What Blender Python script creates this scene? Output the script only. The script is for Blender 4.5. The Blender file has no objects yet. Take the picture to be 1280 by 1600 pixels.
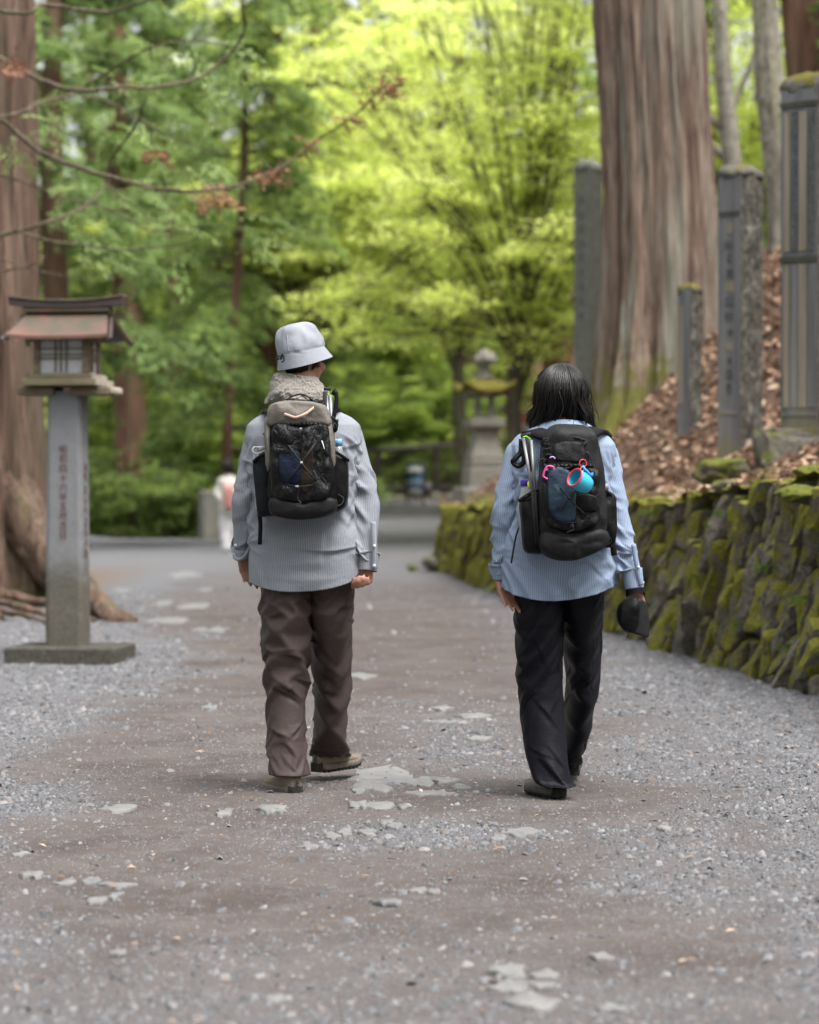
import bpy, math, random
import numpy as np
from mathutils import Vector, Matrix
PI = math.pi
scene = bpy.context.scene
COL = scene.collection

# ------------------------------------------------------------------ camera, sky, sun, exposure
F = 4267.0                       # focal length in photograph pixels (80 mm on a 24 mm wide frame)
CAMH, HOR = 1.21, 748.0
cd = bpy.data.cameras.new('camera')
cd.lens, cd.sensor_width, cd.sensor_fit = 80.0, 24.0, 'HORIZONTAL'
cd.clip_start, cd.clip_end = 0.1, 2000.0
cd.dof.use_dof = True
cd.dof.focus_distance = 10.35
cd.dof.aperture_fstop = 2.3
cam = bpy.data.objects.new('camera', cd); COL.objects.link(cam)
cam.location = (0, 0, CAMH)
cam.rotation_euler = (PI/2 - math.atan(52.0/F), 0, 0)
scene.camera = cam

SUN_EL, SUN_AZ = math.radians(65), math.radians(128)      # azimuth measured from +Y towards +X
w = bpy.data.worlds.new('World'); scene.world = w; w.use_nodes = True
nt = w.node_tree; nt.nodes.clear()
sky = nt.nodes.new('ShaderNodeTexSky'); sky.sky_type = 'NISHITA'; sky.sun_disc = False
sky.sun_elevation, sky.sun_rotation = SUN_EL, SUN_AZ
sky.air_density, sky.dust_density, sky.ozone_density = 1.0, 6.0, 1.0
hs = nt.nodes.new('ShaderNodeHueSaturation'); hs.inputs['Saturation'].default_value = 0.22
bgn = nt.nodes.new('ShaderNodeBackground'); bgn.inputs['Strength'].default_value = 0.15
wo = nt.nodes.new('ShaderNodeOutputWorld')
nt.links.new(sky.outputs[0], hs.inputs['Color']); nt.links.new(hs.outputs[0], bgn.inputs['Color'])
nt.links.new(bgn.outputs[0], wo.inputs['Surface'])
sd = bpy.data.lights.new('sun', 'SUN'); sd.energy = 1.2; sd.angle = math.radians(45); sd.color = (1.0, .97, .92)
sun = bpy.data.objects.new('sun', sd); COL.objects.link(sun)
sun.location = (20, 20, 40)
sdir = Vector((math.sin(SUN_AZ)*math.cos(SUN_EL), math.cos(SUN_AZ)*math.cos(SUN_EL), math.sin(SUN_EL)))
sun.rotation_euler = (-sdir).to_track_quat('-Z', 'Y').to_euler()
vs = scene.view_settings
vs.view_transform = 'Standard'; vs.look = 'None'; vs.gamma = 1.0; vs.exposure = 1.5; vs.use_curve_mapping = False
scene.cycles.use_denoising = True
scene.cycles.denoiser = 'OPENIMAGEDENOISE'
scene.cycles.max_bounces = 8; scene.cycles.transparent_max_bounces = 12
scene.cycles.transmission_bounces = 4; scene.cycles.sample_clamp_indirect = 6.0

# ------------------------------------------------------------------ helpers
rng = np.random.default_rng(7)
def W(px, py, Y):                # a point of the place seen at that pixel, Y metres ahead
    return np.array([(px-640.0)/F*Y, Y, CAMH-(py-HOR)/F*Y])
def G(px, py):                   # where the level path is seen at that pixel
    Y = CAMH*F/(py-HOR); return np.array([(px-640.0)/F*Y, Y])
def sst(x, a, b):
    t = np.clip((np.asarray(x, float)-a)/(b-a), 0, 1); return t*t*(3-2*t)
def _hash(i, j, k, s):
    h = (i*73856093) ^ (j*19349663) ^ (k*83492791) ^ (s*2654435761 & 0x7fffffff)
    h = (h ^ (h >> 13)) * 1274126177 & 0x7fffffffffff
    h = h ^ (h >> 16)
    return (h & 0xffff)/65535.0
def vnoise(p, s=0):              # value noise in -1..1, p (...,3)
    p = np.asarray(p, float); f0 = np.floor(p); fr = p-f0; fr = fr*fr*(3-2*fr)
    i, j, k = [f0[..., a].astype(np.int64)+100000 for a in range(3)]
    r = 0.0
    for a in (0, 1):
        for b in (0, 1):
            for c in (0, 1):
                wgt = (fr[..., 0] if a else 1-fr[..., 0])*(fr[..., 1] if b else 1-fr[..., 1])*(fr[..., 2] if c else 1-fr[..., 2])
                r = r + wgt*_hash(i+a, j+b, k+c, s)
    return 2*r-1
def fbm(p, o=4, s=0):
    p = np.asarray(p, float); r = 0; a = 1.0
    for q in range(o):
        r = r+a*vnoise(p*(2.0**q), s+q*17); a *= .5
    return r
def n2(x, y, sc=1.0, o=3, s=0):
    x, y = np.broadcast_arrays(np.asarray(x, float), np.asarray(y, float))
    return fbm(np.stack([x*sc, y*sc, np.full_like(x, .37)], -1), o, s)

def mesh(name, V, Fc, mat=None, parent=None, smooth=True, attrs=None, kind=None, uv=None, data_only=False):
    V = np.ascontiguousarray(np.asarray(V, np.float32).reshape(-1, 3))
    me = bpy.data.meshes.new(name)
    if isinstance(Fc, np.ndarray):
        nf, k = Fc.shape
        me.vertices.add(len(V)); me.vertices.foreach_set('co', V.ravel())
        me.loops.add(nf*k); me.loops.foreach_set('vertex_index', Fc.astype(np.int32).ravel())
        me.polygons.add(nf); me.polygons.foreach_set('loop_start', np.arange(0, nf*k, k, dtype=np.int32))
        me.update(calc_edges=True)
    else:
        me.from_pydata(V.tolist(), [], Fc)
    if smooth: me.polygons.foreach_set('use_smooth', np.ones(len(me.polygons), bool))
    if uv is not None:
        ul = me.uv_layers.new(name='UVMap')
        vi = np.empty(len(me.loops), np.int32); me.loops.foreach_get('vertex_index', vi)
        if len(uv) == len(V): ul.data.foreach_set('uv', np.asarray(uv, np.float32)[vi].ravel())
        else: ul.data.foreach_set('uv', np.asarray(uv, np.float32).ravel())
    for an, av in (attrs or {}).items():
        at = me.attributes.new(an, 'FLOAT', 'POINT'); at.data.foreach_set('value', np.asarray(av, np.float32).ravel())
    me.validate(); me.update()
    if mat is not None: me.materials.append(mat)
    if data_only: return me
    o = bpy.data.objects.new(name, me); COL.objects.link(o)
    if parent is not None: o.parent = parent
    if kind: o['kind'] = kind
    return o
def link(name, me, parent=None, loc=(0, 0, 0), rot=(0, 0, 0), sc=(1, 1, 1)):
    o = bpy.data.objects.new(name, me); COL.objects.link(o)
    if parent is not None: o.parent = parent
    o.location, o.rotation_euler, o.scale = loc, rot, sc
    return o
def tag(o, label=None, cat=None, group=None, kind=None):
    if label: o['label'] = label
    if cat: o['category'] = cat
    if group: o['group'] = group
    if kind: o['kind'] = kind
    return o
def thing(name, label, cat, loc=(0, 0, 0), group=None):
    o = bpy.data.objects.new(name, None); COL.objects.link(o); o.location = loc; o.empty_display_size = .2
    return tag(o, label, cat, group)
def part(name, V, Fc, mat, th, **kw):            # V in world coordinates; stored relative to the thing's base
    return mesh(name, np.asarray(V, float).reshape(-1, 3)-np.array(th.location), Fc, mat, th, **kw)
def gridf(r, c, closed=True, flip=False):
    i = np.arange(r-1)[:, None]; j = np.arange(c if closed else c-1)[None, :]
    j2 = (j+1) % c
    f = np.stack(np.broadcast_arrays(i*c+j, i*c+j2, (i+1)*c+j2, (i+1)*c+j), -1).reshape(-1, 4)
    return f[:, ::-1] if flip else f
def join(parts):                                  # [(V,F list/array)] -> one V, F list
    Vs, Fs, n = [], [], 0
    for V, Fc in parts:
        V = np.asarray(V, float).reshape(-1, 3)
        Fs += [tuple(int(a)+n for a in f) for f in Fc]; Vs.append(V); n += len(V)
    return np.concatenate(Vs), Fs
def smooth_path(P, n, closed=False):              # Catmull-Rom through P
    P = np.asarray(P, float); m = len(P)
    if closed: Q = np.concatenate([P[-1:], P, P[:2]]); segs = m
    else: Q = np.concatenate([2*P[:1]-P[1:2], P, 2*P[-1:]-P[-2:-1]]); segs = m-1
    t = np.linspace(0, segs, n, endpoint=not closed); i = np.minimum(t.astype(int), segs-1); u = (t-i)[:, None]
    a, b, c, d = Q[i], Q[i+1], Q[i+2], Q[i+3]
    return .5*((2*b)+(-a+c)*u+(2*a-5*b+4*c-d)*u*u+(-a+3*b-3*c+d)*u**3)
def interp(t, ks, vs_):
    vs_ = np.asarray(vs_, float); t = np.asarray(t, float)
    if vs_.ndim == 1: return np.interp(t, ks, vs_)
    return np.stack([np.interp(t, ks, vs_[:, k]) for k in range(vs_.shape[1])], -1)
def frames(P):
    P = np.asarray(P, float); T = np.gradient(P, axis=0); T /= np.linalg.norm(T, axis=1)[:, None]+1e-9
    u = np.cross(T[0], [0, 1, 0.02]); 
    if np.linalg.norm(u) < .1: u = np.cross(T[0], [1, 0, 0])
    U = []
    for t in T:
        u = u-t*np.dot(u, t); u = u/(np.linalg.norm(u)+1e-9); U.append(u)
    U = np.array(U); return T, U, np.cross(T, U)
def tube(P, R, n=8, cap=True, ell=1.0, closed=False):
    P = np.asarray(P, float); m = len(P); R = np.broadcast_to(np.asarray(R, float), (m,))
    T, U, B = frames(P)
    a = np.linspace(0, 2*PI, n, endpoint=False)
    V = P[:, None]+R[:, None, None]*(np.cos(a)[None, :, None]*U[:, None]+ell*np.sin(a)[None, :, None]*B[:, None])
    Fc = gridf(m, n).tolist(); V = V.reshape(-1, 3)
    if closed: Fc += [(( m-1)*n+j, (m-1)*n+(j+1) % n, (j+1) % n, j) for j in range(n)]
    elif cap:
        Fc.append(list(range(n))[::-1]); Fc.append([(m-1)*n+j for j in range(n)])
    return V, Fc
def box(c, s, rz=0.0, bev=0.0):
    c = np.asarray(c, float); hx, hy, hz = np.asarray(s, float)/2
    if bev <= 0:
        V = np.array([[x, y, z] for z in (-hz, hz) for x, y in ((-hx, -hy), (hx, -hy), (hx, hy), (-hx, hy))])
        Fc = [(3, 2, 1, 0), (4, 5, 6, 7)]+[(i, (i+1) % 4, 4+(i+1) % 4, 4+i) for i in range(4)]
    else:
        b = min(bev, hx*.9, hy*.9, hz*.9)
        def ring(ix, iy, z):
            return [(-ix, -iy+b, z), (-ix+b, -iy, z), (ix-b, -iy, z), (ix, -iy+b, z), (ix, iy-b, z), (ix-b, iy, z), (-ix+b, iy, z), (-ix, iy-b, z)]
        V = np.array(ring(hx-b, hy-b, -hz)+ring(hx, hy, -hz+b)+ring(hx, hy, hz-b)+ring(hx-b, hy-b, hz))
        Fc = gridf(4, 8).tolist()+[list(range(8))[::-1], [24+i for i in range(8)]]
    if rz:
        cs, sn = math.cos(rz), math.sin(rz); V = np.stack([V[:, 0]*cs-V[:, 1]*sn, V[:, 0]*sn+V[:, 1]*cs, V[:, 2]], -1)
    return V+c, Fc
def loft_rings(rings, cap=True):                  # list of equal-count closed rings
    n = len(rings[0]); V = np.concatenate([np.asarray(r, float) for r in rings])
    Fc = gridf(len(rings), n).tolist()
    if cap: Fc += [list(range(n))[::-1], [(len(rings)-1)*n+i for i in range(n)]]
    return V, Fc
def resample(poly, n):
    P = np.asarray(poly, float); Q = np.concatenate([P, P[:1]])
    d = np.r_[0, np.cumsum(np.linalg.norm(np.diff(Q, axis=0), axis=1))]
    t = np.linspace(0, d[-1], n, endpoint=False); return interp(t, d, Q)

# ------------------------------------------------------------------ node materials
class Mat:
    def __init__(s, name, rough=.8, spec=.3):
        s.m = bpy.data.materials.new(name); s.m.use_nodes = True; s.t = s.m.node_tree; s.t.nodes.clear()
        s.o = s.t.nodes.new('ShaderNodeOutputMaterial'); s.p = s.t.nodes.new('ShaderNodeBsdfPrincipled')
        s.t.links.new(s.p.outputs[0], s.o.inputs['Surface'])
        s.p.inputs['Roughness'].default_value = rough; s.p.inputs['Specular IOR Level'].default_value = spec
        s.tc = s.t.nodes.new('ShaderNodeTexCoord'); s.rnd = None
    def n(s, typ, **kw):
        x = s.t.nodes.new('ShaderNode'+typ)
        for k, v in kw.items(): setattr(x, k, v)
        return x
    def put(s, sock, v):
        if hasattr(v, 'is_linked') or isinstance(v, bpy.types.NodeSocket): s.t.links.new(v, sock)
        elif isinstance(v, (tuple, list)) and len(v) == 3 and sock.type == 'RGBA': sock.default_value = (*v, 1)
        else: sock.default_value = v
        return s
    def coord(s, scale=(1, 1, 1), src='Object', rot=(0, 0, 0)):
        mp = s.n('Mapping'); s.t.links.new(s.tc.outputs[src], mp.inputs[0]); mp.inputs['Scale'].default_value = scale
        mp.inputs['Rotation'].default_value = rot
        return mp.outputs[0]
    def random(s):
        if s.rnd is None: s.rnd = s.n('ObjectInfo').outputs['Random']
        return s.rnd
    def noise(s, scale, detail=4, rough=.55, co=None, per=False, dist=0.0):
        x = s.n('TexNoise'); x.inputs['Scale'].default_value = scale; x.inputs['Detail'].default_value = detail
        x.inputs['Roughness'].default_value = rough; x.inputs['Distortion'].default_value = dist
        s.t.links.new(co if co is not None else s.tc.outputs['Object'], x.inputs['Vector'])
        if per:
            x.noise_dimensions = '4D'; s.t.links.new(s.math('MULTIPLY', s.random(), 37.0), x.inputs['W'])
        return x.outputs['Fac']
    def voro(s, scale, co=None, feature='F1', out='Distance'):
        x = s.n('TexVoronoi', feature=feature); x.inputs['Scale'].default_value = scale
        s.t.links.new(co if co is not None else s.tc.outputs['Object'], x.inputs['Vector']); return x.outputs[out]
    def math(s, op, a, b=0.0, clamp=False):
        x = s.n('Math', operation=op, use_clamp=clamp); s.put(x.inputs[0], a); s.put(x.inputs[1], b); return x.outputs[0]
    def ramp(s, fac, stops, interp='LINEAR'):
        x = s.n('ValToRGB'); cr = x.color_ramp; cr.interpolation = interp
        while len(cr.elements) < len(stops): cr.elements.new(.5)
        for e, (p, c) in zip(cr.elements, stops):
            e.position = p; e.color = (*c, 1) if isinstance(c, (tuple, list)) else (c, c, c, 1)
        s.put(x.inputs[0], fac); return x.outputs[0]
    def mix(s, fac, a, b, blend='MIX'):
        x = s.n('Mix', data_type='RGBA', blend_type=blend)
        s.put(x.inputs[0], fac); s.put(x.inputs[6], a); s.put(x.inputs[7], b); return x.outputs[2]
    def attr(s, name):
        x = s.n('Attribute', attribute_name=name); return x.outputs['Fac']
    def up(s):                                     # how far a face looks up, 0..1
        g = s.n('NewGeometry'); sp = s.n('SeparateXYZ'); s.t.links.new(g.outputs['Normal'], sp.inputs[0]); return sp.outputs['Z']
    def axis(s, k, src='Object'):
        sp = s.n('SeparateXYZ'); s.t.links.new(s.tc.outputs[src], sp.inputs[0]); return sp.outputs[k]
    def bump(s, h, strength=.5, dist=.01, nrm=None):
        b = s.n('Bump'); b.inputs['Strength'].default_value = strength; b.inputs['Distance'].default_value = dist
        s.put(b.inputs['Height'], h)
        if nrm is not None: s.t.links.new(nrm, b.inputs['Normal'])
        return b.outputs[0]
    def set(s, **kw):
        for k, v in kw.items(): s.put(s.p.inputs[{'color': 'Base Color', 'rough': 'Roughness', 'normal': 'Normal', 'metal': 'Metallic', 'alpha': 'Alpha',
                                                 'sheen': 'Sheen Weight', 'coat': 'Coat Weight', 'trans': 'Transmission Weight'}[k]], v)
        return s.m
def plain(name, c, rough=.7, spec=.3, var=.25, scale=30, bump=.15, metal=0.0, dist=.004):
    m = Mat(name, rough, spec)
    nz = m.noise(scale, 5)
    lo = tuple(x*(1-var) for x in c); hi = tuple(min(1, x*(1+var)) for x in c)
    return m.set(color=m.ramp(nz, [(.25, lo), (.75, hi)]), normal=m.bump(nz, bump, dist), metal=metal)
def foliage(name, stops, trans=.45, rough=.6):
    m = Mat(name, rough, .25); t = m.attr('tint'); c = m.ramp(t, stops); m.set(color=c)
    tr = m.n('BsdfTranslucent'); m.put(tr.inputs[0], c); ms = m.n('MixShader'); ms.inputs[0].default_value = trans
    m.t.links.new(m.p.outputs[0], ms.inputs[1]); m.t.links.new(tr.outputs[0], ms.inputs[2]); m.t.links.new(ms.outputs[0], m.o.inputs['Surface'])
    return m.m
# ------------------------------------------------------------------ terrain shape
_WY = [12.5, 15.3, 18, 21.8, 27, 32, 36.5, 37.6]; _WX = [2.59, 2.30, 1.95, 1.62, 1.12, .70, .42, .50]
def wx(Y): return np.interp(Y, _WY, _WX)
def hw(Y): return np.interp(Y, [12.5, 15.3, 20.5, 36.5], [1.32, 1.22, 1.0, .80])
def gz(x, y):
    x, y = np.broadcast_arrays(np.asarray(x, float), np.asarray(y, float))
    z = .015*n2(x, y, .9, 3, 3)+.004*n2(x, y, 6, 2, 5)
    z = z+.62*sst(y, 38, 70)*sst(x, -4.2, -1.4)
    z = z-1.6*sst(y, 55.5, 64)*(1-sst(x, -4.0, -1.6))
    z = z+.13*sst(-x, 2.3, 3.6)*sst(y, 20, 22.5)*(1-sst(y, 26, 30))       # round the roots of the left cedar
    z = z+np.maximum(0, y-74)*.30*sst(y, 74, 82)+np.maximum(0, -x-6)*.10*sst(y, 30, 60)
    z = np.minimum(z, 14+.5*n2(x, y, .1, 2, 9))
    return z+.25*n2(x, y, .25, 3, 11)*sst(y, 74, 84)
def gm(x, y):                                      # gravel mask, light painted in far off: loose gravel (1) or trodden earth (0)
    x, y = np.broadcast_arrays(np.asarray(x, float), np.asarray(y, float))
    nn = .30*n2(x, y, 1.4, 4, 21)+.14*n2(x, y, 6, 2, 22)
    xr = np.interp(y, [6, 7.4, 9.5, 11.4, 14, 20, 26, 36], [.75, .85, 1.0, .95, .88, 1.0, .75, .2])
    r = sst(x-xr+nn*1.4, -.35, .60)
    xl = np.interp(y, [6, 8, 11.4, 14, 17, 20, 26], [-1.15, -1.3, -1.5, -1.55, -1.3, -1.5, -2.4])
    l = sst(xl-x+nn*1.3, -.35, .45)
    b = .30*sst(6.85-y+nn*1.6, -.5, .7)
    c = .75*np.exp(-((x-.05)/.42)**2-((y-9.25)/.36)**2)+.5*np.exp(-((x-.25)/.35)**2-((y-12.6)/1.6)**2)
    far = .85*sst(y, 22, 40)  # lightens the far path, painting in light from the open sky
    return np.clip(np.maximum.reduce([r, l, b, c*(1+nn*2), far*(1+nn)]), 0, 1)

# ground material: trodden brown-grey earth, grey grit where gravel lies and as painted light far off
m = Mat('path_earth', .92, .2)
nA = m.noise(1.7, 6, .6); nB = m.noise(55, 4, .7); nC = m.noise(260, 3, .7); nD = m.noise(7, 5, .65)
earth = m.mix(m.ramp(nA, [(.36, 0), (.66, 1)]), (.104, .087, .080), (.060, .046, .041))
earth = m.mix(m.ramp(nD, [(.5, 0), (.72, .75)]), earth, (.13, .119, .117))
earth = m.mix(m.ramp(nB, [(.45, 0), (.75, .7)]), earth, (.06, .05, .046))
grit = m.ramp(nC, [(.30, (.042, .042, .045)), (.5, (.105, .104, .112)), (.68, (.215, .215, .228))])
spk = m.ramp(m.voro(95), [(.10, 1), (.2, 0)])
cc = m.mix(m.attr('gravel'), earth, grit)
cc = m.mix(m.math('MULTIPLY', spk, .5), cc, (.20, .196, .20))
lf = m.attr('litter')
lit = m.ramp(m.noise(14, 6, .75), [(.3, (.05, .032, .02)), (.5, (.14, .08, .045)), (.62, (.06, .075, .02)), (.8, (.22, .14, .08))])
cc = m.mix(lf, cc, lit)
MAT_GROUND = m.set(color=cc, normal=m.bump(nC, .5, .006, m.bump(nB, .55, .012)))

X = np.unique(np.r_[np.linspace(-120, -8, 30), np.linspace(-8, -3.4, 30), np.linspace(-3.4, 3.2, 130), np.linspace(3.2, 10, 30), np.linspace(10, 120, 28)])
Y = np.unique(np.r_[np.linspace(-30, 5.4, 14), 5.4*np.exp(np.linspace(0, math.log(110/5.4), 380)), np.linspace(110, 300, 20)])
GX, GY = np.meshgrid(X, Y)
gzv = gz(GX, GY)
litter = np.maximum(sst(GY, 73, 77), np.maximum(sst(GY, 55, 58)*(1-sst(GX, -4.0, -2.0)), sst(GX-wx(GY), .1, .3)*sst(GY, 37.5, 41)))
litter = np.maximum(litter, sst(-GX, 3.0, 4.2)*sst(GY, 18.5, 23)*(1-sst(GY, 32, 40))*.9)
ground = mesh('ground', np.stack([GX, GY, gzv], -1), gridf(len(Y), len(X), False), MAT_GROUND, attrs={'gravel': gm(GX, GY), 'litter': litter}, kind='structure')

# ------------------------------------------------------------------ loose gravel: flat angular chips, each with its own tint
def chips(pts, size, flat, rs, tintlo=0.0, tinthi=1.0):
    n = len(pts)
    base = np.array([[-1, -1, -1], [1, -1, -1], [1, 1, -1], [-1, 1, -1], [-.62, -.62, 1], [.62, -.62, 1], [.62, .62, 1], [-.62, .62, 1]], float)
    V = base[None]*(1+rs.uniform(-.42, .30, (n, 8, 3)))
    V = V*np.stack([size*rs.uniform(.55, 1.25, n), size*rs.uniform(.5, .95, n), size*flat*rs.uniform(.5, 1.5, n)], -1)[:, None]*.5
    a = rs.uniform(0, 2*PI, n); tx = rs.normal(0, .25, n); ty = rs.normal(0, .25, n)
    V[..., 2] += V[..., 0]*tx[:, None]+V[..., 1]*ty[:, None]
    c, s = np.cos(a)[:, None], np.sin(a)[:, None]
    V = np.stack([V[..., 0]*c-V[..., 1]*s, V[..., 0]*s+V[..., 1]*c, V[..., 2]], -1)+pts[:, None]
    f = np.array([[4, 5, 6, 7], [0, 1, 5, 4], [1, 2, 6, 5], [2, 3, 7, 6], [3, 0, 4, 7]])
    Fc = (f[None]+8*np.arange(n)[:, None, None]).reshape(-1, 4)
    return V.reshape(-1, 3), Fc, np.repeat(rs.uniform(tintlo, tinthi, n), 8)
m = Mat('gravel_stone', .75, .35)
t = m.attr('tint')
cs = m.ramp(t, [(0, (.014, .015, .017)), (.2, (.034, .035, .040)), (.5, (.074, .075, .083)), (.76, (.13, .13, .142)), (.9, (.21, .208, .216)), (.94, (.14, .09, .062)), (1, (.25, .247, .245))])
MAT_GRAVEL = m.set(color=m.mix(.35, cs, m.ramp(m.noise(160, 4), [(.3, (.05, .05, .05)), (.7, (.27, .27, .28))])), normal=m.bump(m.noise(300, 3), .3, .003))
rs = np.random.default_rng(11)
n = 460000
yy = 5.6*np.exp(rs.uniform(0, math.log(30/5.6), n)); xx = rs.uniform(-1, 1, n)*.165*yy
ok = xx < wx(yy)-.02; xx, yy = xx[ok], yy[ok]
g = gm(xx, yy); u = rs.uniform(0, 1, len(xx))
dens = np.where(yy < 13, 1, (13/yy)**1.0)
keep = u < (.022+.36*g**1.2)*dens; xx, yy, g = xx[keep], yy[keep], g[keep]
sz = np.clip(rs.lognormal(math.log(.0098), .5, len(xx)), .005, .034)*np.interp(yy, [6, 12, 24], [.95, 1.15, 1.9])
P = np.stack([xx, yy, gz(xx, yy)+sz*.10], -1)
gv, gf, gt = chips(P, sz, .42, rs)
mesh('gravel', gv, gf, MAT_GRAVEL, smooth=False, attrs={'tint': gt})
tag(bpy.data.objects['gravel'], 'loose grey angular gravel strewn along both sides of the path', 'gravel', kind='stuff')
print('gravel chips', len(xx))
# fine grit trodden into the earth
n = 150000
yy = 5.7*np.exp(rs.uniform(0, math.log(15/5.7), n)); xx = rs.uniform(-1, 1, n)*.165*yy; u = rs.uniform(0, 1, n)
kp = (u < .30+.45*np.clip(n2(xx, yy, 2.3, 3, 91)+.2, 0, 1)) & (xx < wx(yy)); xx, yy = xx[kp], yy[kp]; n = len(xx)
sz = rs.uniform(.003, .0078, n)*np.interp(yy, [6, 15], [.9, 1.5]); a = rs.uniform(0, 2*PI, n); q = np.array([0, PI/2, PI, 1.5*PI])[None]+a[:, None]+rs.normal(0, .25, (n, 4))
rr = sz[:, None]*rs.uniform(.5, 1.2, (n, 4))*.6; zg = gz(xx, yy)
Vq = np.stack([xx[:, None]+rr*np.cos(q), yy[:, None]+rr*np.sin(q), np.broadcast_to(zg[:, None]-.001, (n, 4))], -1); ap = np.stack([xx, yy, zg+sz*.5], -1)[:, None]
V = np.concatenate([Vq, ap], 1).reshape(-1, 3); Fc = (np.array([[0, 1, 4], [1, 2, 4], [2, 3, 4], [3, 0, 4]])[None]+5*np.arange(n)[:, None, None]).reshape(-1, 3)
o = mesh('grit', V, Fc, MAT_GRAVEL, smooth=False, attrs={'tint': np.repeat(np.clip(rs.beta(1.6, 1.8, n), 0, .92), 5)})
tag(o, 'fine grey grit trodden into the brown earth of the path', 'grit', kind='stuff'); print('grit', n)
# fallen leaves and needles on the path
MAT_DRY = foliage('dry_leaf', [(0, (.07, .04, .024)), (.4, (.20, .115, .072)), (.75, (.36, .235, .16)), (1, (.52, .40, .30))], .15, .8)
def leafquads(P, size, rs, up=.6, aspect=.55, curl=.25):
    n = len(P); P = np.asarray(P, float)
    d = rs.normal(0, 1, (n, 3)); d[:, 2] *= (1-up); d /= np.linalg.norm(d, axis=1)[:, None]+1e-9
    nn = rs.normal(0, 1, (n, 3))*(1-up); nn[:, 2] += up*1.5+1e-3
    s = np.cross(nn, d); s /= np.linalg.norm(s, axis=1)[:, None]+1e-9
    nn = np.cross(d, s); size = np.broadcast_to(size, (n,))[:, None]
    L = d*size*.5; S = s*size*aspect*.5; C = nn*size*curl
    V = np.stack([P-L, P+S+C*.5, P+L+C*.2, P-S+C*.5], 1)
    Fc = (np.array([[0, 1, 2], [0, 2, 3]])[None]+4*np.arange(n)[:, None, None]).reshape(-1, 3)
    return V.reshape(-1, 3), Fc
n = 2600
ly = 6*np.exp(rs.uniform(0, math.log(30/6), n)); lx = rs.uniform(-.16, .16, n)*ly
dw = wx(ly)-lx
pk = (dw > .05) & (rs.uniform(0, 1, n) < np.clip(.12+.9*np.exp(-dw/.45), 0, 1)); lx, ly = lx[pk], ly[pk]
lv, lF = leafquads(np.stack([lx, ly, gz(lx, ly)+.012], -1), rs.uniform(.012, .045, len(lx)), rs, .85, .4, .2)
o = mesh('fallen_leaves', lv, lF, MAT_DRY, smooth=False, attrs={'tint': np.repeat(rs.uniform(0, 1, len(lx)), 4)})
tag(o, 'small dry brown leaves scattered over the gravel path', 'leaves', kind='stuff')

# ------------------------------------------------------------------ pale bedrock slabs showing through the path
m = Mat('bedrock', .7, .35)
MAT_ROCK = m.set(color=m.mix(m.ramp(m.noise(9, 6, .7, per=True), [(.35, 0), (.7, 1)]), (.115, .115, .12), (.20, .193, .183)),
                 normal=m.bump(m.noise(40, 5, .65), .5, .012))
def slab(cx, cy, w_, d_, h=.02, seed=0):
    r_ = np.random.default_rng(seed); n_ = 13; a = np.sort(np.linspace(0, 2*PI, n_, endpoint=False)+r_.uniform(-.12, .12, n_))
    r0 = 1+r_.uniform(-.45, .28, n_)
    o2 = np.stack([np.cos(a)*w_/2*r0, np.sin(a)*d_/2*r0], -1)
    rings = []
    for k, (s_, z_) in enumerate(((1.05, -.03), (1.0, h*.6), (.94, h*.95), (.55, h), (.2, h*1.02))):
        q = o2*s_; zz = z_+(r_.normal(0, h*.16, n_) if k > 0 else 0)
        rings.append(np.stack([q[:, 0], q[:, 1], np.broadcast_to(zz, (n_,))], -1))
    rings = [np.concatenate([r__[:1]*0+resample(r__, 39)]) for r__ in rings]; rings = [r__+(np.stack([fbm(r__*30+k_*9, 3) for k_ in range(3)], -1)*np.array([.006, .006, .0025]) if i_ > 0 else 0) for i_, r__ in enumerate(rings)]
    V, Fc = loft_rings(rings)
    V = V+np.array([cx, cy, gz(cx, cy)]); return V, Fc
SL = [(598, 1212, 95, 30), (580, 1232, 70, 22), (655, 1224, 50, 16), (694, 1222, 46, 12), (668, 1244, 75, 9), (597, 1262, 55, 11), (632, 1266, 24, 8), (560, 1262, 30, 10),
      (606, 1291, 26, 12), (575, 1303, 35, 9), (618, 1297, 25, 8), (540, 1304, 22, 10), (520, 1308, 26, 12), (190, 1264, 62, 11), (352, 1271, 30, 10), (428, 1268, 52, 10), (486, 1324, 42, 8),
      (812, 1307, 62, 12), (782, 1315, 24, 10), (606, 1413, 42, 8), (700, 1131, 78, 7), (738, 1124, 60, 6), (748, 1154, 40, 7), (690, 1112, 40, 6), (102, 1375, 34, 9), (182, 1380, 60, 8),
      (145, 1374, 30, 8), (48, 1364, 36, 9), (35, 1330, 22, 11), (150, 1404, 30, 10), (180, 1398, 22, 12), (792, 1518, 75, 18), (796, 1541, 62, 22), (852, 1524, 40, 16), (850, 1545, 46, 10),
      (830, 1568, 80, 26), (655, 1390, 26, 8), (680, 1392, 18, 8), (186, 1488, 26, 10), (285, 898, 52, 9), (185, 924, 34, 13), (320, 921, 22, 8), (262, 968, 60, 12), (300, 950, 50, 9),
      (330, 985, 56, 8), (255, 944, 30, 9), (560, 1058, 60, 8), (330, 1110, 30, 7), (560, 1240, 26, 10), (720, 1233, 30, 8), (940, 1500, 34, 9),
      (1040, 1300, 24, 8), (960, 1575, 50, 14), (430, 1560, 30, 12)]
for k, (px, py, pw, ph) in enumerate(SL):
    gx, gy = G(px, py); sc_ = F/gy
    V, Fc = slab(gx, gy, pw/sc_, max(ph*gy*gy/(CAMH*F)*1.0, pw/sc_*.35), .006+.0025*(k % 4), 100+k)
    mesh('stone', V, Fc, MAT_ROCK, ground, smooth=True)

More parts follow.
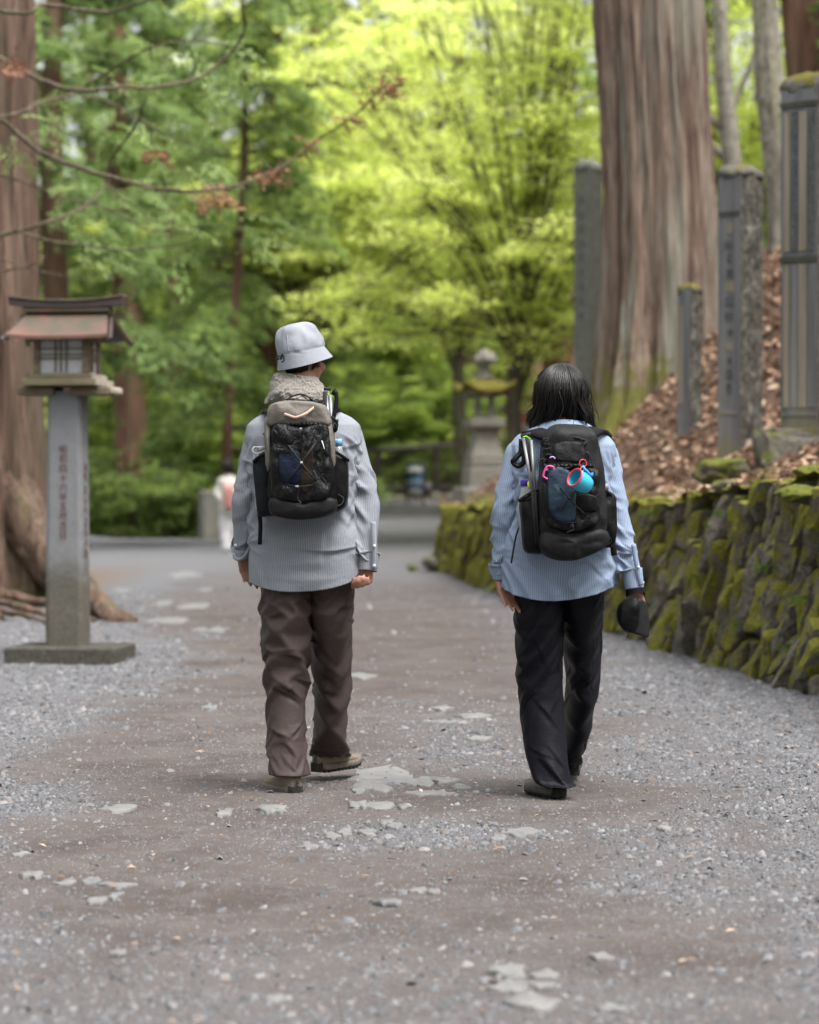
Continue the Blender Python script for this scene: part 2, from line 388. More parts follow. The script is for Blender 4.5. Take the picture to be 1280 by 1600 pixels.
# ------------------------------------------------------------------ mossy dry-stone retaining wall
def moss_rock(name, base_lo, base_hi, moss_bias=.5, moss_lo=(.035, .05, .008), moss_hi=(.20, .21, .025), upw=.22):
    m = Mat(name, .85, .25)
    nz = m.noise(7, 6, .7, per=True); n2_ = m.noise(38, 5, .7, per=True); n3_ = m.noise(150, 3, .7)
    rock = m.mix(m.ramp(n2_, [(.35, 0), (.7, 1)]), base_lo, base_hi)
    rock = m.mix(m.ramp(m.noise(22, 4, .6, per=True), [(.66, 0), (.72, .8)]), rock, (.50, .50, .47))        # pale lichen
    ms = m.math('ADD', m.math('ADD', nz, m.math('MULTIPLY', m.up(), upw)), m.math('MULTIPLY', m.math('SUBTRACT', m.random(), .5), .26))
    ms = m.math('ADD', ms, m.math('MULTIPLY', m.math('SUBTRACT', n2_, .5), .25))
    fac = m.ramp(ms, [(1-moss_bias-.03, 0), (1-moss_bias+.04, 1)])
    moss = m.ramp(m.noise(60, 5, .75, per=True), [(.28, moss_lo), (.5, tuple((a+b)/2 for a, b in zip(moss_lo, moss_hi))), (.72, moss_hi)])
    return m.set(color=m.mix(fac, rock, moss), normal=m.bump(n3_, .7, .012, m.bump(n2_, .8, .03)))
MAT_WALLSTONE = moss_rock('mossy_wall_stone', (.09, .078, .06), (.27, .245, .205), .50, moss_lo=(.05, .055, .008), moss_hi=(.32, .30, .04))
MAT_BANKROCK = moss_rock('mossy_bank_rock', (.10, .088, .07), (.26, .235, .20), .53, upw=.12)
MAT_SOIL = plain('wall_core_soil', (.035, .028, .02), .95, .1, .4, 20, .5, dist=.02)
wall = thing('retaining_wall', 'low dry-stone retaining wall of leaning mossy slabs along the right of the path', 'wall', (2.3, 15.3, 0))
rs = np.random.default_rng(23)
YS = np.linspace(12.5, 37.6, 400); PX = wx(YS); sl = np.r_[0, np.cumsum(np.hypot(np.diff(YS), np.diff(PX)))]
def wall_pt(s, t, dep):                            # along the wall, up it, out of it
    y = np.interp(s, sl, YS); x = wx(y); e = .05; tx = (wx(y+e)-wx(y-e))/(2*e); ln = np.sqrt(1+tx*tx)
    nx, ny = -1/ln, tx/ln
    bat = .16*t                                    # the face leans back
    return np.stack([x+nx*(dep-bat), y+ny*(dep-bat), t], -1)
SH = -.52                                          # slabs lean: tops towards the camera
seeds = []
s = 0.0
while s < sl[-1]:
    H = float(hw(np.interp(s, sl, YS))); wd = rs.uniform(.10, .20)*(1 if s < 12 else 1.45)
    t = rs.uniform(-.15, .25)
    while t < H+.1:
        seeds.append((s+rs.uniform(-.05, .05), t)); t += rs.uniform(.26, .62)
    s += wd
seeds = np.array(seeds)
def clip(poly, nrm, off):
    out = []; m_ = len(poly)
    for i in range(m_):
        a, b = poly[i], poly[(i+1) % m_]; da, db = a@nrm-off, b@nrm-off
        if da <= 0: out.append(a)
        if da*db < 0: out.append(a+(b-a)*da/(da-db))
    return out
AN = np.array([1.0, .36]); sc2 = seeds*AN           # anisotropic cells: tall and narrow
nst = 0; far_st = []
for k in range(len(seeds)):
    d = sc2-sc2[k]; near = np.argsort((d**2).sum(1))[1:16]
    H = float(hw(np.interp(seeds[k, 0], sl, YS)))
    poly = [sc2[k]+np.array(q) for q in ((-.4, -.4), (.4, -.4), (.4, .4), (-.4, .4))]
    for j in near:
        nr = sc2[j]-sc2[k]; poly = clip(poly, nr, nr@(sc2[j]+sc2[k])/2)
    top = H+rs.uniform(-.09, .09)
    poly = clip(poly, np.array([0, 1.0]), top*AN[1]); poly = clip(poly, np.array([0, -1.0]), .05*AN[1])
    if len(poly) < 3: continue
    poly = np.array(poly)/AN; c = poly.mean(0)
    if poly[:, 1].max()-poly[:, 1].min() < .08: continue
    q = resample(poly, 26); q = .7*q+.15*np.roll(q, 1, 0)+.15*np.roll(q, -1, 0)
    q = c+(q-c)*rs.uniform(.90, 1.0)
    bulge, tilt = rs.uniform(.025, .085), rs.normal(0, .30, 2)*np.array([1, .5]); out0 = rs.uniform(-.07, .08)
    rings = []
    for s_, dp in ((.96, -.16), (1.0, -.03), (.985, .35), (.93, .8), (.66, .97), (.3, 1.0)):
        pq = c+(q-c)*s_; dep = (dp*bulge if dp > 0 else dp)+out0+(pq-c)@tilt
        w0 = wall_pt(pq[:, 0]+SH*(pq[:, 1]-.5)*1.0, pq[:, 1], dep)
        if dp > -.1: 
            nz_ = np.stack([fbm(w0*7, 3, 5+a*7) for a in range(3)], -1); w0 = w0+nz_*(.020 if dp > 0 else .010); cut = np.round(fbm(w0*4.5+k*.37, 2, 3)*3)/3; w0 = w0+cut[:, None]*np.array([-.030, -.006, 0])*(dp > .2)
        rings.append(w0)
    V, Fc = loft_rings(rings)
    if nst >= 300: far_st.append((V, Fc)); continue
    org = V.mean(0); o = mesh('stone', V-org, Fc, MAT_WALLSTONE, wall, smooth=False); o.location = org-np.array(wall.location); nst += 1
print('wall stones', nst, len(far_st))
if far_st: V, Fc = join(far_st); part('far_stones', V, Fc, MAT_WALLSTONE, wall, kind='stuff')
ss = np.linspace(0, sl[-1], 120); tt = np.linspace(-.1, 1, 8)
core = np.stack([wall_pt(ss, t_*hw(np.interp(ss, sl, YS)), -.07) for t_ in tt], 0)
part('core', core, gridf(8, 120, False), MAT_SOIL, wall)

# ------------------------------------------------------------------ the bank above the wall
def zb(x, y):
    x, y = np.broadcast_arrays(np.asarray(x, float), np.asarray(y, float))
    d = np.maximum(x-wx(y)-.1, 0)
    sB = np.interp(y, [13, 20, 23, 26, 30, 36], [.40, .42, .5, 1.05, 1.1, .8]); z = hw(y)+.02+.10*np.minimum(d, .15)+sB*np.clip(d-.15, 0, 1.15)+.85*np.maximum(d-1.3, 0)
    z = z+.05*n2(x, y, 2.2, 3, 31)+.18*n2(x, y, .5, 2, 33)*sst(d, .4, 2.5)
    z = np.minimum(z, 7+.1*x)
    f = sst(y, 39, 46)
    g_ = gz(x, y)+.55*np.maximum(x-2.6, 0)
    return z*(1-f)+np.minimum(g_, 12)*f
u_ = np.r_[np.linspace(0, 4.5, 80), np.linspace(4.7, 30, 30)]; v_ = np.r_[np.linspace(12.3, 46, 210), np.linspace(47, 74, 20)]
U2, V2 = np.meshgrid(u_, v_); BX = wx(V2)+.08+U2+np.where(V2 > 38, .12*(V2-38), 0)
m = Mat('bank_earth', .95, .15)
la = m.noise(26, 5, .75); lb_ = m.noise(5, 5, .65)
lcol = m.ramp(la, [(.28, (.025, .016, .011)), (.45, (.08, .05, .034)), (.6, (.16, .10, .07)), (.75, (.26, .18, .13))])
msk = m.ramp(m.math('ADD', lb_, m.attr('moss')), [(.62, 0), (.80, 1)])
mcol = m.ramp(m.noise(70, 5, .75), [(.3, (.05, .06, .01)), (.7, (.24, .24, .03))])
MAT_BANK = m.set(color=m.mix(msk, lcol, mcol), normal=m.bump(la, .8, .03))
bank = mesh('bank', np.stack([BX, V2, zb(BX, V2)], -1), gridf(len(v_), len(u_), False), MAT_BANK,
            attrs={'moss': .34*(1-sst(U2, .12, .55))-.12*sst(U2, .6, 1.2)}, kind='structure')
# leaf litter lying on the bank
rs = np.random.default_rng(5)
n = 38000
ly = 14*np.exp(rs.uniform(0, math.log(44/14), n)); lx = wx(ly)+.1+rs.uniform(0, 1, n)**.8*3.6
dens = n2(lx, ly, 1.1, 3, 41)*.5+.62+.45*sst(lx-wx(ly), .35, 1.0)-.35
kp = rs.uniform(0, 1, n) < dens; lx, ly = lx[kp], ly[kp]
lv, lF = leafquads(np.stack([lx, ly, zb(lx, ly)+.02], -1), np.clip(rs.lognormal(math.log(.075), .4, len(lx)), .03, .15), rs, .5, .55, .35)
tx_ = rs.uniform(.15, 3.2, 420); ty_ = rs.uniform(15, 36, 420); tw = []
for a_, b_ in zip(tx_, ty_):
    th_ = rs.uniform(0, PI); l_ = rs.uniform(.1, .35); x0_ = wx(b_)+a_; q_ = np.array([(x0_+math.cos(th_)*l_*t, b_+math.sin(th_)*l_*t, 0) for t in (-.5, 0, .5)]); q_[:, 2] = zb(q_[:, 0], q_[:, 1])+.035; q_[1] += rs.normal(0, .015, 3); tw.append(tube(q_, rs.uniform(.003, .009), 4))
V, Fc = join(tw); o = mesh('fallen_twigs', V, Fc, MAT_SOIL, smooth=False); tag(o, 'thin dark twigs lying among the leaves on the bank', 'twigs', kind='stuff')
o = mesh('leaf_litter', lv, lF, MAT_DRY, smooth=False, attrs={'tint': np.repeat(rs.uniform(.15, 1, len(lx)), 4)})
tag(o, 'brown fallen leaves covering the bank behind the stone wall', 'leaves', kind='stuff')

def boulder(seed, sub=4, amp=.32, sq=(1, 1, 1)):
    r_ = np.random.default_rng(seed); import bmesh
    bm = bmesh.new(); bmesh.ops.create_icosphere(bm, subdivisions=sub, radius=1)
    V = np.array([v.co[:] for v in bm.verts]); Fc = np.array([[v.index for v in f.verts] for f in bm.faces]); bm.free()
    off = r_.uniform(0, 50, 3)
    for _ in range(7):                              # a few flat cleavage faces
        d = r_.normal(0, 1, 3); d /= np.linalg.norm(d); h = r_.uniform(.40, .75); e = V@d-h; V = V-np.where(e > 0, e*.85, 0)[:, None]*d
    V = V*(1+amp*fbm(V*1.6+off, 4)[:, None]*.8+.07*fbm(V*6+off, 2)[:, None])
    return V*np.array(sq), Fc
def put_boulder(name, px, py, Y, w_, h_, seed, label, mat, d_=None, group=None, sink=.25, cat='rock'):
    V, Fc = boulder(seed); c = W(px, py, Y); V = V*np.array([w_/2, (d_ or w_)/2, h_/2])
    o = mesh(name, V, Fc, mat); o.location = c; return tag(o, label, cat, group)
put_boulder('mossy_boulder', 1125, 742, 19.4, .55, .26, 1, 'large mossy boulder on top of the wall below the tall grey stele', MAT_BANKROCK)
put_boulder('mossy_boulder', 1274, 748, 16.4, .34, .18, 2, 'mossy rounded rock on the wall top at the right picture edge', MAT_BANKROCK)
put_boulder('mossy_boulder', 1150, 758, 18.0, .40, .14, 3, 'flat pale rock on the wall top below the carved stele plinth', MAT_BANKROCK)
put_boulder('mossy_boulder', 1205, 752, 17.2, .30, .13, 6, 'small pale rock between the plinth and the wall edge', MAT_BANKROCK)
put_boulder('mossy_boulder', 1250, 772, 15.6, .26, .14, 9, 'mossy lump of rock leaning over the wall edge at right', MAT_BANKROCK)
for i, (px, py, w_, h_, lb) in enumerate(((700, 866, .26, .34, 'broken stone lying against the far end of the wall'), (672, 880, .34, .20, 'low pale rock on the ground before the wall end'),
                                        (645, 888, .22, .08, 'small flat rock beside the path near the wall end'))):
    gy = 36.2 if i == 0 else 35.5+.2*i; put_boulder('boulder', px, py, gy, w_, h_, 30+i, lb, MAT_BANKROCK)

# ferns and seedlings rooted in the wall joints
MAT_FERN = foliage('fern_leaf', [(0, (.04, .07, .015)), (.5, (.10, .17, .03)), (1, (.20, .29, .06))], .4, .5)
def fern(px, py, size, seed, label):
    r_ = np.random.default_rng(seed); ys = np.linspace(13, 37, 400); k = np.argmin(np.abs(640+wx(ys)/ys*F-px)); Y0 = ys[k]-.12; base = W(px, py, Y0); V, Fc, tn = [], [], []
    for f in range(7):
        a = r_.uniform(-2.6, -.2); d = np.array([math.cos(a)*.8, math.sin(a), .5]); L = size*r_.uniform(.6, 1.1)
        for t in np.linspace(.1, 1, 11):
            c = d*L*t+np.array([0, 0, -.75*L*t*t]); sd = np.array([-d[1], d[0], 0])/np.hypot(d[0], d[1]); w_ = L*.30*(1-t)*(.4+t)+.006
            for sg in (-1, 1):
                i0 = len(V); e = c+sd*sg*w_+d*.02*L; V += [c, c+d*.05*L+sd*sg*w_*.4, e, c-d*.02*L+sd*sg*w_*.4+np.array([0, 0, -.003])]; Fc.append((i0, i0+1, i0+2, i0+3)); tn += [r_.uniform(.2, 1)]*4
    o = mesh('fern', np.array(V), Fc, MAT_FERN, smooth=False, attrs={'tint': np.array(tn)}); o.location = base; tag(o, label, 'fern')
for k, (px, py, sz_, lb) in enumerate(((1250, 935, .20, 'green fern on the wall near the right picture edge'), (1195, 885, .14, 'small fern in the middle of the wall'), (1160, 975, .16, 'fern hanging low on the wall beside the gravel'), (1120, 800, .10, 'tiny fern under the wall top edge'), (1225, 1010, .15, 'low fern near the wall foot at right'), (1010, 800, .12, 'small fern at the wall top beside the blue sleeve'), (1085, 900, .12, 'little fern in a dark joint of the wall'))): fern(px, py, sz_, 60+k, lb)
# ------------------------------------------------------------------ trees
def bark(name, lo, mid, hi, lichen, lich_amt=.5, vs_=.05, sc=9.0, green=None):
    m = Mat(name, .9, .2)
    co = m.coord((1, 1, vs_)); a = m.noise(sc, 6, .65, co, dist=.6); b = m.noise(sc*3.2, 5, .7, co, dist=.4); c = m.noise(2.2, 4, .6, m.coord((1, 1, .25)))
    d = m.noise(5.5, 5, .6, m.coord((1, 1, .07)))
    col = m.ramp(a, [(.28, lo), (.48, mid), (.70, hi)])
    col = m.mix(m.ramp(b, [(.36, .85), (.5, 0)]), col, tuple(x*.4 for x in lo))
    col = m.mix(m.math('MULTIPLY', m.ramp(d, [(.48, 0), (.64, 1)]), lich_amt), col, lichen)
    if green:
        h = m.attr('base'); nz = m.noise(4.5, 5, .65)
        col = m.mix(m.ramp(m.math('ADD', h, m.math('MULTIPLY', m.math('SUBTRACT', nz, .5), 1.5)), [(.45, 0), (.8, .9)]), col, m.ramp(m.noise(45, 4, .7), [(.3, tuple(x*.4 for x in green)), (.7, green)]))
    return m.set(color=col, normal=m.bump(b, .8, .02, m.bump(a, .9, .05)))
MAT_CEDAR = bark('cedar_bark', (.05, .033, .026), (.195, .135, .105), (.34, .265, .215), (.30, .315, .26), .6, vs_=.035, sc=13, green=(.17, .17, .03))
MAT_CEDAR_L = bark('cedar_bark_brown', (.045, .028, .021), (.14, .088, .066), (.225, .155, .12), (.15, .15, .10), .35, vs_=.035, sc=12, green=(.11, .12, .03))
MAT_TRUNK_FAR = bark('far_cedar_bark', (.055, .03, .02), (.16, .085, .06), (.23, .14, .105), (.15, .15, .08), .35)
MAT_TRUNK_PALE = bark('pale_bark', (.11, .095, .075), (.22, .20, .165), (.34, .32, .28), (.30, .30, .16), .5, vs_=.5, sc=6)
MAT_TRUNK_DARK = bark('maple_bark', (.035, .028, .02), (.09, .073, .055), (.15, .13, .10), (.12, .13, .07), .4, vs_=.3, sc=8)
MAT_TWIG = bark('branch_bark', (.05, .035, .025), (.12, .088, .066), (.22, .18, .14), (.14, .17, .06), .5, vs_=.6, sc=12)

def trunk_mesh(axis, rad, n, rows, flute=.06, nfl=11, flare=.0, flare_h=.8, lobes=5, seed=0, rough=.012, ext=None):
    r_ = np.random.default_rng(seed); ph = r_.uniform(0, 6.28, 6)
    P = smooth_path(axis, rows); R = interp(np.linspace(0, 1, rows), np.linspace(0, 1, len(rad)), rad)
    h = np.r_[0, np.cumsum(np.linalg.norm(np.diff(P, axis=0), axis=1))]
    a = np.linspace(0, 2*PI, n, endpoint=False)
    A, Hh = np.meshgrid(a, h)
    tw = A+.05*Hh
    rr = R[:, None]*(1+flute*(.5*np.sin(nfl*tw+ph[0]+1.3*np.sin(.6*Hh+ph[1]))+.35*np.sin((nfl*2+3)*tw+ph[2])+.25*np.sin(3*tw+ph[3])))
    fl = flare*np.exp(-Hh/flare_h)
    lob = np.clip(np.sin(lobes*A+ph[4]+.8*np.sin(2*A+ph[5])), -.35, 1)
    if ext is not None: lob = lob+ext(A)*np.exp(-Hh/(flare_h*.6))
    rr = rr+fl*(.45+.55*lob)
    nz = fbm(np.stack([np.cos(A)*5, np.sin(A)*5, Hh*.55], -1)+seed*3.1, 4)
    rid = 1-np.abs(fbm(np.stack([np.cos(A)*13, np.sin(A)*13, Hh*.8], -1)+seed*7.7, 2))
    rr = rr+rough*nz+rough*1.6*(rid-.8)
    V = P[:, None]+rr[..., None]*np.stack([np.cos(A), np.sin(A), 0*A], -1)
    base = np.clip(1-Hh/(flare_h*2.6+.01), 0, 1)
    return V.reshape(-1, 3), gridf(rows, n), base.ravel()

def limb(pts, r0, r1, n=7, seg=14, wig=.0, seed=0):
    P = smooth_path(pts, seg)
    if wig: P = P+wig*np.stack([vnoise(P*3+seed+k*9, k) for k in range(3)], -1)*np.linspace(0, 1, seg)[:, None]
    return tube(P, np.linspace(r0, r1, seg), n)

# big cedar behind the wall on the right
def ctr(px, py, Y): return W(px, py, Y)
RC = thing('cedar_tree', 'huge cedar with furrowed grey-pink bark and mossy roots behind the stone wall', 'tree', (2.6, 28, 1.35))
ax = [W(1032, 690, 28), W(1035, 600, 28), W(1034, 480, 28), W(1029, 300, 28), W(1017, 100, 28), W(1008, -60, 28), W(985, -400, 28), W(960, -900, 28)]
ax[0] = np.array([2.58, 28, 1.45])
V, Fc, bs = trunk_mesh(ax, [.66, .62, .58, .56, .55, .54, .50, .42], 240, 190, .06, 9, .46, .8, 5, 3, .034,
                       ext=lambda A: .9*np.exp(-((np.angle(np.exp(1j*(A+2.6))))/.35)**2)+.5*np.exp(-((np.angle(np.exp(1j*(A+1.0))))/.4)**2))
part('trunk', V, Fc, MAT_CEDAR, RC, attrs={'base': bs})
# left cedar and its roots
LC = thing('cedar_tree', 'broad brown cedar trunk behind the wooden post lantern at the left edge', 'tree', (-3.9, 24.6, 0))
ax = [np.array([-3.86, 24.6, -.05]), np.array([-3.88, 24.6, .8]), np.array([-3.92, 24.6, 2.2]), np.array([-3.97, 24.6, 4.6]), np.array([-4.0, 24.6, 7]), np.array([-4.1, 24.6, 12])]
V, Fc, bs = trunk_mesh(ax, [.70, .62, .60, .57, .55, .45], 220, 190, .085, 8, .42, .55, 6, 9, .028,
                       ext=lambda A: 1.1*np.exp(-((np.angle(np.exp(1j*(A+.25))))/.25)**2))
part('trunk', V, Fc, MAT_CEDAR_L, LC, attrs={'base': bs*.75})
rs = np.random.default_rng(77)
for k, (pts, r0) in enumerate((([(-3.72, 24.45, 1.35), (-3.40, 24.2, .75), (-3.05, 23.85, .34), (-2.72, 23.45, .12), (-2.42, 23.0, -.02)], .26), ([(-3.5, 24.2, .7), (-3.15, 23.9, .28), (-2.8, 23.5, .10), (-2.3, 23.2, -.01)], .15),
                               ([(-4.1, 23.9, .2), (-3.6, 23.4, .12), (-3.0, 23.1, .08), (-2.6, 22.7, .03)], .07), ([(-4.3, 23.6, .16), (-3.8, 22.9, .10), (-3.3, 22.5, .06), (-2.9, 22.4, .02)], .06),
                               ([(-3.9, 23.5, .14), (-3.5, 22.7, .1), (-3.45, 22.0, .05), (-3.2, 21.6, .02)], .05), ([(-4.4, 22.6, .12), (-3.7, 22.1, .08), (-3.1, 21.7, .05), (-2.8, 21.8, .02)], .045),
                               ([(-4.2, 22.0, .1), (-3.6, 21.4, .07), (-3.2, 21.2, .03)], .035))):
    V, Fc = limb([(x, y, z+float(gz(x, y))) for x, y, z in pts], r0, r0*.3, 16, 40, .05, k); V = V+.02*np.stack([fbm(V*np.array([9, 9, 9])+q*7+k, 3) for q in range(3)], -1)
    part('root', V, Fc, MAT_CEDAR_L, LC, attrs={'base': np.full(len(V), .35)})
# its bare lower boughs, reaching over the lantern
BR = [([(-60, 200), (0, 187), (60, 235), (120, 262), (180, 278), (250, 296), (310, 300), (370, 290), (430, 268), (500, 218), (560, 175), (612, 125)], 21.5, 4.6, 1.2),
      ([(-60, 70), (0, 92), (40, 115), (90, 135), (140, 142), (190, 138), (260, 135), (320, 118), (365, 80), (382, 40), (378, 0), (370, -40)], 22.0, 4.6, 1.6),
      ([(-60, 10), (0, 18), (25, 22), (50, 20), (68, 8), (110, 14), (150, 19), (185, 18), (215, 10), (245, -3), (280, -25)], 21.0, 4.0, 1.6),
      ([(-60, 385), (0, 368), (50, 355), (100, 340), (140, 318), (165, 290), (172, 255), (200, 215), (220, 180), (228, 150)], 22.4, 3.4, 1.2),
      ([(20, 358), (60, 372), (110, 382), (160, 388), (210, 390), (280, 384), (310, 370)], 22.2, 2.6, 1.0),
      ([(-40, 185), (20, 178), (70, 160), (120, 145), (160, 120), (200, 95), (240, 75), (300, 64), (345, 70), (372, 82)], 23.0, 2.8, 1.0),
      ([(-20, 265), (40, 285), (100, 310), (160, 325), (200, 345), (240, 360), (300, 366)], 23.2, 2.2, .8),
      ([(130, 150), (180, 165), (220, 190), (270, 215), (330, 235), (380, 232)], 23.4, 1.8, .6),
      ([(165, 290), (205, 320), (245, 345), (290, 352)], 23.0, 1.6, .6), ([(-20, 430), (30, 420), (55, 412), (72, 398)], 22.0, 1.8, .7),
      ([(0, 405), (50, 420), (100, 430), (150, 434)], 23.2, 1.4, .5), ([(60, 235), (90, 195), (130, 170)], 22.6, 1.4, .5), ([(430, 268), (400, 250), (380, 262)], 21.5, 1.0, .4),
      ([(25, 20), (30, 4), (45, -12)], 21.0, 1.6, .9), ([(180, 18), (190, 4), (188, -12)], 21.0, 1.4, .8), ([(250, 296), (262, 320), (276, 338)], 21.5, .9, .4)]
boughs = []
for k, (pp, Y0, r0, r1) in enumerate(BR):
    px = np.array(pp, float); m_ = len(px)
    P = np.array([W(a, b, Y0+.5*math.sin(i*.9+k)) for i, (a, b) in enumerate(px)])
    P = smooth_path(P, 60); P = P+.012*np.stack([vnoise(P*6+k+q*5, q) for q in range(3)], -1)
    R = np.linspace(r0, r1, 60)*Y0/F*(1+.14*vnoise(np.stack([np.arange(60)*.45, np.full(60, k*3.3), np.zeros(60)], -1), 4))
    V, Fc = tube(P, R, 8); part('branch', V, Fc, MAT_TWIG, LC); boughs.append(P)

# foliage sprays: flat fans of small scale-leaf blades
def sprays(C, D, length, rs, per=26, droop=.35, leaf=.05, wide=.5):
    # C centres (n,3), D outward directions (n,3); every spray is a flat feathery fan
    n = len(C); D = D/(np.linalg.norm(D, axis=1)[:, None]+1e-9)
    up = np.tile([0, 0, 1.0], (n, 1))+rs.normal(0, .35, (n, 3)); S = np.cross(D, up); S /= np.linalg.norm(S, axis=1)[:, None]+1e-9
    N = np.cross(S, D)
    u = rs.uniform(0, 1, (n, per)); v = rs.uniform(-1, 1, (n, per))*(wide*(1-.75*u)+.05)
    L = np.broadcast_to(length, (n,))[:, None]
    Q = C[:, None]+D[:, None]*(u*L)[..., None]+S[:, None]*(v*L)[..., None]-N[:, None]*0
    Q[..., 2] -= droop*L*(u**2+.6*np.abs(v))
    dirs = D[:, None]*(.8)+S[:, None]*(np.sign(v)*.75)[..., None]+rs.normal(0, .25, (n, per, 3)); dirs[..., 2] -= .35
    Q = Q.reshape(-1, 3); dirs = dirs.reshape(-1, 3); dirs /= np.linalg.norm(dirs, axis=1)[:, None]+1e-9
    Sx = np.cross(dirs, np.repeat(N, per, 0)+rs.normal(0, .3, (n*per, 3))); Sx /= np.linalg.norm(Sx, axis=1)[:, None]+1e-9
    ls = leaf*rs.uniform(.6, 1.5, n*per)[:, None]
    V = np.stack([Q-Sx*ls*.22, Q+dirs*ls*1.0-Sx*ls*.16, Q+dirs*ls*1.15+Sx*ls*.1, Q+Sx*ls*.22], 1).reshape(-1, 3)
    Fc = np.arange(n*per*4).reshape(-1, 4)
    tint = np.repeat(np.clip(rs.normal(.5, .17, n), 0, 1), per)+rs.normal(0, .09, n*per)
    return V, Fc, np.repeat(np.clip(tint, 0, 1), 4)
MAT_CONIF = foliage('conifer_leaf', [(0, (.07, .105, .03)), (.35, (.155, .23, .065)), (.65, (.255, .355, .095)), (1, (.37, .48, .14))], .42, .55)
MAT_CONIF_B = foliage('conifer_leaf_bluish', [(0, (.07, .105, .035)), (.4, (.155, .235, .075)), (.7, (.245, .345, .11)), (1, (.37, .47, .18))], .42, .5)
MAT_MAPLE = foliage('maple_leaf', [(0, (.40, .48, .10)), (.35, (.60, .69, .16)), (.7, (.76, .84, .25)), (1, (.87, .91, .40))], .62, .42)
MAT_MAPLE_G = foliage('shrub_leaf', [(0, (.07, .105, .03)), (.4, (.17, .25, .055)), (.75, (.33, .43, .075)), (1, (.52, .60, .12))], .5, .5)
MAT_DEAD = foliage('dead_spray', [(0, (.13, .05, .03)), (.5, (.26, .12, .075)), (1, (.38, .22, .15))], .2, .8)

# dead brown sprays and green sprays on the left cedar's boughs
rs = np.random.default_rng(31)
cs, ds = [], []
for (px, py, nn, sp) in ((335, 305, 22, 26), (425, 268, 10, 18), (590, 142, 14, 20), (605, 128, 8, 10), (545, 180, 5, 10), (12, 100, 10, 12), (240, 245, 5, 10), (478, 222, 5, 10)):
    for _ in range(nn):
        c = W(px+rs.normal(0, sp*.6), py+rs.normal(0, sp*.35), 21.5+rs.normal(0, .15)); cs.append(c); ds.append(rs.normal(0, 1, 3)+np.array([.7, 0, -.2]))
V, Fc, tn = sprays(np.array(cs), np.array(ds), rs.uniform(.06, .16, len(cs)), rs, 22, .2, .028, .45)
part('dead_foliage', V, Fc, MAT_DEAD, LC, attrs={'tint': tn}, smooth=False)
cs, ds = [], []
for (x0, x1, y0, y1, nn) in ((60, 290, 335, 420, 22), (120, 320, 170, 225, 16), (190, 330, 225, 300, 18), (30, 110, 150, 210, 8), (210, 380, 60, 130, 18), (300, 400, 90, 170, 14), (60, 200, 300, 350, 12), (0, 60, 205, 250, 6), (330, 440, 330, 400, 12), (90, 260, 90, 130, 8)):
    for _ in range(nn):
        cs.append(W(rs.uniform(x0, x1), rs.uniform(y0, y1), rs.uniform(22.6, 25.5))); ds.append(rs.normal(0, .5, 3)+np.array([.8, 0, -.1]))
V, Fc, tn = sprays(np.array(cs), np.array(ds), rs.uniform(.16, .36, len(cs)), rs, 60, .3, .027, .40)
part('foliage', V, Fc, MAT_CONIF_B, LC, attrs={'tint': np.clip(tn+.15, 0, 1)}, smooth=False)

# conifers: trunk, boughs and hanging sprays
def conifer_data(seed, h, r, z0, nb, blen, leaf, per, mat):
    r_ = np.random.default_rng(seed)
    P = np.array([[.15*math.sin(q*1.1+seed), .15*math.cos(q*.9+seed), q*h/6] for q in range(7)])
    tm = trunk_mesh(P, [r, r*.9, r*.8, r*.65, r*.5, r*.3, r*.08], 22, 40, .05, 5, r*.5, .4, 5, seed, .01)
    limbs, C, D, L = [], [], [], []
    for b in range(nb):
        f = (b+r_.uniform(0, 1))/nb; z = z0+(h-z0)*f; a = r_.uniform(0, 6.283); ln = blen*(1-.72*f)*r_.uniform(.65, 1.2)+.3
        d = np.array([math.cos(a), math.sin(a), 0]); p0 = interp(z, P[:, 2], P)
        pts = [p0, p0+d*ln*.35+[0, 0, .05*ln], p0+d*ln*.7+[0, 0, -.05*ln], p0+d*ln+[0, 0, -.2*ln]]
        limbs.append(limb(pts, .035*(1-.5*f)+.008, .006, 5, 8)); Q = smooth_path(pts, 14)
        for q in range(3, 14):
            for _ in range(3):
                side = r_.choice([-1, 1]); sd = np.array([-d[1], d[0], 0])*side
                C.append(Q[q]+r_.normal(0, .09, 3)); D.append(d*.6+sd*r_.uniform(.2, 1.2)+[0, 0, r_.normal(-.15, .15)]); L.append(r_.uniform(.25, .6)*(1-.3*f))
    V, Fc, tn = sprays(np.array(C), np.array(D), np.array(L), r_, per, .45, leaf, .5)
    lv, lf_ = join(limbs)
    return (mesh('trunk', tm[0], tm[1], MAT_TRUNK_FAR, attrs={'base': tm[2]}, data_only=True), mesh('branches', lv, lf_, MAT_TRUNK_DARK, data_only=True),
            mesh('crown', V, Fc, mat, smooth=False, attrs={'tint': tn}, data_only=True))
CD = [conifer_data(1, 17, .30, 4.6, 46, 2.9, .085, 34, MAT_CONIF), conifer_data(2, 15, .26, 1.6, 44, 2.6, .08, 34, MAT_CONIF_B), conifer_data(3, 12, .10, 1.6, 40, 2.0, .075, 28, MAT_CONIF)]
def conifer(var, x, y, rz, s, label, group, zoff=0.0, thick=1.0):
    t = thing('conifer_tree', label, 'tree', (x, y, float(gz(x, y))+zoff-.1), group); t.rotation_euler.z = rz; t.scale = (s, s, s)
    for nm, me in zip(('trunk', 'branches', 'crown'), CD[var]):
        o = link(nm, me, t)
        if nm == 'trunk': o.scale = (thick, thick, 1)
    return t
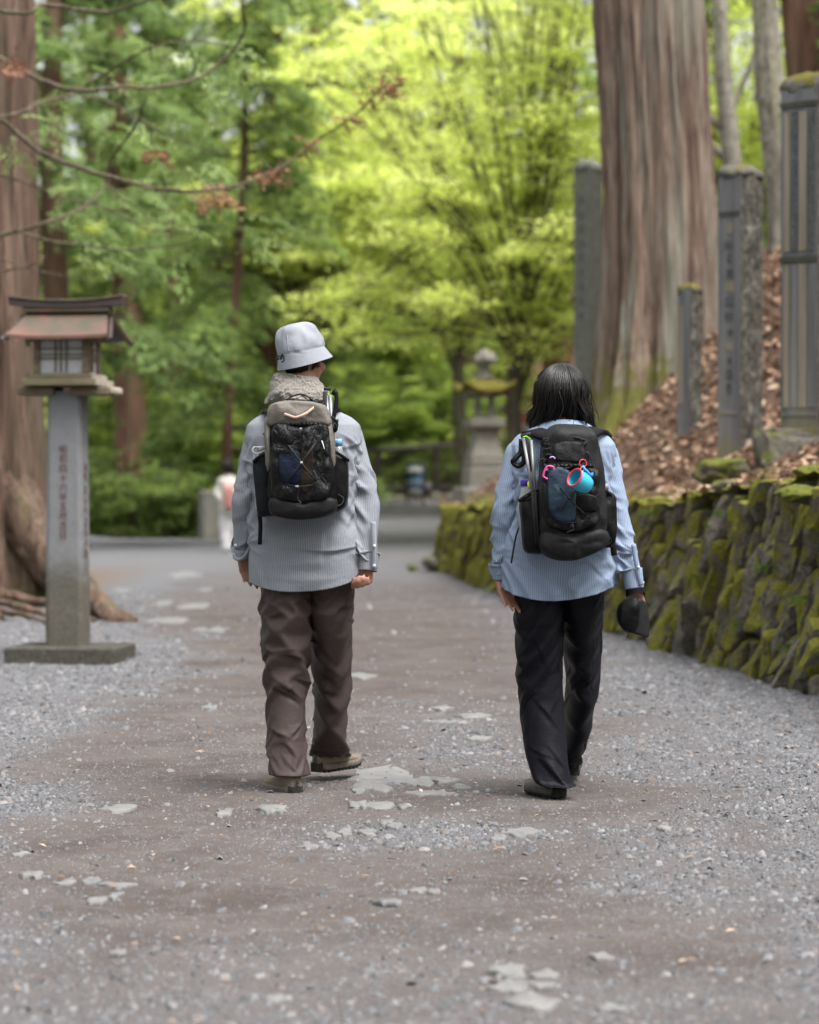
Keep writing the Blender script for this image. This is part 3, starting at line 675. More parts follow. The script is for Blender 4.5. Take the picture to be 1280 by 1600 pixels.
# (variant, pixel x, distance, label)
CT = [(0, 192, 58, 'conifer with thick red-brown trunk beyond the crest right of the post lantern', 0, 1.2), (2, 368, 50, 'slim straight conifer with thin brown trunk behind the man in the hat', 1.2, 1.0),
      (1, 92, 47, 'dark conifer close behind the post lantern roof', 0, 1), (1, 262, 62, 'dark conifer between the thick red trunk and the grey concrete block', 0, 1),
      (0, 428, 66, 'conifer with dark trunk directly behind the bucket hat', 0, 1), (1, 330, 70, 'shaded conifer behind the distant walker in white', 0, 1), (0, 20, 64, 'tall conifer behind the left cedar trunk', 0, 1),
      (1, 482, 78, 'tall conifer rising left of the bright maple', 0, 1), (0, 140, 76, 'tall far conifer above the post lantern', 0, 1), 
      (1, 560, 84, 'far conifer seen through the left part of the maple', 0, 1), (0, 725, 80, 'far conifer with bare brown trunk left of the stone lantern', 0, 1.2), (0, 868, 62, 'conifer with pinkish trunk seen through the maple near the big cedar', 1.0, 1.3),
      (0, 1268, 44, 'reddish cedar behind the tall carved stele at the right edge', .5, 1.5), (1, 1180, 66, 'far conifer between the pale trunks at right', 1.5, 1),
      (0, 640, 92, 'farthest conifer behind the middle of the maple', 0, 1)]
rs = np.random.default_rng(3)
for k, (v, px, yy_, lb, zo, th_) in enumerate(CT):
    x = (px-640)/F*yy_; zg = 0
    if x > wx(min(yy_, 37))+.5 and px > 900: zo = float(zb(x, yy_))-float(gz(x, yy_))
    conifer(v, x, yy_, rs.uniform(0, 6.28), rs.uniform(.95, 1.15), lb, 'conifers of the forest behind the path', zo if px > 900 else 0, th_)

# broadleaf trees: curved limbs, flat tiers of small leaves
def broad_data(seed, h, spread, r, nlimb, tiers, leaf, nleaf, mat, zlo=.25, bias=(0, 0), twig=MAT_TRUNK_DARK, lean=(0, 0)):
    r_ = np.random.default_rng(seed); L, T = [], []
    top = np.array([lean[0], lean[1], h*.55]); tk = [np.zeros(3), np.array([.1*r_.normal(), .1, h*.2])+top*.1, top*.6+[.1, 0, 0], top]
    L.append(limb(tk, r, r*.30, 10, 20, .05, seed)); Q = smooth_path(tk, 30)
    for b in range(nlimb):
        f = r_.uniform(.25, 1); p0 = Q[int(f*29)]; a = r_.uniform(0, 6.283); z = h*r_.uniform(zlo, 1.0)
        rad = spread*math.sqrt(max(.08, 1-((z/h-.55)/.55)**2))*r_.uniform(.45, 1.0)
        e = np.array([math.cos(a)*rad+bias[0], math.sin(a)*rad+bias[1], z]); mid = (p0+e)/2+[0, 0, .12*h*r_.uniform(0, .6)]
        q = [p0, p0*.6+mid*.4+[0, 0, .1], mid, e*.75+mid*.25+[0, 0, .05], e]; L.append(limb(q, r*.19*r_.uniform(.6, 1), .008, 6, 14, .12, b)); S = smooth_path(q, 20)
        for _ in range(tiers):
            g_ = S[r_.integers(7, 20)]+np.array([r_.normal(0, .35), r_.normal(0, .35), r_.normal(0, .12)]); T.append((g_, r_.uniform(.35, .85)))
            L.append(limb([S[r_.integers(5, 18)], g_+[0, 0, -.03]], .014, .004, 4, 4))
    C = np.array([t[0] for t in T]); R = np.array([t[1] for t in T]); n_ = len(C); per = max(4, nleaf//n_)
    a = r_.uniform(0, 6.283, (n_, per)); rr = np.sqrt(r_.uniform(0, 1, (n_, per)))*R[:, None]
    sl_ = r_.normal(0, .16, (n_, 2)); ex = rr*np.cos(a); ey = rr*np.sin(a)*r_.uniform(.5, 1, (n_, 1))
    P = C[:, None]+np.stack([ex, ey, ex*sl_[:, :1]+ey*sl_[:, 1:]-.22*rr*rr+r_.normal(0, .045, (n_, per))], -1)
    P = P.reshape(-1, 3); V, Fc = leafquads(P, leaf*r_.uniform(.6, 1.35, len(P)), r_, .62, .8, .12)
    tn = np.repeat(np.clip(r_.normal(.55, .16, n_), 0, 1), per)+r_.normal(0, .12, n_*per)
    lv, lf_ = join(L)
    return (mesh('trunk', lv, lf_, twig, data_only=True), mesh('crown', V, Fc, mat, smooth=False, attrs={'tint': np.repeat(np.clip(tn, 0, 1), 4)}, data_only=True))
def broad(data, name, x, y, z, label, group=None, rz=0, s=1, cat='tree'):
    t = thing(name, label, cat, (x, y, z), group); t.rotation_euler.z = rz; t.scale = (s, s, s)
    link('trunk', data[0], t); link('crown', data[1], t); return t
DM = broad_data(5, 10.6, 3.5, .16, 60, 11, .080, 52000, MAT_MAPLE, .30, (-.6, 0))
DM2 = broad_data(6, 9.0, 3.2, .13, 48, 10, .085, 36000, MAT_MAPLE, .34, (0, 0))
DG = broad_data(8, 5.0, 2.3, .08, 34, 9, .10, 26000, MAT_MAPLE_G, .10)
DS = broad_data(9, 2.4, 1.3, .03, 20, 7, .085, 7000, MAT_CONIF, .1)
def gx_(px, Y): return (px-640)/F*Y
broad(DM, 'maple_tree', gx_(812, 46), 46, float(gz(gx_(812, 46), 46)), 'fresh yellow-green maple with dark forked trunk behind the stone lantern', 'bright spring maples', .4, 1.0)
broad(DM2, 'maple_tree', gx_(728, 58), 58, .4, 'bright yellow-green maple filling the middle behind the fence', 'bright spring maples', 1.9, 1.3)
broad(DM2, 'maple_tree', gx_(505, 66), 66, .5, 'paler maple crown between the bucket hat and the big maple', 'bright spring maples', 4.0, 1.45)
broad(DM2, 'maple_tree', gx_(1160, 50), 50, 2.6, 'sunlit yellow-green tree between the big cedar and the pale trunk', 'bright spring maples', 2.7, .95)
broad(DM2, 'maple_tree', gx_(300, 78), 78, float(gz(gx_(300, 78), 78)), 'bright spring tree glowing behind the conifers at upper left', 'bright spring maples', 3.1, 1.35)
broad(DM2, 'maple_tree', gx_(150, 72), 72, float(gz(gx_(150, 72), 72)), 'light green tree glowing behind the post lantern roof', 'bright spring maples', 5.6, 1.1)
for k, (px, yy_, s, lb) in enumerate(((560, 77, 1.0, 'mid-green shrubby tree behind the man\'s right shoulder'), (640, 78, 1.15, 'mid-green shrubby tree above the dark railing'), (470, 76, 1.05, 'green bushy tree behind the man\'s neck'),
                                      (310, 66, .95, 'green bushy tree above the distant walker'), (245, 60, .8, 'leafy shrub left of the grey concrete block'), (120, 70, 1.1, 'green bushy tree behind the post lantern'),
                                      (1240, 52, 1.0, 'green bushy tree between the stele tops at right'), (1120, 48, .9, 'green bushy tree right of the big cedar trunk'), (770, 82, 1.1, 'green bushy tree behind the stone lantern finial'),
                                      (690, 80, .7, 'low green bush behind the railing left of the stone lantern'), (400, 80, 1.2, 'tall green bushy tree beyond the slim conifer'), (625, 76, .75, 'light green bush in front of the maple right of the man'), (530, 75, .75, 'light green bush just behind the man\'s pack'), (705, 77, .7, 'light green bush over the railing left of the stone lantern'), (415, 57, .62, 'light green bush left of the bucket hat'), (330, 60, .7, 'light green bush above the walker in white'), (200, 84, 1.2, 'tall green bushy tree beyond the red trunk'))):
    x = gx_(px, yy_); z = float(zb(x, yy_)) if px > 900 else float(gz(x, yy_))
    broad(DG, 'bushy_tree', x, yy_, z-.2, lb, 'green bushy trees of the undergrowth', k*1.3, s)
for k, (px, yy_, s, lb) in enumerate(((150, 60, 1.0, 'dark low shrub at the foot of the red-brown trunk'), (235, 57.5, .8, 'low shrub at the crest left of the concrete block'), (275, 59, 1.0, 'twiggy shrub above the concrete block'), (100, 58, .9, 'low shrub beside the lantern post at the crest'),
                                      (610, 76, .9, 'low shrub behind the railing near the man\'s sleeve'), (835, 60, .9, 'low shrub behind the small notice board'), (790, 58, .7, 'low shrub right of the stone lantern'))):
    x = gx_(px, yy_); broad(DS, 'shrub', x, yy_, float(gz(x, yy_))-.05, lb, 'low shrubs of the forest edge', k*2.1, s, 'shrub')
# pale deciduous trunks on the bank at right
def bank_tree(px0, px1, Y, r, label, limbs=()):
    x0 = gx_(px0, Y); z0 = float(zb(x0, Y)); t = thing('deciduous_tree', label, 'tree', (x0, Y, z0), 'pale trunks on the bank')
    ax = [np.array([x0, Y, z0-.2]), W((px0*2+px1)/3+6, 300, Y), W((px0+2*px1)/3-3, 120, Y), W(px1, -40, Y), W(px1-15, -400, Y)]
    V, Fc, bs = trunk_mesh(ax, [r*1.15, r, r*.9, r*.8, r*.55], 40, 60, .05, 3, r*.4, .3, 4, int(px0), .012); part('trunk', V, Fc, MAT_TRUNK_PALE, t, attrs={'base': bs})
    for q, (pts, r0) in enumerate(limbs):
        V, Fc = limb([W(a, b, Y+.2*q) for a, b in pts], r0, r0*.4, 8, 18, .05, q); part('branch', V, Fc, MAT_TRUNK_PALE, t)
bank_tree(1228, 1192, 33, .19, 'thick pale mottled trunk leaning left behind the two tall steles')
bank_tree(1152, 1122, 38, .13, 'thinner pale trunk with dark side boughs right of the big cedar', (([(1150, 215), (1120, 195), (1095, 170)], .06), ([(1152, 255), (1125, 205), (1098, 190)], .05), ([(1150, 262), (1118, 235), (1095, 205), (1070, 190)], .07), ([(1140, 180), (1165, 120), (1190, 60), (1215, 20)], .05)))
# slanting bare maple bough and other dark boughs belong to the nearest maple; a loose bough stands in the gap by the sign
# distant wood closing the view
rs = np.random.default_rng(51)
n = 50000
px = rs.uniform(-800, 2100, n); yy_ = rs.uniform(88, 112, n); py = rs.uniform(-150, 760, n)
cl = fbm(np.stack([px*.012, py*.016, yy_*.08], -1), 3, 61)
hole = (py < 230)&(fbm(np.stack([px*.02, py*.02, 0*px], -1), 2, 71) > -.2)
kp = (cl > -.12) & ~hole & ~((np.abs(px-826) < 16)&(np.abs(py-525) < 34)); px, py, yy_, cl = px[kp], py[kp], yy_[kp], cl[kp]
P = np.stack([(px-640)/F*yy_, yy_, CAMH-(py-HOR)/F*yy_], -1); P[:, 2] = np.maximum(P[:, 2], gz(P[:, 0], P[:, 1])+.2)
V, Fc = leafquads(P, rs.uniform(.2, .5, len(P)), rs, .45, .7, .15)
o = mesh('distant_wood', V, Fc, MAT_MAPLE_G, smooth=False, attrs={'tint': np.repeat(np.clip(.45+.35*cl+rs.normal(0, .1, len(P)), 0, 1), 4)})
tag(o, 'dense green distant wood closing the view behind all the trees', 'wood', kind='stuff')

# unseen leaves of the wood, added to cut side light; open only above the path
rs = np.random.default_rng(88)
n = 36000; side = rs.integers(0, 3, n); Pw = np.empty((n, 3))
Pw[:, 0] = np.where(side == 0, -rs.uniform(8.5, 15, n), np.where(side == 1, rs.uniform(8.5, 16, n), rs.uniform(-14, 14, n))); Pw[:, 1] = np.where(side == 2, -rs.uniform(9, 16, n), rs.uniform(-14, 56, n)); Pw[:, 0] -= np.where((side == 0)&(Pw[:, 1] > 42), 3.0, 0); Pw[:, 0] += np.where((side == 1)&(Pw[:, 1] > 42), 3.0, 0); Pw[:, 2] = rs.uniform(.3, 15, n)
Pw = Pw[fbm(Pw*.35, 2, 5) > -.45]; Pw[:, 2] += np.where((Pw[:, 0] > 8)&(Pw[:, 1] > 12), 3.0, 0)
V, Fc = leafquads(Pw, rs.uniform(.3, .65, len(Pw)), rs, .35, .7, .15)
o = mesh('unseen_shading_wood', V, Fc, MAT_CONIF, smooth=False, attrs={'tint': np.repeat(rs.uniform(.1, .6, len(Pw)), 4)}); tag(o, 'unseen green leaves added around the path to cut the light from the sides', 'wood', kind='stuff')
# ------------------------------------------------------------------ wooden lantern on a granite post
m = Mat('granite', .75, .35)
sp = m.noise(240, 4, .8); lg = m.noise(8, 5, .6)
gc = m.ramp(sp, [(.30, (.06, .061, .066)), (.5, (.165, .168, .18)), (.68, (.29, .294, .31))])
gc = m.mix(m.ramp(lg, [(.4, 0), (.75, .4)]), gc, (.16, .155, .14))
hz = m.math('ADD', m.axis(2), m.math('MULTIPLY', m.math('SUBTRACT', m.noise(5, 5, .6), .5), .5))
stn = m.ramp(m.math('MULTIPLY', hz, .6), [(.30, .82), (.44, 0)])       # damp algae stain on the foot of the post
gc = m.mix(stn, gc, m.ramp(m.noise(60, 4), [(.3, (.05, .044, .029)), (.7, (.105, .094, .064))]))
MAT_GRANITE = m.set(color=gc, normal=m.bump(sp, .35, .004))
m = Mat('weathered_wood', .85, .25)
wn = m.noise(14, 6, .7, m.coord((.25, 3, 3))); wg = m.noise(5, 4)
MAT_WOOD = m.set(color=m.mix(m.ramp(wg, [(.45, 0), (.7, .7)]), m.ramp(wn, [(.3, (.075, .056, .036)), (.7, (.20, .16, .115))]), (.11, .115, .055)), normal=m.bump(wn, .5, .006))
m = Mat('pale_endgrain', .85, .2); wn = m.noise(20, 5)
MAT_WOODPALE = m.set(color=m.ramp(wn, [(.3, (.24, .21, .165)), (.7, (.46, .42, .35))]), normal=m.bump(wn, .4, .005))
m = Mat('rusted_copper_roof', .6, .4); rn = m.noise(4.5, 6, .6); r2 = m.noise(30, 5)
MAT_ROOF = m.set(color=m.mix(m.math('MULTIPLY', r2, .4), m.ramp(rn, [(.36, (.055, .052, .038)), (.46, (.08, .06, .043)), (.56, (.125, .062, .046)), (.7, (.175, .078, .066))]), (.10, .08, .06)), normal=m.bump(r2, .3, .004))
MAT_ROOFDARK = plain('dark_ridge_metal', (.05, .036, .034), .6, .4, .35, 14, .2)
MAT_PAPER = plain('lantern_pane', (.42, .42, .43), .45, .5, .08, 8, .05)
m = Mat('red_lettering', .8, .2); MAT_RED = m.set(color=m.ramp(m.noise(60, 4), [(.35, (.07, .022, .02)), (.7, (.15, .04, .034))]))
LY = 18.3; LS = LY/F
lan = thing('post_lantern', 'wooden shrine lantern with curved roof on a tall inscribed granite post', 'lantern', (W(106, 748, LY)[0], LY, 0))
LX = float(lan.location.x); RZ = -.13                # the lantern is turned a little: its right flank shows
cR, sR = math.cos(RZ), math.sin(RZ)
def LL(V):                                         # lantern space -> world
    V = np.asarray(V, float).reshape(-1, 3); return np.stack([LX+V[:, 0]*cR-V[:, 1]*sR, LY+V[:, 0]*sR+V[:, 1]*cR, V[:, 2]], -1)
def lpart(name, shapes, mat, par=None, **kw):
    V, Fc = join(shapes); o = part(name, LL(V), Fc, mat, lan, smooth=False, **kw)
    if par is not None: o.parent = par
    return o
def zz(py): return CAMH-(py-HOR)*LS
MAT_BASE = moss_rock('damp_base_stone', (.045, .042, .034), (.12, .112, .094), .36, moss_lo=(.04, .045, .008), moss_hi=(.18, .17, .02), upw=-.1)
lpart('base_slab', [box((0.02, .0, .03), (.74, .66, .13), bev=.012)], MAT_BASE)
wB, wT = .255, .225
def post_ring(w_, z, ch=.02):
    h = w_/2; return np.array([(-h, -h+ch, z), (-h+ch, -h, z), (h-ch, -h, z), (h, -h+ch, z), (h, h-ch, z), (h-ch, h, z), (-h+ch, h, z), (-h, h-ch, z)])
pv, pf = loft_rings([resample(post_ring(wB+(wT-wB)*t_, .09+(zz(612)-.09)*t_), 48) for t_ in np.linspace(0, 1, 70)]); pv = pv+np.stack([fbm(pv*16+q*3, 3) for q in range(3)], -1)*np.array([.0025, .0012, 0]); post = lpart('post', [(pv, pf)], MAT_GRANITE)
# carved red date on the front face, small marks on the flank
def text_mesh(s, size):
    cu = bpy.data.curves.new('txt', 'FONT'); cu.body = s; cu.size = size; cu.align_x = 'CENTER'; cu.align_y = 'CENTER'; cu.resolution_u = 2
    ob = bpy.data.objects.new('txt', cu); COL.objects.link(ob); dg = bpy.context.evaluated_depsgraph_get()
    me = bpy.data.meshes.new_from_object(ob.evaluated_get(dg)); V = np.array([v.co[:] for v in me.vertices]) if len(me.vertices) else np.zeros((0, 3)); Fc = [tuple(p.vertices) for p in me.polygons]
    bpy.data.objects.remove(ob); bpy.data.curves.remove(cu); bpy.data.meshes.remove(me); return V, Fc
for k, ch in enumerate('昭和四十六年五月吉日'):
    V, Fc = text_mesh(ch, .060)
    if len(V) == 0: print('no glyph', ch); continue
    z = zz(703+k*14.8); t_ = (z-.09)/(zz(612)-.09); h = (wB+(wT-wB)*t_)/2
    lpart('character', [(np.stack([V[:, 0]+.0, np.full(len(V), -h-.005), V[:, 1]+z], -1), Fc)], MAT_RED, post)
for k in range(9):
    z = zz(730+k*17); t_ = (z-.09)/(zz(612)-.09); h = (wB+(wT-wB)*t_)/2; r_ = np.random.default_rng(k)
    st = []
    for _ in range(5):
        a, b = r_.uniform(-.02, .02), r_.uniform(-.022, .022)
        st.append(box((h+.004, a, z+b), (.002, .034 if r_.uniform() < .5 else .006, .006 if _ % 2 else .03)))
    lpart('carved_mark', st, MAT_RED, post)
# timber head: crossed beams, stepped platform, lattice box, roof
zb0 = zz(612)
for nm, c, s in (('cross_beam', (-.18, -.02, zb0+.0), (.25, .30, .055)), ('cross_beam', (.19, -.02, zb0), (.26, .30, .055)), ('bracket', (0, 0, zb0+.045), (.20, .20, .03))):
    lpart(nm, [box(c, s, bev=.01)], MAT_WOOD)
lpart('beam_end', [box((.335, -.02, zb0+.002), (.035, .25, .05), bev=.012)], MAT_WOODPALE)
z1 = zz(598)
lpart('platform', [box((0, 0, z1-.005), (.50, .50, .045), bev=.006), box((0, 0, z1+.034), (.43, .43, .034), bev=.006)], MAT_WOOD)
lpart('platform_edge', [box((.254, 0, z1-.004), (.010, .46, .040)), box((.219, 0, z1+.036), (.010, .38, .030))], MAT_WOODPALE)
zb1, zt1 = zz(585), zz(527); hb = .165
for sx in (-1, 1):
    for sy in (-1, 1): lpart('corner_post', [box((sx*hb, sy*hb, (zb1+zt1)/2), (.04, .04, zt1-zb1+.02), bev=.004)], MAT_WOOD)
lpart('rail', [box((0, -hb, zt1-.012), (.29, .034, .04)), box((0, hb, zt1-.012), (.29, .034, .04)), box((hb, 0, zt1-.012), (.034, .29, .04)), box((-hb, 0, zt1-.012), (.034, .29, .04))], MAT_WOOD)
for ax_, sg in ((0, -1), (0, 1), (1, 1), (1, -1)):
    def R4(c, s):
        return box((c[0], sg*c[1], c[2]), (s[0], s[1], s[2])) if ax_ == 0 else box((sg*c[1], c[0], c[2]), (s[1], s[0], s[2]))
    pane = lpart('pane', [R4((0, hb-.012, (zb1+zt1)/2-.01), (.29, .008, zt1-zb1-.02))], MAT_PAPER)
    for xx_ in (-.040, -.003, .035): lpart('lattice_bar', [R4((xx_, hb+.0, (zb1+zt1)/2-.01), (.010, .012, zt1-zb1-.04))], MAT_WOOD, pane)
    for z_ in (.40, .50, .66): lpart('lattice_bar', [R4((0, hb+.001, zb1+(zt1-zb1)*z_), (.285, .010, .009))], MAT_WOOD, pane)
# roof: two slopes, verge boards and an upswept ridge
ze, zr = zz(528), zz(487)
def slope(sg):
    xs = np.linspace(-1, 1, 13); rows = []
    for t_, (yo, z_) in zip(np.linspace(0, 1, 7), [(.31*(1-t)**1.0, ze+(zr-ze)*(t**1.25)) for t in np.linspace(0, 1, 7)]):
        hw_ = .345-.07*t_; rows.append(np.stack([xs*hw_, np.full(13, sg*yo), np.full(13, z_)+.012*xs*xs*(1-t_)], -1))
    top = np.array(rows); bot = top.copy(); bot[..., 2] -= .022
    Fa = gridf(7, 13, False).tolist(); V = np.concatenate([top.reshape(-1, 3), bot.reshape(-1, 3)])
    Fb = [tuple(i+91 for i in f[::-1]) for f in Fa]; ed = [(i, i+1) for i in range(12)]+[(78+i, 79+i) for i in range(12)]+[(i*13, i*13+13) for i in range(6)]+[(i*13+12, i*13+25) for i in range(6)]
    return V, Fa+Fb+[(a, b, b+91, a+91) for a, b in ed]
for sg in (-1, 1): lpart('roof_slope', [slope(sg)], MAT_ROOF)
for sx in (-1, 1):
    for sg in (-1, 1):
        P = np.array([(sx*(.365-.07*t), sg*(.33*(1-t)+.0), ze-.03+(zr-ze)*t**1.25) for t in np.linspace(0, 1, 8)])
        lpart('verge_board', [tube(P, .022, 6, ell=.55)], MAT_WOOD if sg > 0 else MAT_ROOFDARK)
lpart('gable', [(np.array([(sx*.20, y_, z_) for sx in (-1, 1) for y_, z_ in ((-.24, ze-.01), (.24, ze-.01), (0, zr-.02))]), [(0, 1, 2), (5, 4, 3), (0, 3, 4, 1), (1, 4, 5, 2), (2, 5, 3, 0)])], MAT_WOOD)
lpart('ridge_cap', [box((0, 0, zr+.012), (.60, .11, .035), bev=.004)], MAT_ROOF)
xs = np.linspace(-1, 1, 21); rg = []
for x_ in xs:
    zt_ = zz(471)+.030*abs(x_)**2.2; zb_ = zz(481)+.016*abs(x_)**2; wd = .065; rg.append(np.array([(x_*.385*(1 if True else 1), -wd, zb_), (x_*.385, wd, zb_), (x_*(.385+.006), wd, zt_), (x_*.391, -wd, zt_)]))
lpart('ridge', [loft_rings(rg)], MAT_ROOFDARK)
lpart('ridge_top', [loft_rings([r_[[3, 2, 2, 3]]+np.array([(0, -.012, .001), (0, .012, .001), (0, .012, .012), (0, -.012, .012)]) for r_ in rg])], MAT_WOOD)

# ------------------------------------------------------------------ stone lantern on its plinth at the wall end
MAT_STONE = moss_rock('lantern_stone', (.13, .12, .10), (.30, .285, .25), .28, upw=.10)
MAT_STONEMOSS = moss_rock('lantern_roof_stone', (.20, .185, .155), (.40, .38, .34), .60, moss_lo=(.05, .045, .006), moss_hi=(.17, .145, .018), upw=.25)
SY = 38.3; SS = SY/F; sxc = (757-640)*SS
def sz(py): return CAMH-(py-HOR)*SS
sl_t = thing('stone_lantern', 'tall grey stone lantern with mossy flared roof on a plinth at the wall end', 'lantern', (sxc, SY, sz(812)))
def poly_ring(n_, r_, z, rot=0.0, curl=0.0, sqr=0):
    a = np.linspace(0, 2*PI, n_*4, endpoint=False)+rot; k = np.cos(PI/n_)/np.cos(((a-rot) % (2*PI/n_))-PI/n_)
    return np.stack([r_*k*np.cos(a), r_*k*np.sin(a), z+curl*((k-np.cos(PI/n_))/(1-np.cos(PI/n_)))**2], -1)
def spart(name, prof, mat, n_=4, rot=PI/4, smooth=False):
    V, Fc = loft_rings([poly_ring(n_, r_, z, rot+.2, c_) for r_, z, c_ in prof]); V = V+np.array([sxc, SY, 0]); return part(name, V, Fc, mat, sl_t, smooth=smooth)
s2 = math.sqrt(2)
hwid = lambda p: p/2*SS*s2
spart('plinth', [(hwid(112), sz(830), 0), (hwid(112), sz(795), 0), (hwid(104), sz(790), 0)], MAT_STONE)
spart('base', [(hwid(84), sz(790), 0), (hwid(84), sz(764), 0), (hwid(78), sz(761), 0)], MAT_STONE)
spart('lower_block', [(hwid(60), sz(761), 0), (hwid(58), sz(733), 0), (hwid(54), sz(730), 0)], MAT_STONE)
spart('moulding', [(hwid(50), sz(730), 0), (hwid(54), sz(727), 0), (hwid(54), sz(722), 0), (hwid(48), sz(718), 0)], MAT_STONE, 4)
spart('shaft', [(hwid(52), sz(718), 0), (hwid(50), sz(712), 0), (hwid(42), sz(702), 0), (hwid(36), sz(688), 0), (hwid(35), sz(675), 0), (hwid(42), sz(669), 0)], MAT_STONE)
spart('platform', [(hwid(44), sz(669), 0), (hwid(56), sz(666), 0), (hwid(56), sz(656), 0), (hwid(52), sz(654), 0)], MAT_STONE)
for sx in (-1, 1):
    for sy in (-1, 1):
        V, Fc = box((sxc+sx*11*SS, SY+sy*11*SS, sz(638)), (9*SS, 9*SS, 34*SS), bev=.006); part('light_chamber_post', V, Fc, MAT_STONE, sl_t, smooth=False)
V, Fc = box((sxc, SY, sz(651)), (34*SS, 34*SS, 6*SS)); part('light_chamber_sill', V, Fc, MAT_STONE, sl_t, smooth=False)
spart('roof', [(hwid(34), sz(622), 0), (hwid(74), sz(618), .09), (hwid(84), sz(612), .13), (hwid(82), sz(609), .13), (hwid(66), sz(605), .05), (hwid(50), sz(599), 0), (hwid(38), sz(594), 0), (hwid(16), sz(593), 0)], MAT_STONEMOSS, smooth=True)
V, Fc = loft_rings([poly_ring(8, r_*SS, sz(y_)) for r_, y_ in ((15, 594), (16, 588), (9, 583), (8, 574), (14, 569), (19, 564), (17, 556), (9, 550), (2, 546))])
V = V+np.array([sxc, SY, 0]); V = V+.045*np.stack([fbm(V*11+q*5, 3) for q in range(3)], -1); part('finial', V, Fc, MAT_STONE, sl_t)

# ------------------------------------------------------------------ steles on the bank
m = Mat('stele_slate', .6, .4); ca = m.noise(6, 6, .65, m.coord((1, 1, .05))); cb = m.noise(90, 4, .7)
sc_ = m.ramp(ca, [(.30, (.06, .06, .064)), (.5, (.135, .135, .142)), (.62, (.20, .192, .175)), (.75, (.28, .26, .22))])
gm_ = m.ramp(m.math('ADD', m.axis(2), m.math('MULTIPLY', m.noise(7, 4), .5)), [(.18, 1), (.42, 0)])
sc_ = m.mix(m.math('MULTIPLY', gm_, .8), sc_, (.18, .14, .02))
MAT_STELE = m.set(color=sc_, normal=m.bump(cb, .3, .004))
m = Mat('stele_rough_flank', .9, .25); ra = m.noise(16, 6, .75); rb = m.voro(20)
MAT_STELE_ROUGH = m.set(color=m.ramp(ra, [(.30, (.025, .022, .018)), (.5, (.095, .088, .075)), (.62, (.20, .19, .165)), (.74, (.42, .41, .38))]), normal=m.bump(ra, 1.0, .05))
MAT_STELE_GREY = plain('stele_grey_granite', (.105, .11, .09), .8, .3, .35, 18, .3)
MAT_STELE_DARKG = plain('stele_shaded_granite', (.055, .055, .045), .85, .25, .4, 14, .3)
MAT_MOSSTOP = moss_rock('stele_moss_cap', (.07, .066, .055), (.20, .19, .17), .42, moss_lo=(.06, .055, .01), moss_hi=(.20, .17, .03), upw=.2)
m = Mat('weathered_tan_inlay', .85, .2); MAT_TAN = m.set(color=m.ramp(m.noise(9, 6, .7, m.coord((1, 1, .08))), [(.3, (.15, .13, .10)), (.7, (.30, .265, .205))]))
m = Mat('carved_shadow_grey', .85, .2); MAT_CARVE = m.set(color=m.ramp(m.noise(40, 5, .75), [(.35, (.035, .035, .037)), (.6, (.10, .104, .108)), (.75, (.21, .225, .24))]))
def stele(px_l, px_e, px_r, py_t, py_b, Y, label, rough=True, capw=None, slant=18, front=MAT_STELE, side=MAT_STELE_ROUGH, lines=2, moss=True, name='stele'):
    # left edge, front corner and right edge of the two faces in view
    s = Y/F; zt, z0 = CAMH-(py_t-HOR)*s, CAMH-(py_b-HOR)*s
    xl, xe, xr = [(p-640)*s for p in (px_l, px_e, px_r)]
    a, b = xe-xl, xr-xe; t = thing(name, label, 'stele', (xe, Y, z0-.05))
    A = np.array([xl, Y+a*.9]); B = np.array([xe, Y]); C = np.array([xr, Y+b*1.1]); D = A+C-B; rows = 46; nn = 14
    H = zt-z0
    def face(p, q, bumpy, seed):
        u = np.linspace(0, 1, nn); h = np.linspace(-.05, 1, rows); U_, Hh = np.meshgrid(u, h)
        base = p[None, None]+(q-p)[None, None]*U_[..., None]; nrm = np.array([(q-p)[1], -(q-p)[0]]); nrm /= np.linalg.norm(nrm)
        P3 = np.stack([base[..., 0], base[..., 1], z0+Hh*H], -1); d = bumpy*fbm(P3*9+seed, 4)*np.clip(4*U_*(1-U_)+.25, 0, 1)
        P3[..., :2] += nrm*d[..., None]; P3[..., 2] -= np.clip((Hh-.965)/.035, 0, 1)*.03*0; return P3.reshape(-1, 3), gridf(rows, nn, False)
    V, Fc = face(A, B, .003, 1); part('front_face', V, Fc, front, t)
    V, Fc = face(B, C, .018 if rough else .004, 2); part('side_face', V, Fc, side, t)
    V, Fc = join([face(C, D, .006, 3), face(D, A, .006, 4)]); part('rear_face', V, Fc, side, t)
    cen = (A+C)/2; cap_h = slant*s
    ring = lambda f, z: np.array([[*(cen+(p-cen)*f), z] for p in (A, B, C, D)])
    V, Fc = loft_rings([resample(r_, 32) for r_ in (ring(1.012, zt-.03), ring(1.03, zt+cap_h*.15), ring(.93, zt+cap_h*.55), ring(.7, zt+cap_h*.85), ring(.3, zt+cap_h))]); V = V+np.stack([fbm(V*14+q*6, 3) for q in range(3)], -1)*np.array([.012, .012, .022])
    part('cap', V, Fc, MAT_MOSSTOP if moss else front, t)
    dr = (B-A)/np.linalg.norm(B-A); nr = np.array([dr[1], -dr[0]])
    fr = lambda u, z, d: np.array([*(A+(B-A)*u+nr*d), z])
    def strip(u0, u1, z_0, z_1, d): return np.array([fr(u0, z_0, .001), fr(u1, z_0, .001), fr(u1, z_1, .001), fr(u0, z_1, .001), fr(u0, z_0, d), fr(u1, z_0, d), fr(u1, z_1, d), fr(u0, z_1, d)]), [(4, 5, 6, 7), (0, 1, 5, 4), (1, 2, 6, 5), (2, 3, 7, 6), (3, 0, 4, 7)]
    return t, strip, z0, H
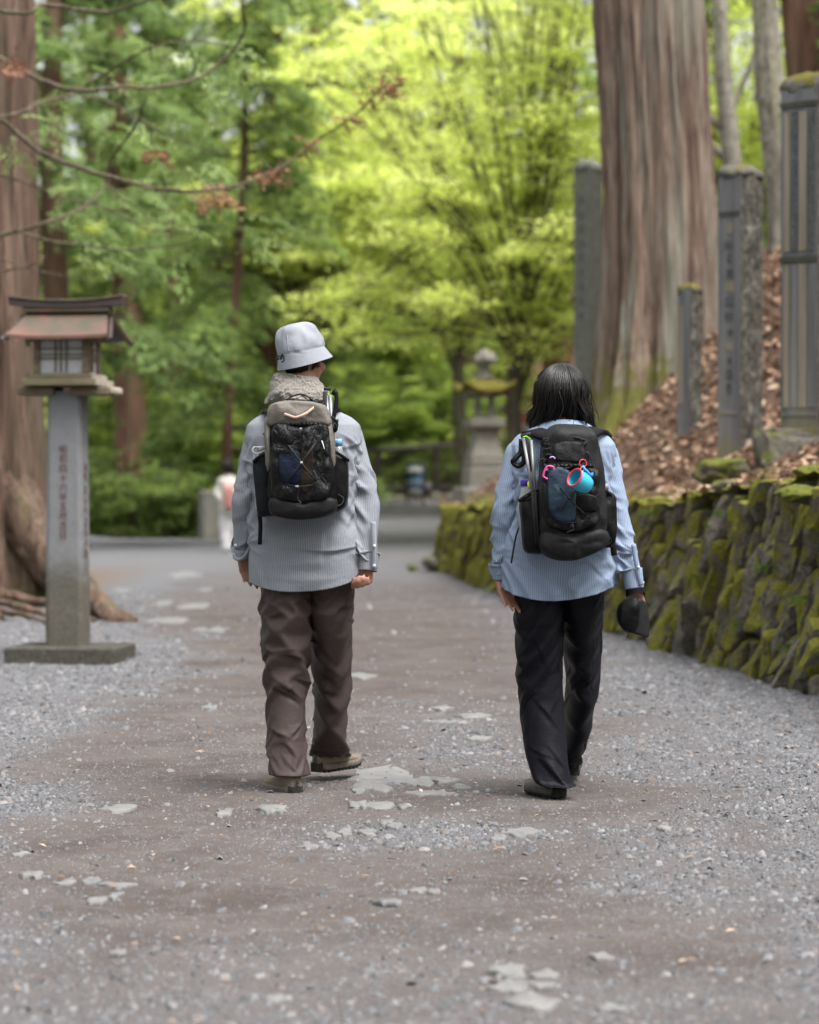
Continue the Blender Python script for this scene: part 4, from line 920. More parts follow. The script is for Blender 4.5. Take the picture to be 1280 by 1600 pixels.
t1, stp, z0, H = stele(1125, 1157, 1197, 268, 706, 22.0, 'tall slate-grey stele with rough lichen-spotted flank and yellow moss on top', slant=12)
part('groove_band', *stp(.04, .97, z0+H*.845, z0+H*.86, .007), MAT_STELE_DARKG, t1, smooth=False)
r_ = np.random.default_rng(4)
for k in range(12): part('carved_mark', *stp(.40+r_.uniform(-.1, .05), .62+r_.uniform(-.05, .1), z0+H*(.78-.052*k), z0+H*(.80-.052*k+r_.uniform(0, .018)), .005), MAT_CARVE if k % 4 else MAT_TAN, t1, smooth=False)
part('pale_band', *stp(.1, .9, z0+H*.135, z0+H*.145, .006), MAT_TAN, t1, smooth=False)
t2, stp, z0, H = stele(1060, 1078, 1099, 452, 706, 24.0, 'short narrow grey stele in front of the big cedar roots', slant=10)
part('pale_band', *stp(.05, .45, z0+H*.3, z0+H*.9, .004), MAT_TAN, t2, smooth=False)
V, Fc = box((W(1080, 715, 24)[0]-.02, 24.25, W(0, 722, 24)[2]), (.34, .40, .22), bev=.02); part('base', V, Fc, MAT_STONE, t2, smooth=False)
t3, stp, z0, H = stele(1226, 1278, 1330, 135, 668, 19.4, 'tallest dark stele with carved columns on a mossy plinth at the right edge', slant=26)
for u0, u1, mt in ((.10, .24, MAT_TAN), (.30, .46, MAT_CARVE), (.50, .70, MAT_TAN), (.76, .93, MAT_CARVE)):
    part('carved_column', *stp(u0, u1, z0+H*.52, z0+H*.93, .010), mt, t3, smooth=False)
    part('carved_column', *stp(u0, u1, z0+H*.06, z0+H*.48, .010), MAT_TAN if mt is MAT_TAN else MAT_STELE, t3, smooth=False)
part('groove_band', *stp(.0, 1.0, z0+H*.945, z0+H*.96, .014), MAT_STELE_DARKG, t3, smooth=False)
part('pale_band', *stp(.0, 1.0, z0+H*.49, z0+H*.505, .014), MAT_STELE_DARKG, t3, smooth=False)
part('pale_band', *stp(.02, .98, z0+H*.035, z0+H*.042, .010), MAT_STONE, t3, smooth=False)
p0 = W(1240, 700, 19.3)
V, Fc = boulder(14, 5, .05); V = V/np.abs(V).max(0); V = np.sign(V)*np.abs(V)**.32; V = V*np.array([.34, .34, .165]); V = V+.03*np.stack([fbm(V*9+q*4, 4) for q in range(3)], -1); V = V+p0+np.array([.10, .40, 0]); part('plinth', V, Fc, MAT_BANKROCK, t3)
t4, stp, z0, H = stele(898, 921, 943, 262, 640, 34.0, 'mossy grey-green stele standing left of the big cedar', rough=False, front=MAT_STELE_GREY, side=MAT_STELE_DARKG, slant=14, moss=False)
for k in range(9): part('carved_mark', *stp(.35, .62, z0+H*(.85-.06*k), z0+H*(.885-.06*k), .004), MAT_CARVE, t4, smooth=False)

# ------------------------------------------------------------------ railing, pushchair, concrete block, notice board
MAT_IRON = plain('dark_iron', (.028, .021, .018), .6, .4, .3, 30, .1)
MAT_CONC = plain('concrete', (.20, .19, .165), .9, .2, .25, 5, .3, dist=.01)
FY = 71.0; fs = FY/F
rail = thing('railing', 'dark iron railing with thin upright bars across the end of the road', 'railing', ((660-640)*fs, FY, float(gz(.3, FY))))
gzf = lambda x: float(gz(x, FY))
xs_ = np.arange(gx_(575, FY), gx_(905, FY), .17)
top_z = lambda px: CAMH-(np.interp(px, [560, 740, 900], [706, 693, 684])-HOR)*fs
bot_z = lambda px: CAMH-(np.interp(px, [560, 740, 900], [775, 768, 762])-HOR)*fs
for f_, hh in ((0.0, .07), (.88, .05)):
    a, b = gx_(572, FY), gx_(905, FY); P = np.array([(x, FY, (1-f_)*top_z(640+x/fs)+f_*bot_z(640+x/fs)) for x in np.linspace(a, b, 10)])
    V, Fc = tube(P, hh, 6); part('rail', V, Fc, MAT_IRON, rail)
pk = None
for x in xs_:
    px = 640+x/fs; z0_, z1_ = bot_z(px)-.05, top_z(px)
    V, Fc = box((0, 0, (z1_-z0_)/2), (.045, .03, z1_-z0_))
    if pk is None: pk = mesh('bar', V, Fc, MAT_IRON, smooth=False, data_only=True)
    link('bar', pk, rail, (x-rail.location.x, 0, z0_-rail.location.z))
for px in (590, 683, 776, 868):
    x = gx_(px, FY); z0_, z1_ = gzf(x), top_z(px)+.05; V, Fc = box((x, FY, (z0_+z1_)/2), (.17, .12, z1_-z0_)); part('post', V, Fc, MAT_IRON, rail, smooth=False)
for k, (px0, px1, py, hgt) in enumerate(((560, 660, 781, .16), (672, 692, 779, .22), (694, 722, 778, .2), (724, 800, 776, .2))):
    x0, x1 = gx_(px0, 70), gx_(px1, 70); zc = float(gz((x0+x1)/2, 70)); V, Fc = box(((x0+x1)/2, 70, zc+hgt/2-.05), (x1-x0-.05, .3, hgt+.1), bev=.03)
    V = V+.02*np.stack([fbm(V*4+q, 2) for q in range(3)], -1); o = mesh('kerb_stone', V-V.mean(0), Fc, MAT_STONE, smooth=False); o.location = V.mean(0)
    tag(o, ['long low kerb stone behind the pushchair', 'small pale square stone right of the pushchair', 'short kerb stone between pushchair and stone lantern', 'kerb stone beside the stone lantern'][k], 'kerb')
# pushchair
PYc = 66.0; ps = PYc/F; pc = W(649, 786, PYc); pc[2] = float(gz(pc[0], PYc))
push = thing('pushchair', 'empty navy and white pushchair with blue seat parked by the railing', 'pushchair', pc)
MAT_NAVY = plain('navy_fabric', (.02, .026, .05), .8, .2, .2, 20, .2); MAT_WHITEF = plain('white_fabric', (.55, .55, .56), .8, .2, .1, 20, .2); MAT_BLUEF = plain('blue_fabric', (.12, .28, .45), .8, .2, .15, 20, .2)
MAT_RUBBER = plain('black_rubber', (.015, .015, .016), .8, .3, .2, 30, .1); MAT_GREYP = plain('grey_plastic', (.25, .25, .27), .5, .4, .1, 20, .05)
def pp(name, sh, mat, par=None, **kw):
    V, Fc = sh if isinstance(sh, tuple) else join(sh); o = mesh(name, np.asarray(V), Fc, mat, push if par is None else par, **kw); return o
for sx in (-.2, .2):
    for sy in (-.28, .28):
        a = np.linspace(0, 2*PI, 20, endpoint=False); w_ = pp('wheel', tube(np.stack([np.full(20, sx), sy+.085*np.cos(a), .10+.085*np.sin(a)], -1), .022, 6, closed=True), MAT_RUBBER)
        pp('hub', box((sx, sy, .10), (.03, .10, .10), bev=.02), MAT_GREYP, w_)
    pp('frame_tube', tube([(sx*1.1, -.30, .12), (sx*1.15, 0, .45), (sx*1.15, .28, .80), (sx*1.1, .42, 1.0)], .014, 6), MAT_IRON)
    pp('frame_tube', tube([(sx*1.1, .30, .12), (sx*1.12, .1, .40), (sx*1.1, -.25, .55)], .013, 6), MAT_IRON)
pp('handle', tube([(-.22, .42, 1.0), (0, .44, 1.02), (.22, .42, 1.0)], .018, 6), MAT_RUBBER)
pp('basket', box((0, .02, .24), (.36, .46, .16), bev=.03), MAT_NAVY, smooth=False)
def shell(c, s, a0, a1):
    th = np.linspace(a0, a1, 9); ph = np.linspace(-1, 1, 9); r = []
    for t in th: r.append(np.stack([c[0]+ph*s[0]*.5, c[1]-s[1]*math.cos(t)*(1-.15*ph**2), c[2]+s[2]*math.sin(t)*(1-.18*ph**2)], -1))
    return np.array(r).reshape(-1, 3), gridf(9, 9, False)
pp('canopy', shell((0, .10, .72), (.46, .34, .30), .25, 2.6), MAT_NAVY); pp('canopy_trim', shell((0, .10, .72), (.40, .35, .305), .30, .72), MAT_WHITEF)
seat = pp('seat', [box((0, .02, .44), (.30, .30, .10), bev=.03), box((0, .14, .60), (.30, .09, .30), bev=.03)], MAT_BLUEF); pp('seat_shell', [box((0, .20, .58), (.46, .10, .62), bev=.05), box((0, -.20, .34), (.44, .14, .26), bev=.05)], MAT_NAVY)
pp('footrest', box((0, -.30, .30), (.32, .06, .2), bev=.02), MAT_GREYP); pp('bumper_bar', tube([(-.2, -.05, .54), (-.15, -.24, .55), (.15, -.24, .55), (.2, -.05, .54)], .022, 6), MAT_WHITEF)
pp('hanging_bag', box((.29, .02, .46), (.12, .2, .22), bev=.05), plain('pinkish_bag', (.45, .38, .46), .8, .2))
# concrete block at the crest
cb_ = W(333, 838, 55.0); V, Fc = box((0, 0, .40), (.78, .7, 1.14), bev=.03); o = mesh('concrete_block', V, Fc, MAT_CONC, smooth=False); o.location = (cb_[0]+.12, 55.2, .0); o.rotation_euler.z = .2
tag(o, 'plain grey concrete block at the crest beside the distant walker', 'block')
# notice board with little roof
NY = 48.0; nb = thing('notice_board', 'small roofed notice board with red-headed white notice left of the woman', 'notice board', W(826, 748, NY)*np.array([1, 1, 0])+np.array([0, 0, float(gz(W(826, 0, NY)[0], NY))]))
nbx = float(nb.location.x); sN = NY/F; nz = lambda py: CAMH-(py-HOR)*sN
MAT_SIGNWHITE = plain('sign_white', (.60, .58, .56), .6, .3, .06, 6, .02); MAT_SIGNRED = plain('sign_red', (.55, .16, .12), .6, .3, .1, 8, .02)
for sx in (-.30, .30): V, Fc = box((nbx+sx, NY, nz(700)/2+.35), (.07, .07, nz(630)+.3), bev=.005); part('post', V, Fc, MAT_WOOD, nb, smooth=False)
V, Fc = box((nbx, NY-.02, nz(678)), (.52, .03, (705-646)*sN)); pnl = part('panel', V, Fc, MAT_SIGNWHITE, nb, smooth=False)
V, Fc = box((nbx, NY-.04, nz(655)), (.50, .006, 14*sN)); part('red_heading', V, Fc, MAT_SIGNRED, nb, smooth=False)
for k in range(4): V, Fc = box((nbx-.02*k, NY-.038, nz(668+k*7)), (.38-.05*k, .004, .02)); part('printed_line', V, Fc, MAT_CARVE, nb, smooth=False)
for sg in (-1, 1):
    V = np.array([(nbx, NY+y_, nz(619)) for y_ in (-.25, .25)]+[(nbx+sg*.46, NY+y_, nz(636)) for y_ in (.25, -.25)]); V = np.concatenate([V, V-[0, 0, .04]])
    part('roof_board', V, [(0, 1, 2, 3), (7, 6, 5, 4), (0, 4, 5, 1), (1, 5, 6, 2), (2, 6, 7, 3), (3, 7, 4, 0)], MAT_WOOD, nb, smooth=False)
# pale building front and parked car glimpsed through the leaves
MAT_BW = plain('white_render', (.80, .80, .80), .8, .2, .04, 3, .02)
bx_ = W(826, 520, 100); bl = thing('building', 'white house front glimpsed through the maple leaves', 'building', (bx_[0], 101, 0))
V, Fc = box((bx_[0]+.3, 102, 5.5), (4.5, 2, 9.5)); part('wall', V, Fc, MAT_BW, bl, smooth=False)
V, Fc = box((bx_[0]-.12, 100.9, W(0, 537, 100)[2]), (.30, .1, .26)); part('yellow_sign', V, Fc, plain('yellow_paint', (.75, .45, .03), .6), bl, smooth=False)
V, Fc = box((bx_[0]+.36, 100.9, W(0, 535, 100)[2]), (.26, .1, .2)); part('red_sign', V, Fc, plain('red_paint', (.6, .12, .1), .6), bl, smooth=False)
V, Fc = box((bx_[0]+.3, 101.5, 10.5), (5.2, 3.4, .5)); part('roof', V, Fc, MAT_ROOFDARK, bl, smooth=False)
# ------------------------------------------------------------------ cloth: position-based relaxation of a tube of fabric round capsule limbs
def relax(P0, caps, pin, sv=1.0, su=1.0, steps=110, iters=6, grav=2.0, bend=.25, seed=0, jit=.004, thick=.006, damp=.94, floor=None, lr=1.0, top=4, body=None):
    r_ = np.random.default_rng(seed); P = P0.copy(); R_, n, _ = P.shape
    ctr0 = P0.mean(1, keepdims=True); rad0 = P0-ctr0; rad0 /= np.linalg.norm(rad0, axis=2, keepdims=True)+1e-9; zq = P0[..., 2]+.55*P0[..., 0]*(1 if seed % 2 else -1)
    P = P+rad0*(jit*2.2*fbm(np.stack([P0[..., 0]*5, P0[..., 1]*5, zq*11], -1)+seed*5.3, 2))[..., None]+r_.normal(0, jit*.3, P.shape)
    inv = np.where(pin > .999, 0.0, 1.0)[..., None]*np.ones((R_, n, 1)); P = np.where(inv > 0, P, P0)
    E = []
    idx = np.arange(R_*n).reshape(R_, n); jr = np.roll(idx, -1, 1); jr2 = np.roll(idx, -2, 1)
    def add(a, b, k, s):
        a, b = a.ravel(), b.ravel(); d = np.linalg.norm(P0.reshape(-1, 3)[a]-P0.reshape(-1, 3)[b], axis=1)*s; E.append((a, b, d[:, None], k))
    for p in (0, 1): add(idx[p:R_-1:2], idx[p+1:R_:2], 1.0, sv)
    for p in (0, 1): add(idx[:, p::2], jr[:, p::2], 1.0, su)
    for p in (0, 1):
        q = len(idx[p+1:R_:2]); add(idx[p:R_-1:2][:q], jr[p+1:R_:2], .35, (sv+su)/2); add(jr[p:R_-1:2][:q], idx[p+1:R_:2], .35, (sv+su)/2)
    for p in (0, 1, 2, 3):
        a = idx[p:R_-2:4]; b = idx[p+2:R_:4][:len(a)]; add(a[:len(b)], b, bend, sv)
    for p in (0, 1):
        sel = [j for j in range(n) if (j % 4) in (p, )]; add(idx[:, sel], jr2[:, sel], bend, su); sel = [j for j in range(n) if (j % 4) in (p+2, )]; add(idx[:, sel], jr2[:, sel], bend, su)
    for p in range(8):
        a = idx[p:R_-4:8]; b = idx[p+4:R_:8][:len(a)]; add(a[:len(b)], b, bend*.6, sv)
    Pf = P.reshape(-1, 3); w_ = inv.reshape(-1, 1); Q = Pf.copy(); dt = 1/50.; P0f = P0.reshape(-1, 3); soft = np.where(pin < .999, pin, 0).reshape(-1, 1)
    seg_ = np.linalg.norm(np.diff(P0, axis=0), axis=2); cum = np.concatenate([np.zeros((1, n)), np.cumsum(seg_, 0)]); LR = (np.maximum(cum-cum[top-1], 0)*lr).reshape(-1, 1); anc = np.broadcast_to(P0[top-1], (R_, n, 3)).reshape(-1, 3)
    for st in range(steps):
        v = (Pf-Q)*damp; Q = Pf.copy(); Pf = Pf+w_*(v+np.array([0, 0, -grav*dt*dt]))
        for _ in range(iters):
            for a, b, d0, k in E:
                d = Pf[b]-Pf[a]; L = np.linalg.norm(d, axis=1, keepdims=True)+1e-9; ws = w_[a]+w_[b]+1e-9
                c = d*((L-d0)/L*k)/ws; Pf[a] += c*w_[a]; Pf[b] -= c*w_[b]
        d = Pf-anc; L = np.linalg.norm(d, axis=1, keepdims=True)+1e-9; Pf = np.where((L > LR) & (w_ > 0), anc+d*(LR/L), Pf)
        if soft.any(): Pf += (P0f-Pf)*soft*.3
        for a, b, ra, rb in caps:
            ab = b-a; t = np.clip((Pf-a)@ab/(ab@ab), 0, 1)[:, None]; c = a+ab*t; d = Pf-c; L = np.linalg.norm(d, axis=1, keepdims=True)+1e-9
            r = ra+(rb-ra)*t+thick; Pf = np.where((L < r) & (w_ > 0), c+d/L*r, Pf)
        if floor is not None: Pf[:, 2] = np.maximum(Pf[:, 2], floor)
    return Pf.reshape(R_, n, 3)
def px_tube(rows, n, nr, dep, pw=2.3):
    # rows: (py, xl, xr, Y); half depth per row: an upright tube with that outline
    rows = np.array(rows, float); k = np.r_[0, np.cumsum(np.abs(np.diff(rows[:, 0])))]; t = np.linspace(0, k[-1], nr); R = smooth_rows = interp(t, k, rows); D = np.interp(t, k, dep)
    a = np.linspace(0, 2*PI, n, endpoint=False); ca, sa = np.cos(a), np.sin(a)
    ex = np.sign(ca)*np.abs(ca)**(2/pw); ey = np.sign(sa)*np.abs(sa)**(2/pw)
    X_ = ((R[:, 1]+R[:, 2])/2-640)/F*R[:, 3]; hw_ = (R[:, 2]-R[:, 1])/2/F*R[:, 3]; Z = CAMH-(R[:, 0]-HOR)/F*R[:, 3]
    return np.stack([X_[:, None]+hw_[:, None]*ex, R[:, 3][:, None]+D[:, None]*ey, np.broadcast_to(Z[:, None], (nr, n))], -1)
def limb_tube(C, hw_, n, nr, ell=1.0):
    P = smooth_path(C, nr); R = np.interp(np.linspace(0, 1, nr), np.linspace(0, 1, len(hw_)), hw_); V, _ = tube(P, R, n, False, ell); return V.reshape(nr, n, 3)
def smooth_grid(P, it=1):
    for _ in range(it):
        Q = P.copy(); P = .5*P+.125*(np.roll(P, 1, 1)+np.roll(P, -1, 1)); P[1:-1] += .125*(Q[2:]+Q[:-2]); P[0] = Q[0]; P[-1] = Q[-1]
    return P
def creases(P, seed, n, ang, sd, A, wd, L, lo=0.05, hi=.95, up=2, closed=True, where=None):
    # finer grid, then sharp-crested folds laid over it
    R_, m_, _ = P.shape; r_ = np.random.default_rng(seed)
    if up > 1:
        i = np.linspace(0, R_-1, (R_-1)*up+1); i0 = np.minimum(i.astype(int), R_-2); f = (i-i0)[:, None, None]; P = P[i0]*(1-f)+P[i0+1]*f
        Q = np.roll(P, -1, 1); P = np.stack([P, (P+Q)*.5], 2).reshape(P.shape[0], -1, 3); P = smooth_grid(P, 2)
    R_, m_, _ = P.shape; du = np.linalg.norm(np.roll(P, -1, 1)-P, axis=2).mean(); dv = np.linalg.norm(P[1:]-P[:-1], axis=2).mean()
    Nn = np.cross(np.roll(P, -1, 1)-np.roll(P, 1, 1), np.gradient(P, axis=0)); Nn /= np.linalg.norm(Nn, axis=2, keepdims=True)+1e-9
    out_ = P-P.mean(1, keepdims=True); Nn *= np.sign((Nn*out_).sum(2).mean())
    S, T = np.meshgrid(np.arange(R_)*dv, np.arange(m_)*du, indexing='ij'); per = m_*du; D = np.zeros((R_, m_))
    for k in range(n):
        s0 = (lo+(hi-lo)*r_.uniform())*R_*dv if where is None else (where[k % len(where)]+r_.normal(0, .035))*R_*dv; t0 = r_.uniform()*per; a = ang*r_.choice([-1, 1])+r_.normal(0, sd)
        x = (T-t0+per/2) % per-per/2; y = S-s0; y = y+.12*x*np.sin(x*14+k)
        u = -x*math.sin(a)+y*math.cos(a); v = x*math.cos(a)+y*math.sin(a); w_ = wd*r_.uniform(.6, 1.5); Lk = L*r_.uniform(.5, 1.4)
        D += A*r_.uniform(.5, 1.3)*np.exp(-(v/Lk)**2)*(np.exp(-np.abs(u+.25*w_)/w_)-.62*np.exp(-((u-w_*.8)/(1.5*w_))**2))
    ed = np.clip(np.minimum(np.arange(R_), R_-1-np.arange(R_))/5., 0, 1)[:, None]
    return P+Nn*(D*ed)[..., None]
def cloth_mesh(name, P, mat, par, org, hem=.012, subd=1):
    # close the lower edge with a folded hem so the fabric has thickness
    nr, n, _ = P.shape; c = P[-1].mean(0); inn = P[-1]+(c-P[-1])*.05+np.array([0, 0, .002]); inn2 = P[-4]+(P[-4].mean(0)-P[-4])*.06
    Q = np.concatenate([P, inn[None], inn2[None]]); lu = np.linalg.norm(np.roll(P, -1, 1)-P, axis=2).mean(); lv = np.linalg.norm(P[1:]-P[:-1], axis=2).mean()
    V = Q.reshape(-1, 3)-org; Fc = gridf(nr+2, n); jj = np.arange(n); 
    u = np.stack([jj, jj+1, jj+1, jj], -1)*lu; uv = np.zeros((nr+1, n, 4, 2)); uv[..., 0] = u[None]; ii = np.arange(nr+1)[:, None]; uv[..., 0, 1] = uv[..., 1, 1] = ii*lv; uv[..., 2, 1] = uv[..., 3, 1] = (ii+1)*lv
    o = mesh(name, V, Fc, mat, par, uv=uv.reshape(-1, 2))
    if subd: s = o.modifiers.new('s', 'SUBSURF'); s.levels = s.render_levels = subd
    return o
def fuse(parts, vox, smooth=6, fac=.5):                 # one continuous skin from overlapping volumes
    V, Fc = join(parts); me = bpy.data.meshes.new('tmp'); me.from_pydata(V.tolist(), [], Fc); ob = bpy.data.objects.new('tmp', me); COL.objects.link(ob)
    md = ob.modifiers.new('r', 'REMESH'); md.mode = 'VOXEL'; md.voxel_size = vox
    if smooth: sm = ob.modifiers.new('s', 'SMOOTH'); sm.iterations = smooth; sm.factor = fac
    dg = bpy.context.evaluated_depsgraph_get(); m2 = bpy.data.meshes.new_from_object(ob.evaluated_get(dg)); bpy.data.objects.remove(ob)
    V = np.array([v.co[:] for v in m2.vertices]); Fc = [tuple(p.vertices) for p in m2.polygons]; bpy.data.meshes.remove(m2); return V, Fc
def capsule(a, b, ra, rb, n=14):
    a, b = np.asarray(a, float), np.asarray(b, float); d = (b-a)/(np.linalg.norm(b-a)+1e-9); P, R = [], []
    for t in np.linspace(0, PI/2, 5)[:-1]: P.append(a-d*ra*math.cos(t)); R.append(max(ra*math.sin(t), 1e-4))
    P.append(a); R.append(ra); P.append(b); R.append(rb)
    for t in np.linspace(PI/2, 0, 5)[1:]: P.append(b+d*rb*math.cos(t)); R.append(max(rb*math.sin(t), 1e-4))
    T = d; u = np.cross(T, [.3, .5, .8]); u /= np.linalg.norm(u); w2 = np.cross(T, u); an = np.linspace(0, 2*PI, n, endpoint=False)
    V = np.array(P)[:, None]+np.array(R)[:, None, None]*(np.cos(an)[None, :, None]*u+np.sin(an)[None, :, None]*w2)
    return V.reshape(-1, 3), gridf(len(P), n).tolist()+[list(range(n))[::-1], [(len(P)-1)*n+i for i in range(n)]]
def ellipsoid(c, r, R3=None, n=20, m_=12):
    th = np.linspace(.02, PI-.02, m_); a = np.linspace(0, 2*PI, n, endpoint=False)
    V = np.stack([np.sin(th)[:, None]*np.cos(a), np.sin(th)[:, None]*np.sin(a), np.cos(th)[:, None]+0*a], -1)*np.asarray(r, float); V = V.reshape(-1, 3)
    if R3 is not None: V = V@np.asarray(R3).T
    return V+np.asarray(c, float), gridf(m_, n, True, True).tolist()+[list(range(n)), [(m_-1)*n+i for i in range(n)][::-1]]
def basis(fwd, up):                                     # columns: right, forward, up
    f = np.asarray(fwd, float); f = f/np.linalg.norm(f); r = np.cross(f, up); r /= np.linalg.norm(r); u = np.cross(r, f); return np.stack([r, f, u], 1)
def hand(wrist, d, palm_n, thumb, curl, size=1.0, spread=.1, thumb_curl=.5):
    # d: wrist to knuckles, palm_n: out of the palm, thumb: towards the thumb side
    d, palm_n, thumb = [np.asarray(v, float)/np.linalg.norm(v) for v in (d, palm_n, thumb)]; s = size; out = []
    w0 = np.asarray(wrist, float); kn = w0+d*.088*s
    for q in (-1.0, -.35, .35, 1.0): out.append(capsule(w0+d*.012*s+thumb*q*.020*s, kn+thumb*q*.031*s, .0155*s, .0130*s, 10))
    lens = ((.046, .028, .022), (.051, .032, .023), (.047, .030, .022), (.037, .022, .019))
    for q, (L, off) in enumerate(zip(lens, (1.0, .35, -.35, -1.0))):
        p = kn+thumb*off*.030*s; dr = d+thumb*off*spread; dr /= np.linalg.norm(dr); ang = 0; r = (.0098, .0100, .0096, .0085)[q]*s
        for k, l in enumerate(L):
            ang += curl[k]*(1+.08*(q-1.5)); v = dr*math.cos(ang)+palm_n*math.sin(ang); e = p+v*l*s; out.append(capsule(p, e, r*(1-.08*k), r*(.93-.09*k), 9)); p = e
    tb = w0+d*.030*s+thumb*.024*s+palm_n*.006*s; v = d*.62+thumb*.62+palm_n*.35; v /= np.linalg.norm(v); e = tb+v*.040*s; out.append(capsule(tb, e, .0125*s, .0108*s, 9))
    v2 = d*.9-thumb*(.15+thumb_curl*.5)+palm_n*(.35+thumb_curl*.4); v2 /= np.linalg.norm(v2); e2 = e+v2*.032*s; out.append(capsule(e, e2, .0105*s, .0095*s, 9)); out.append(capsule(e2, e2+v2*.022*s-thumb*.004, .0095*s, .0078*s, 9))
    return out
def head_parts(c, B, h=.225, ear=1.0):                            # c: middle of the head; B: right, forward, up
    T = lambda p: c+B@np.asarray(p, float); s = h/.225
    ps = [ellipsoid(T((0, -.012, .028)), (.074*s, .094*s, .085*s), B), ellipsoid(T((0, .022, -.030)), (.060*s, .066*s, .075*s), B), ellipsoid(T((0, .048, -.080)), (.036*s, .034*s, .028*s), B)]
    ps.append(capsule(T((0, .088, .012)), T((0, .108, -.022)), .008, .013)); ps.append(capsule(T((0, .075, .030)), T((0, .090, .012)), .012, .009))
    ps.append(capsule(T((-.018, .086, -.052)), T((.018, .086, -.052)), .0085, .0085)); ps.append(capsule(T((-.016, .084, -.062)), T((.016, .084, -.062)), .009, .009))
    for sx in (-1, 1):
        ps.append(capsule(T((sx*.046, .076, .022)), T((sx*.018, .084, .024)), .010, .009)); ps.append(ellipsoid(T((sx*.031, .080, .004)), (.014, .010, .010), B)); ps.append(ellipsoid(T((sx*.040, .062, -.030)), (.024, .024, .022), B))
        a = np.linspace(-.3, 2*PI-1.6, 9); E = [T((sx*ear*(.077+.010*math.sin(max(0, t*.5))), -.008+.016*math.cos(t)*.9, -.002+.030*math.sin(t+.9))) for t in a]
        for q in range(8): ps.append(capsule(E[q], E[q+1], .0052, .0052, 7))
        ps.append(ellipsoid(T((sx*ear*.074, -.004, -.004)), (.007, .014, .026), B)); ps.append(ellipsoid(T((sx*ear*.076, .004, -.034)), (.006, .008, .009), B))
    return ps
m = Mat('skin', .5, .4); sk = m.noise(22, 4, .6); 
MAT_SKIN = m.set(color=m.mix(sk, (.30, .155, .105), (.24, .11, .075)), normal=m.bump(m.noise(180, 3), .15, .002))
m.p.inputs['Subsurface Weight'].default_value = .08; m.p.inputs['Subsurface Radius'].default_value = (.01, .004, .002)
MAT_HAIR = Mat('black_hair', .38, .4); MAT_HAIR = MAT_HAIR.set(color=MAT_HAIR.ramp(MAT_HAIR.attr('tint'), [(0, (.004, .0035, .0035)), (.7, (.009, .007, .007)), (1, (.05, .034, .028))]))
def striped(name, lo, hi, period=.0066, con=.6):
    m = Mat(name, .8, .2); sp = m.n('SeparateXYZ'); m.t.links.new(m.tc.outputs['UV'], sp.inputs[0])
    s = m.math('SINE', m.math('MULTIPLY', sp.outputs['X'], 2*PI/period)); fac = m.math('MULTIPLY_ADD', s, .5*con); fac.node.inputs[2].default_value = .5
    wv = m.noise(900, 2); big = m.noise(5, 4)
    c = m.mix(fac, lo, hi); c = m.mix(m.math('MULTIPLY', wv, .25), c, tuple(x*.7 for x in lo)); c = m.mix(m.math('MULTIPLY', big, .12), c, tuple(x*.6 for x in lo))
    return m.set(color=c, normal=m.bump(m.noise(38, 5, .65), .35, .010, m.bump(s, .15, .001)))
def fabric(name, c, rough=.65, weave=500, wr=.3, wscale=26, sheen=0.0, spec=.13, cre=0.0):
    m = Mat(name, rough, spec); w1 = m.noise(weave, 2); w2 = m.noise(wscale, 5, .62); cr = m.math('ABSOLUTE', m.math('SUBTRACT', m.noise(11, 2, .5, m.coord((1.5, 1, .75), rot=(0, .6, 0)), dist=.5), .5)); cr = m.ramp(cr, [(0, 0), (.05, 1)])
    return m.set(color=m.mix(m.math('MULTIPLY', w1, .35), c, tuple(x*.55 for x in c)), normal=m.bump(w2, wr, .012, m.bump(w1, .12, .001, m.bump(cr, cre, .008))), sheen=sheen)
MAT_SHIRT_M = striped('grey_striped_shirt', (.13, .14, .168), (.345, .362, .40)); MAT_SHIRT_W = striped('blue_striped_shirt', (.125, .175, .28), (.365, .43, .54))
MAT_TRS_M = fabric('brown_nylon', (.058, .042, .040), .5); MAT_TRS_W = fabric('navy_nylon', (.0058, .0056, .0098), .5)
MAT_FLEECE = Mat('beige_fleece', .95, .1); _f = MAT_FLEECE.noise(330, 4, .8); _g = MAT_FLEECE.noise(380, 3, .7); MAT_FLEECE = MAT_FLEECE.set(color=MAT_FLEECE.ramp(_f, [(.25, (.26, .23, .20)), (.5, (.32, .285, .25)), (.75, (.40, .365, .325))]), normal=MAT_FLEECE.bump(_g, 1.0, .01), sheen=.4)
MAT_HAT = fabric('grey_hat_cotton', (.26, .272, .31), .8, 600, .3, 30)
MAT_BLACKN = fabric('black_nylon', (.0055, .0055, .006), .5); MAT_MESHP = fabric('black_mesh', (.005, .005, .0055), .45, 700, .6, 30, spec=.22, cre=.5); MAT_TAUPE = fabric('taupe_nylon', (.15, .134, .12), .5, 500, .5, 22)
MAT_SLATE = fabric('slate_stretch', (.011, .013, .016), .75); MAT_RIP = Mat('ripstop_charcoal', .6, .15)
_c = MAT_RIP.coord((1, 1, 1)); _x = MAT_RIP.n('TexBrick'); _x.inputs['Scale'].default_value = 60; _x.inputs['Color1'].default_value = _x.inputs['Color2'].default_value = (.006, .006, .0065, 1); _x.inputs['Mortar'].default_value = (.020, .020, .022, 1); _x.inputs['Mortar Size'].default_value = .05; _x.offset = 0
_mp = MAT_RIP.n('Mapping'); _mp.inputs['Rotation'].default_value = (PI/2, 0, 0); MAT_RIP.t.links.new(MAT_RIP.tc.outputs['Object'], _mp.inputs[0]); MAT_RIP.t.links.new(_mp.outputs[0], _x.inputs[0])
MAT_RIP = MAT_RIP.set(color=_x.outputs[0], normal=MAT_RIP.bump(MAT_RIP.noise(30, 5), .4, .01))
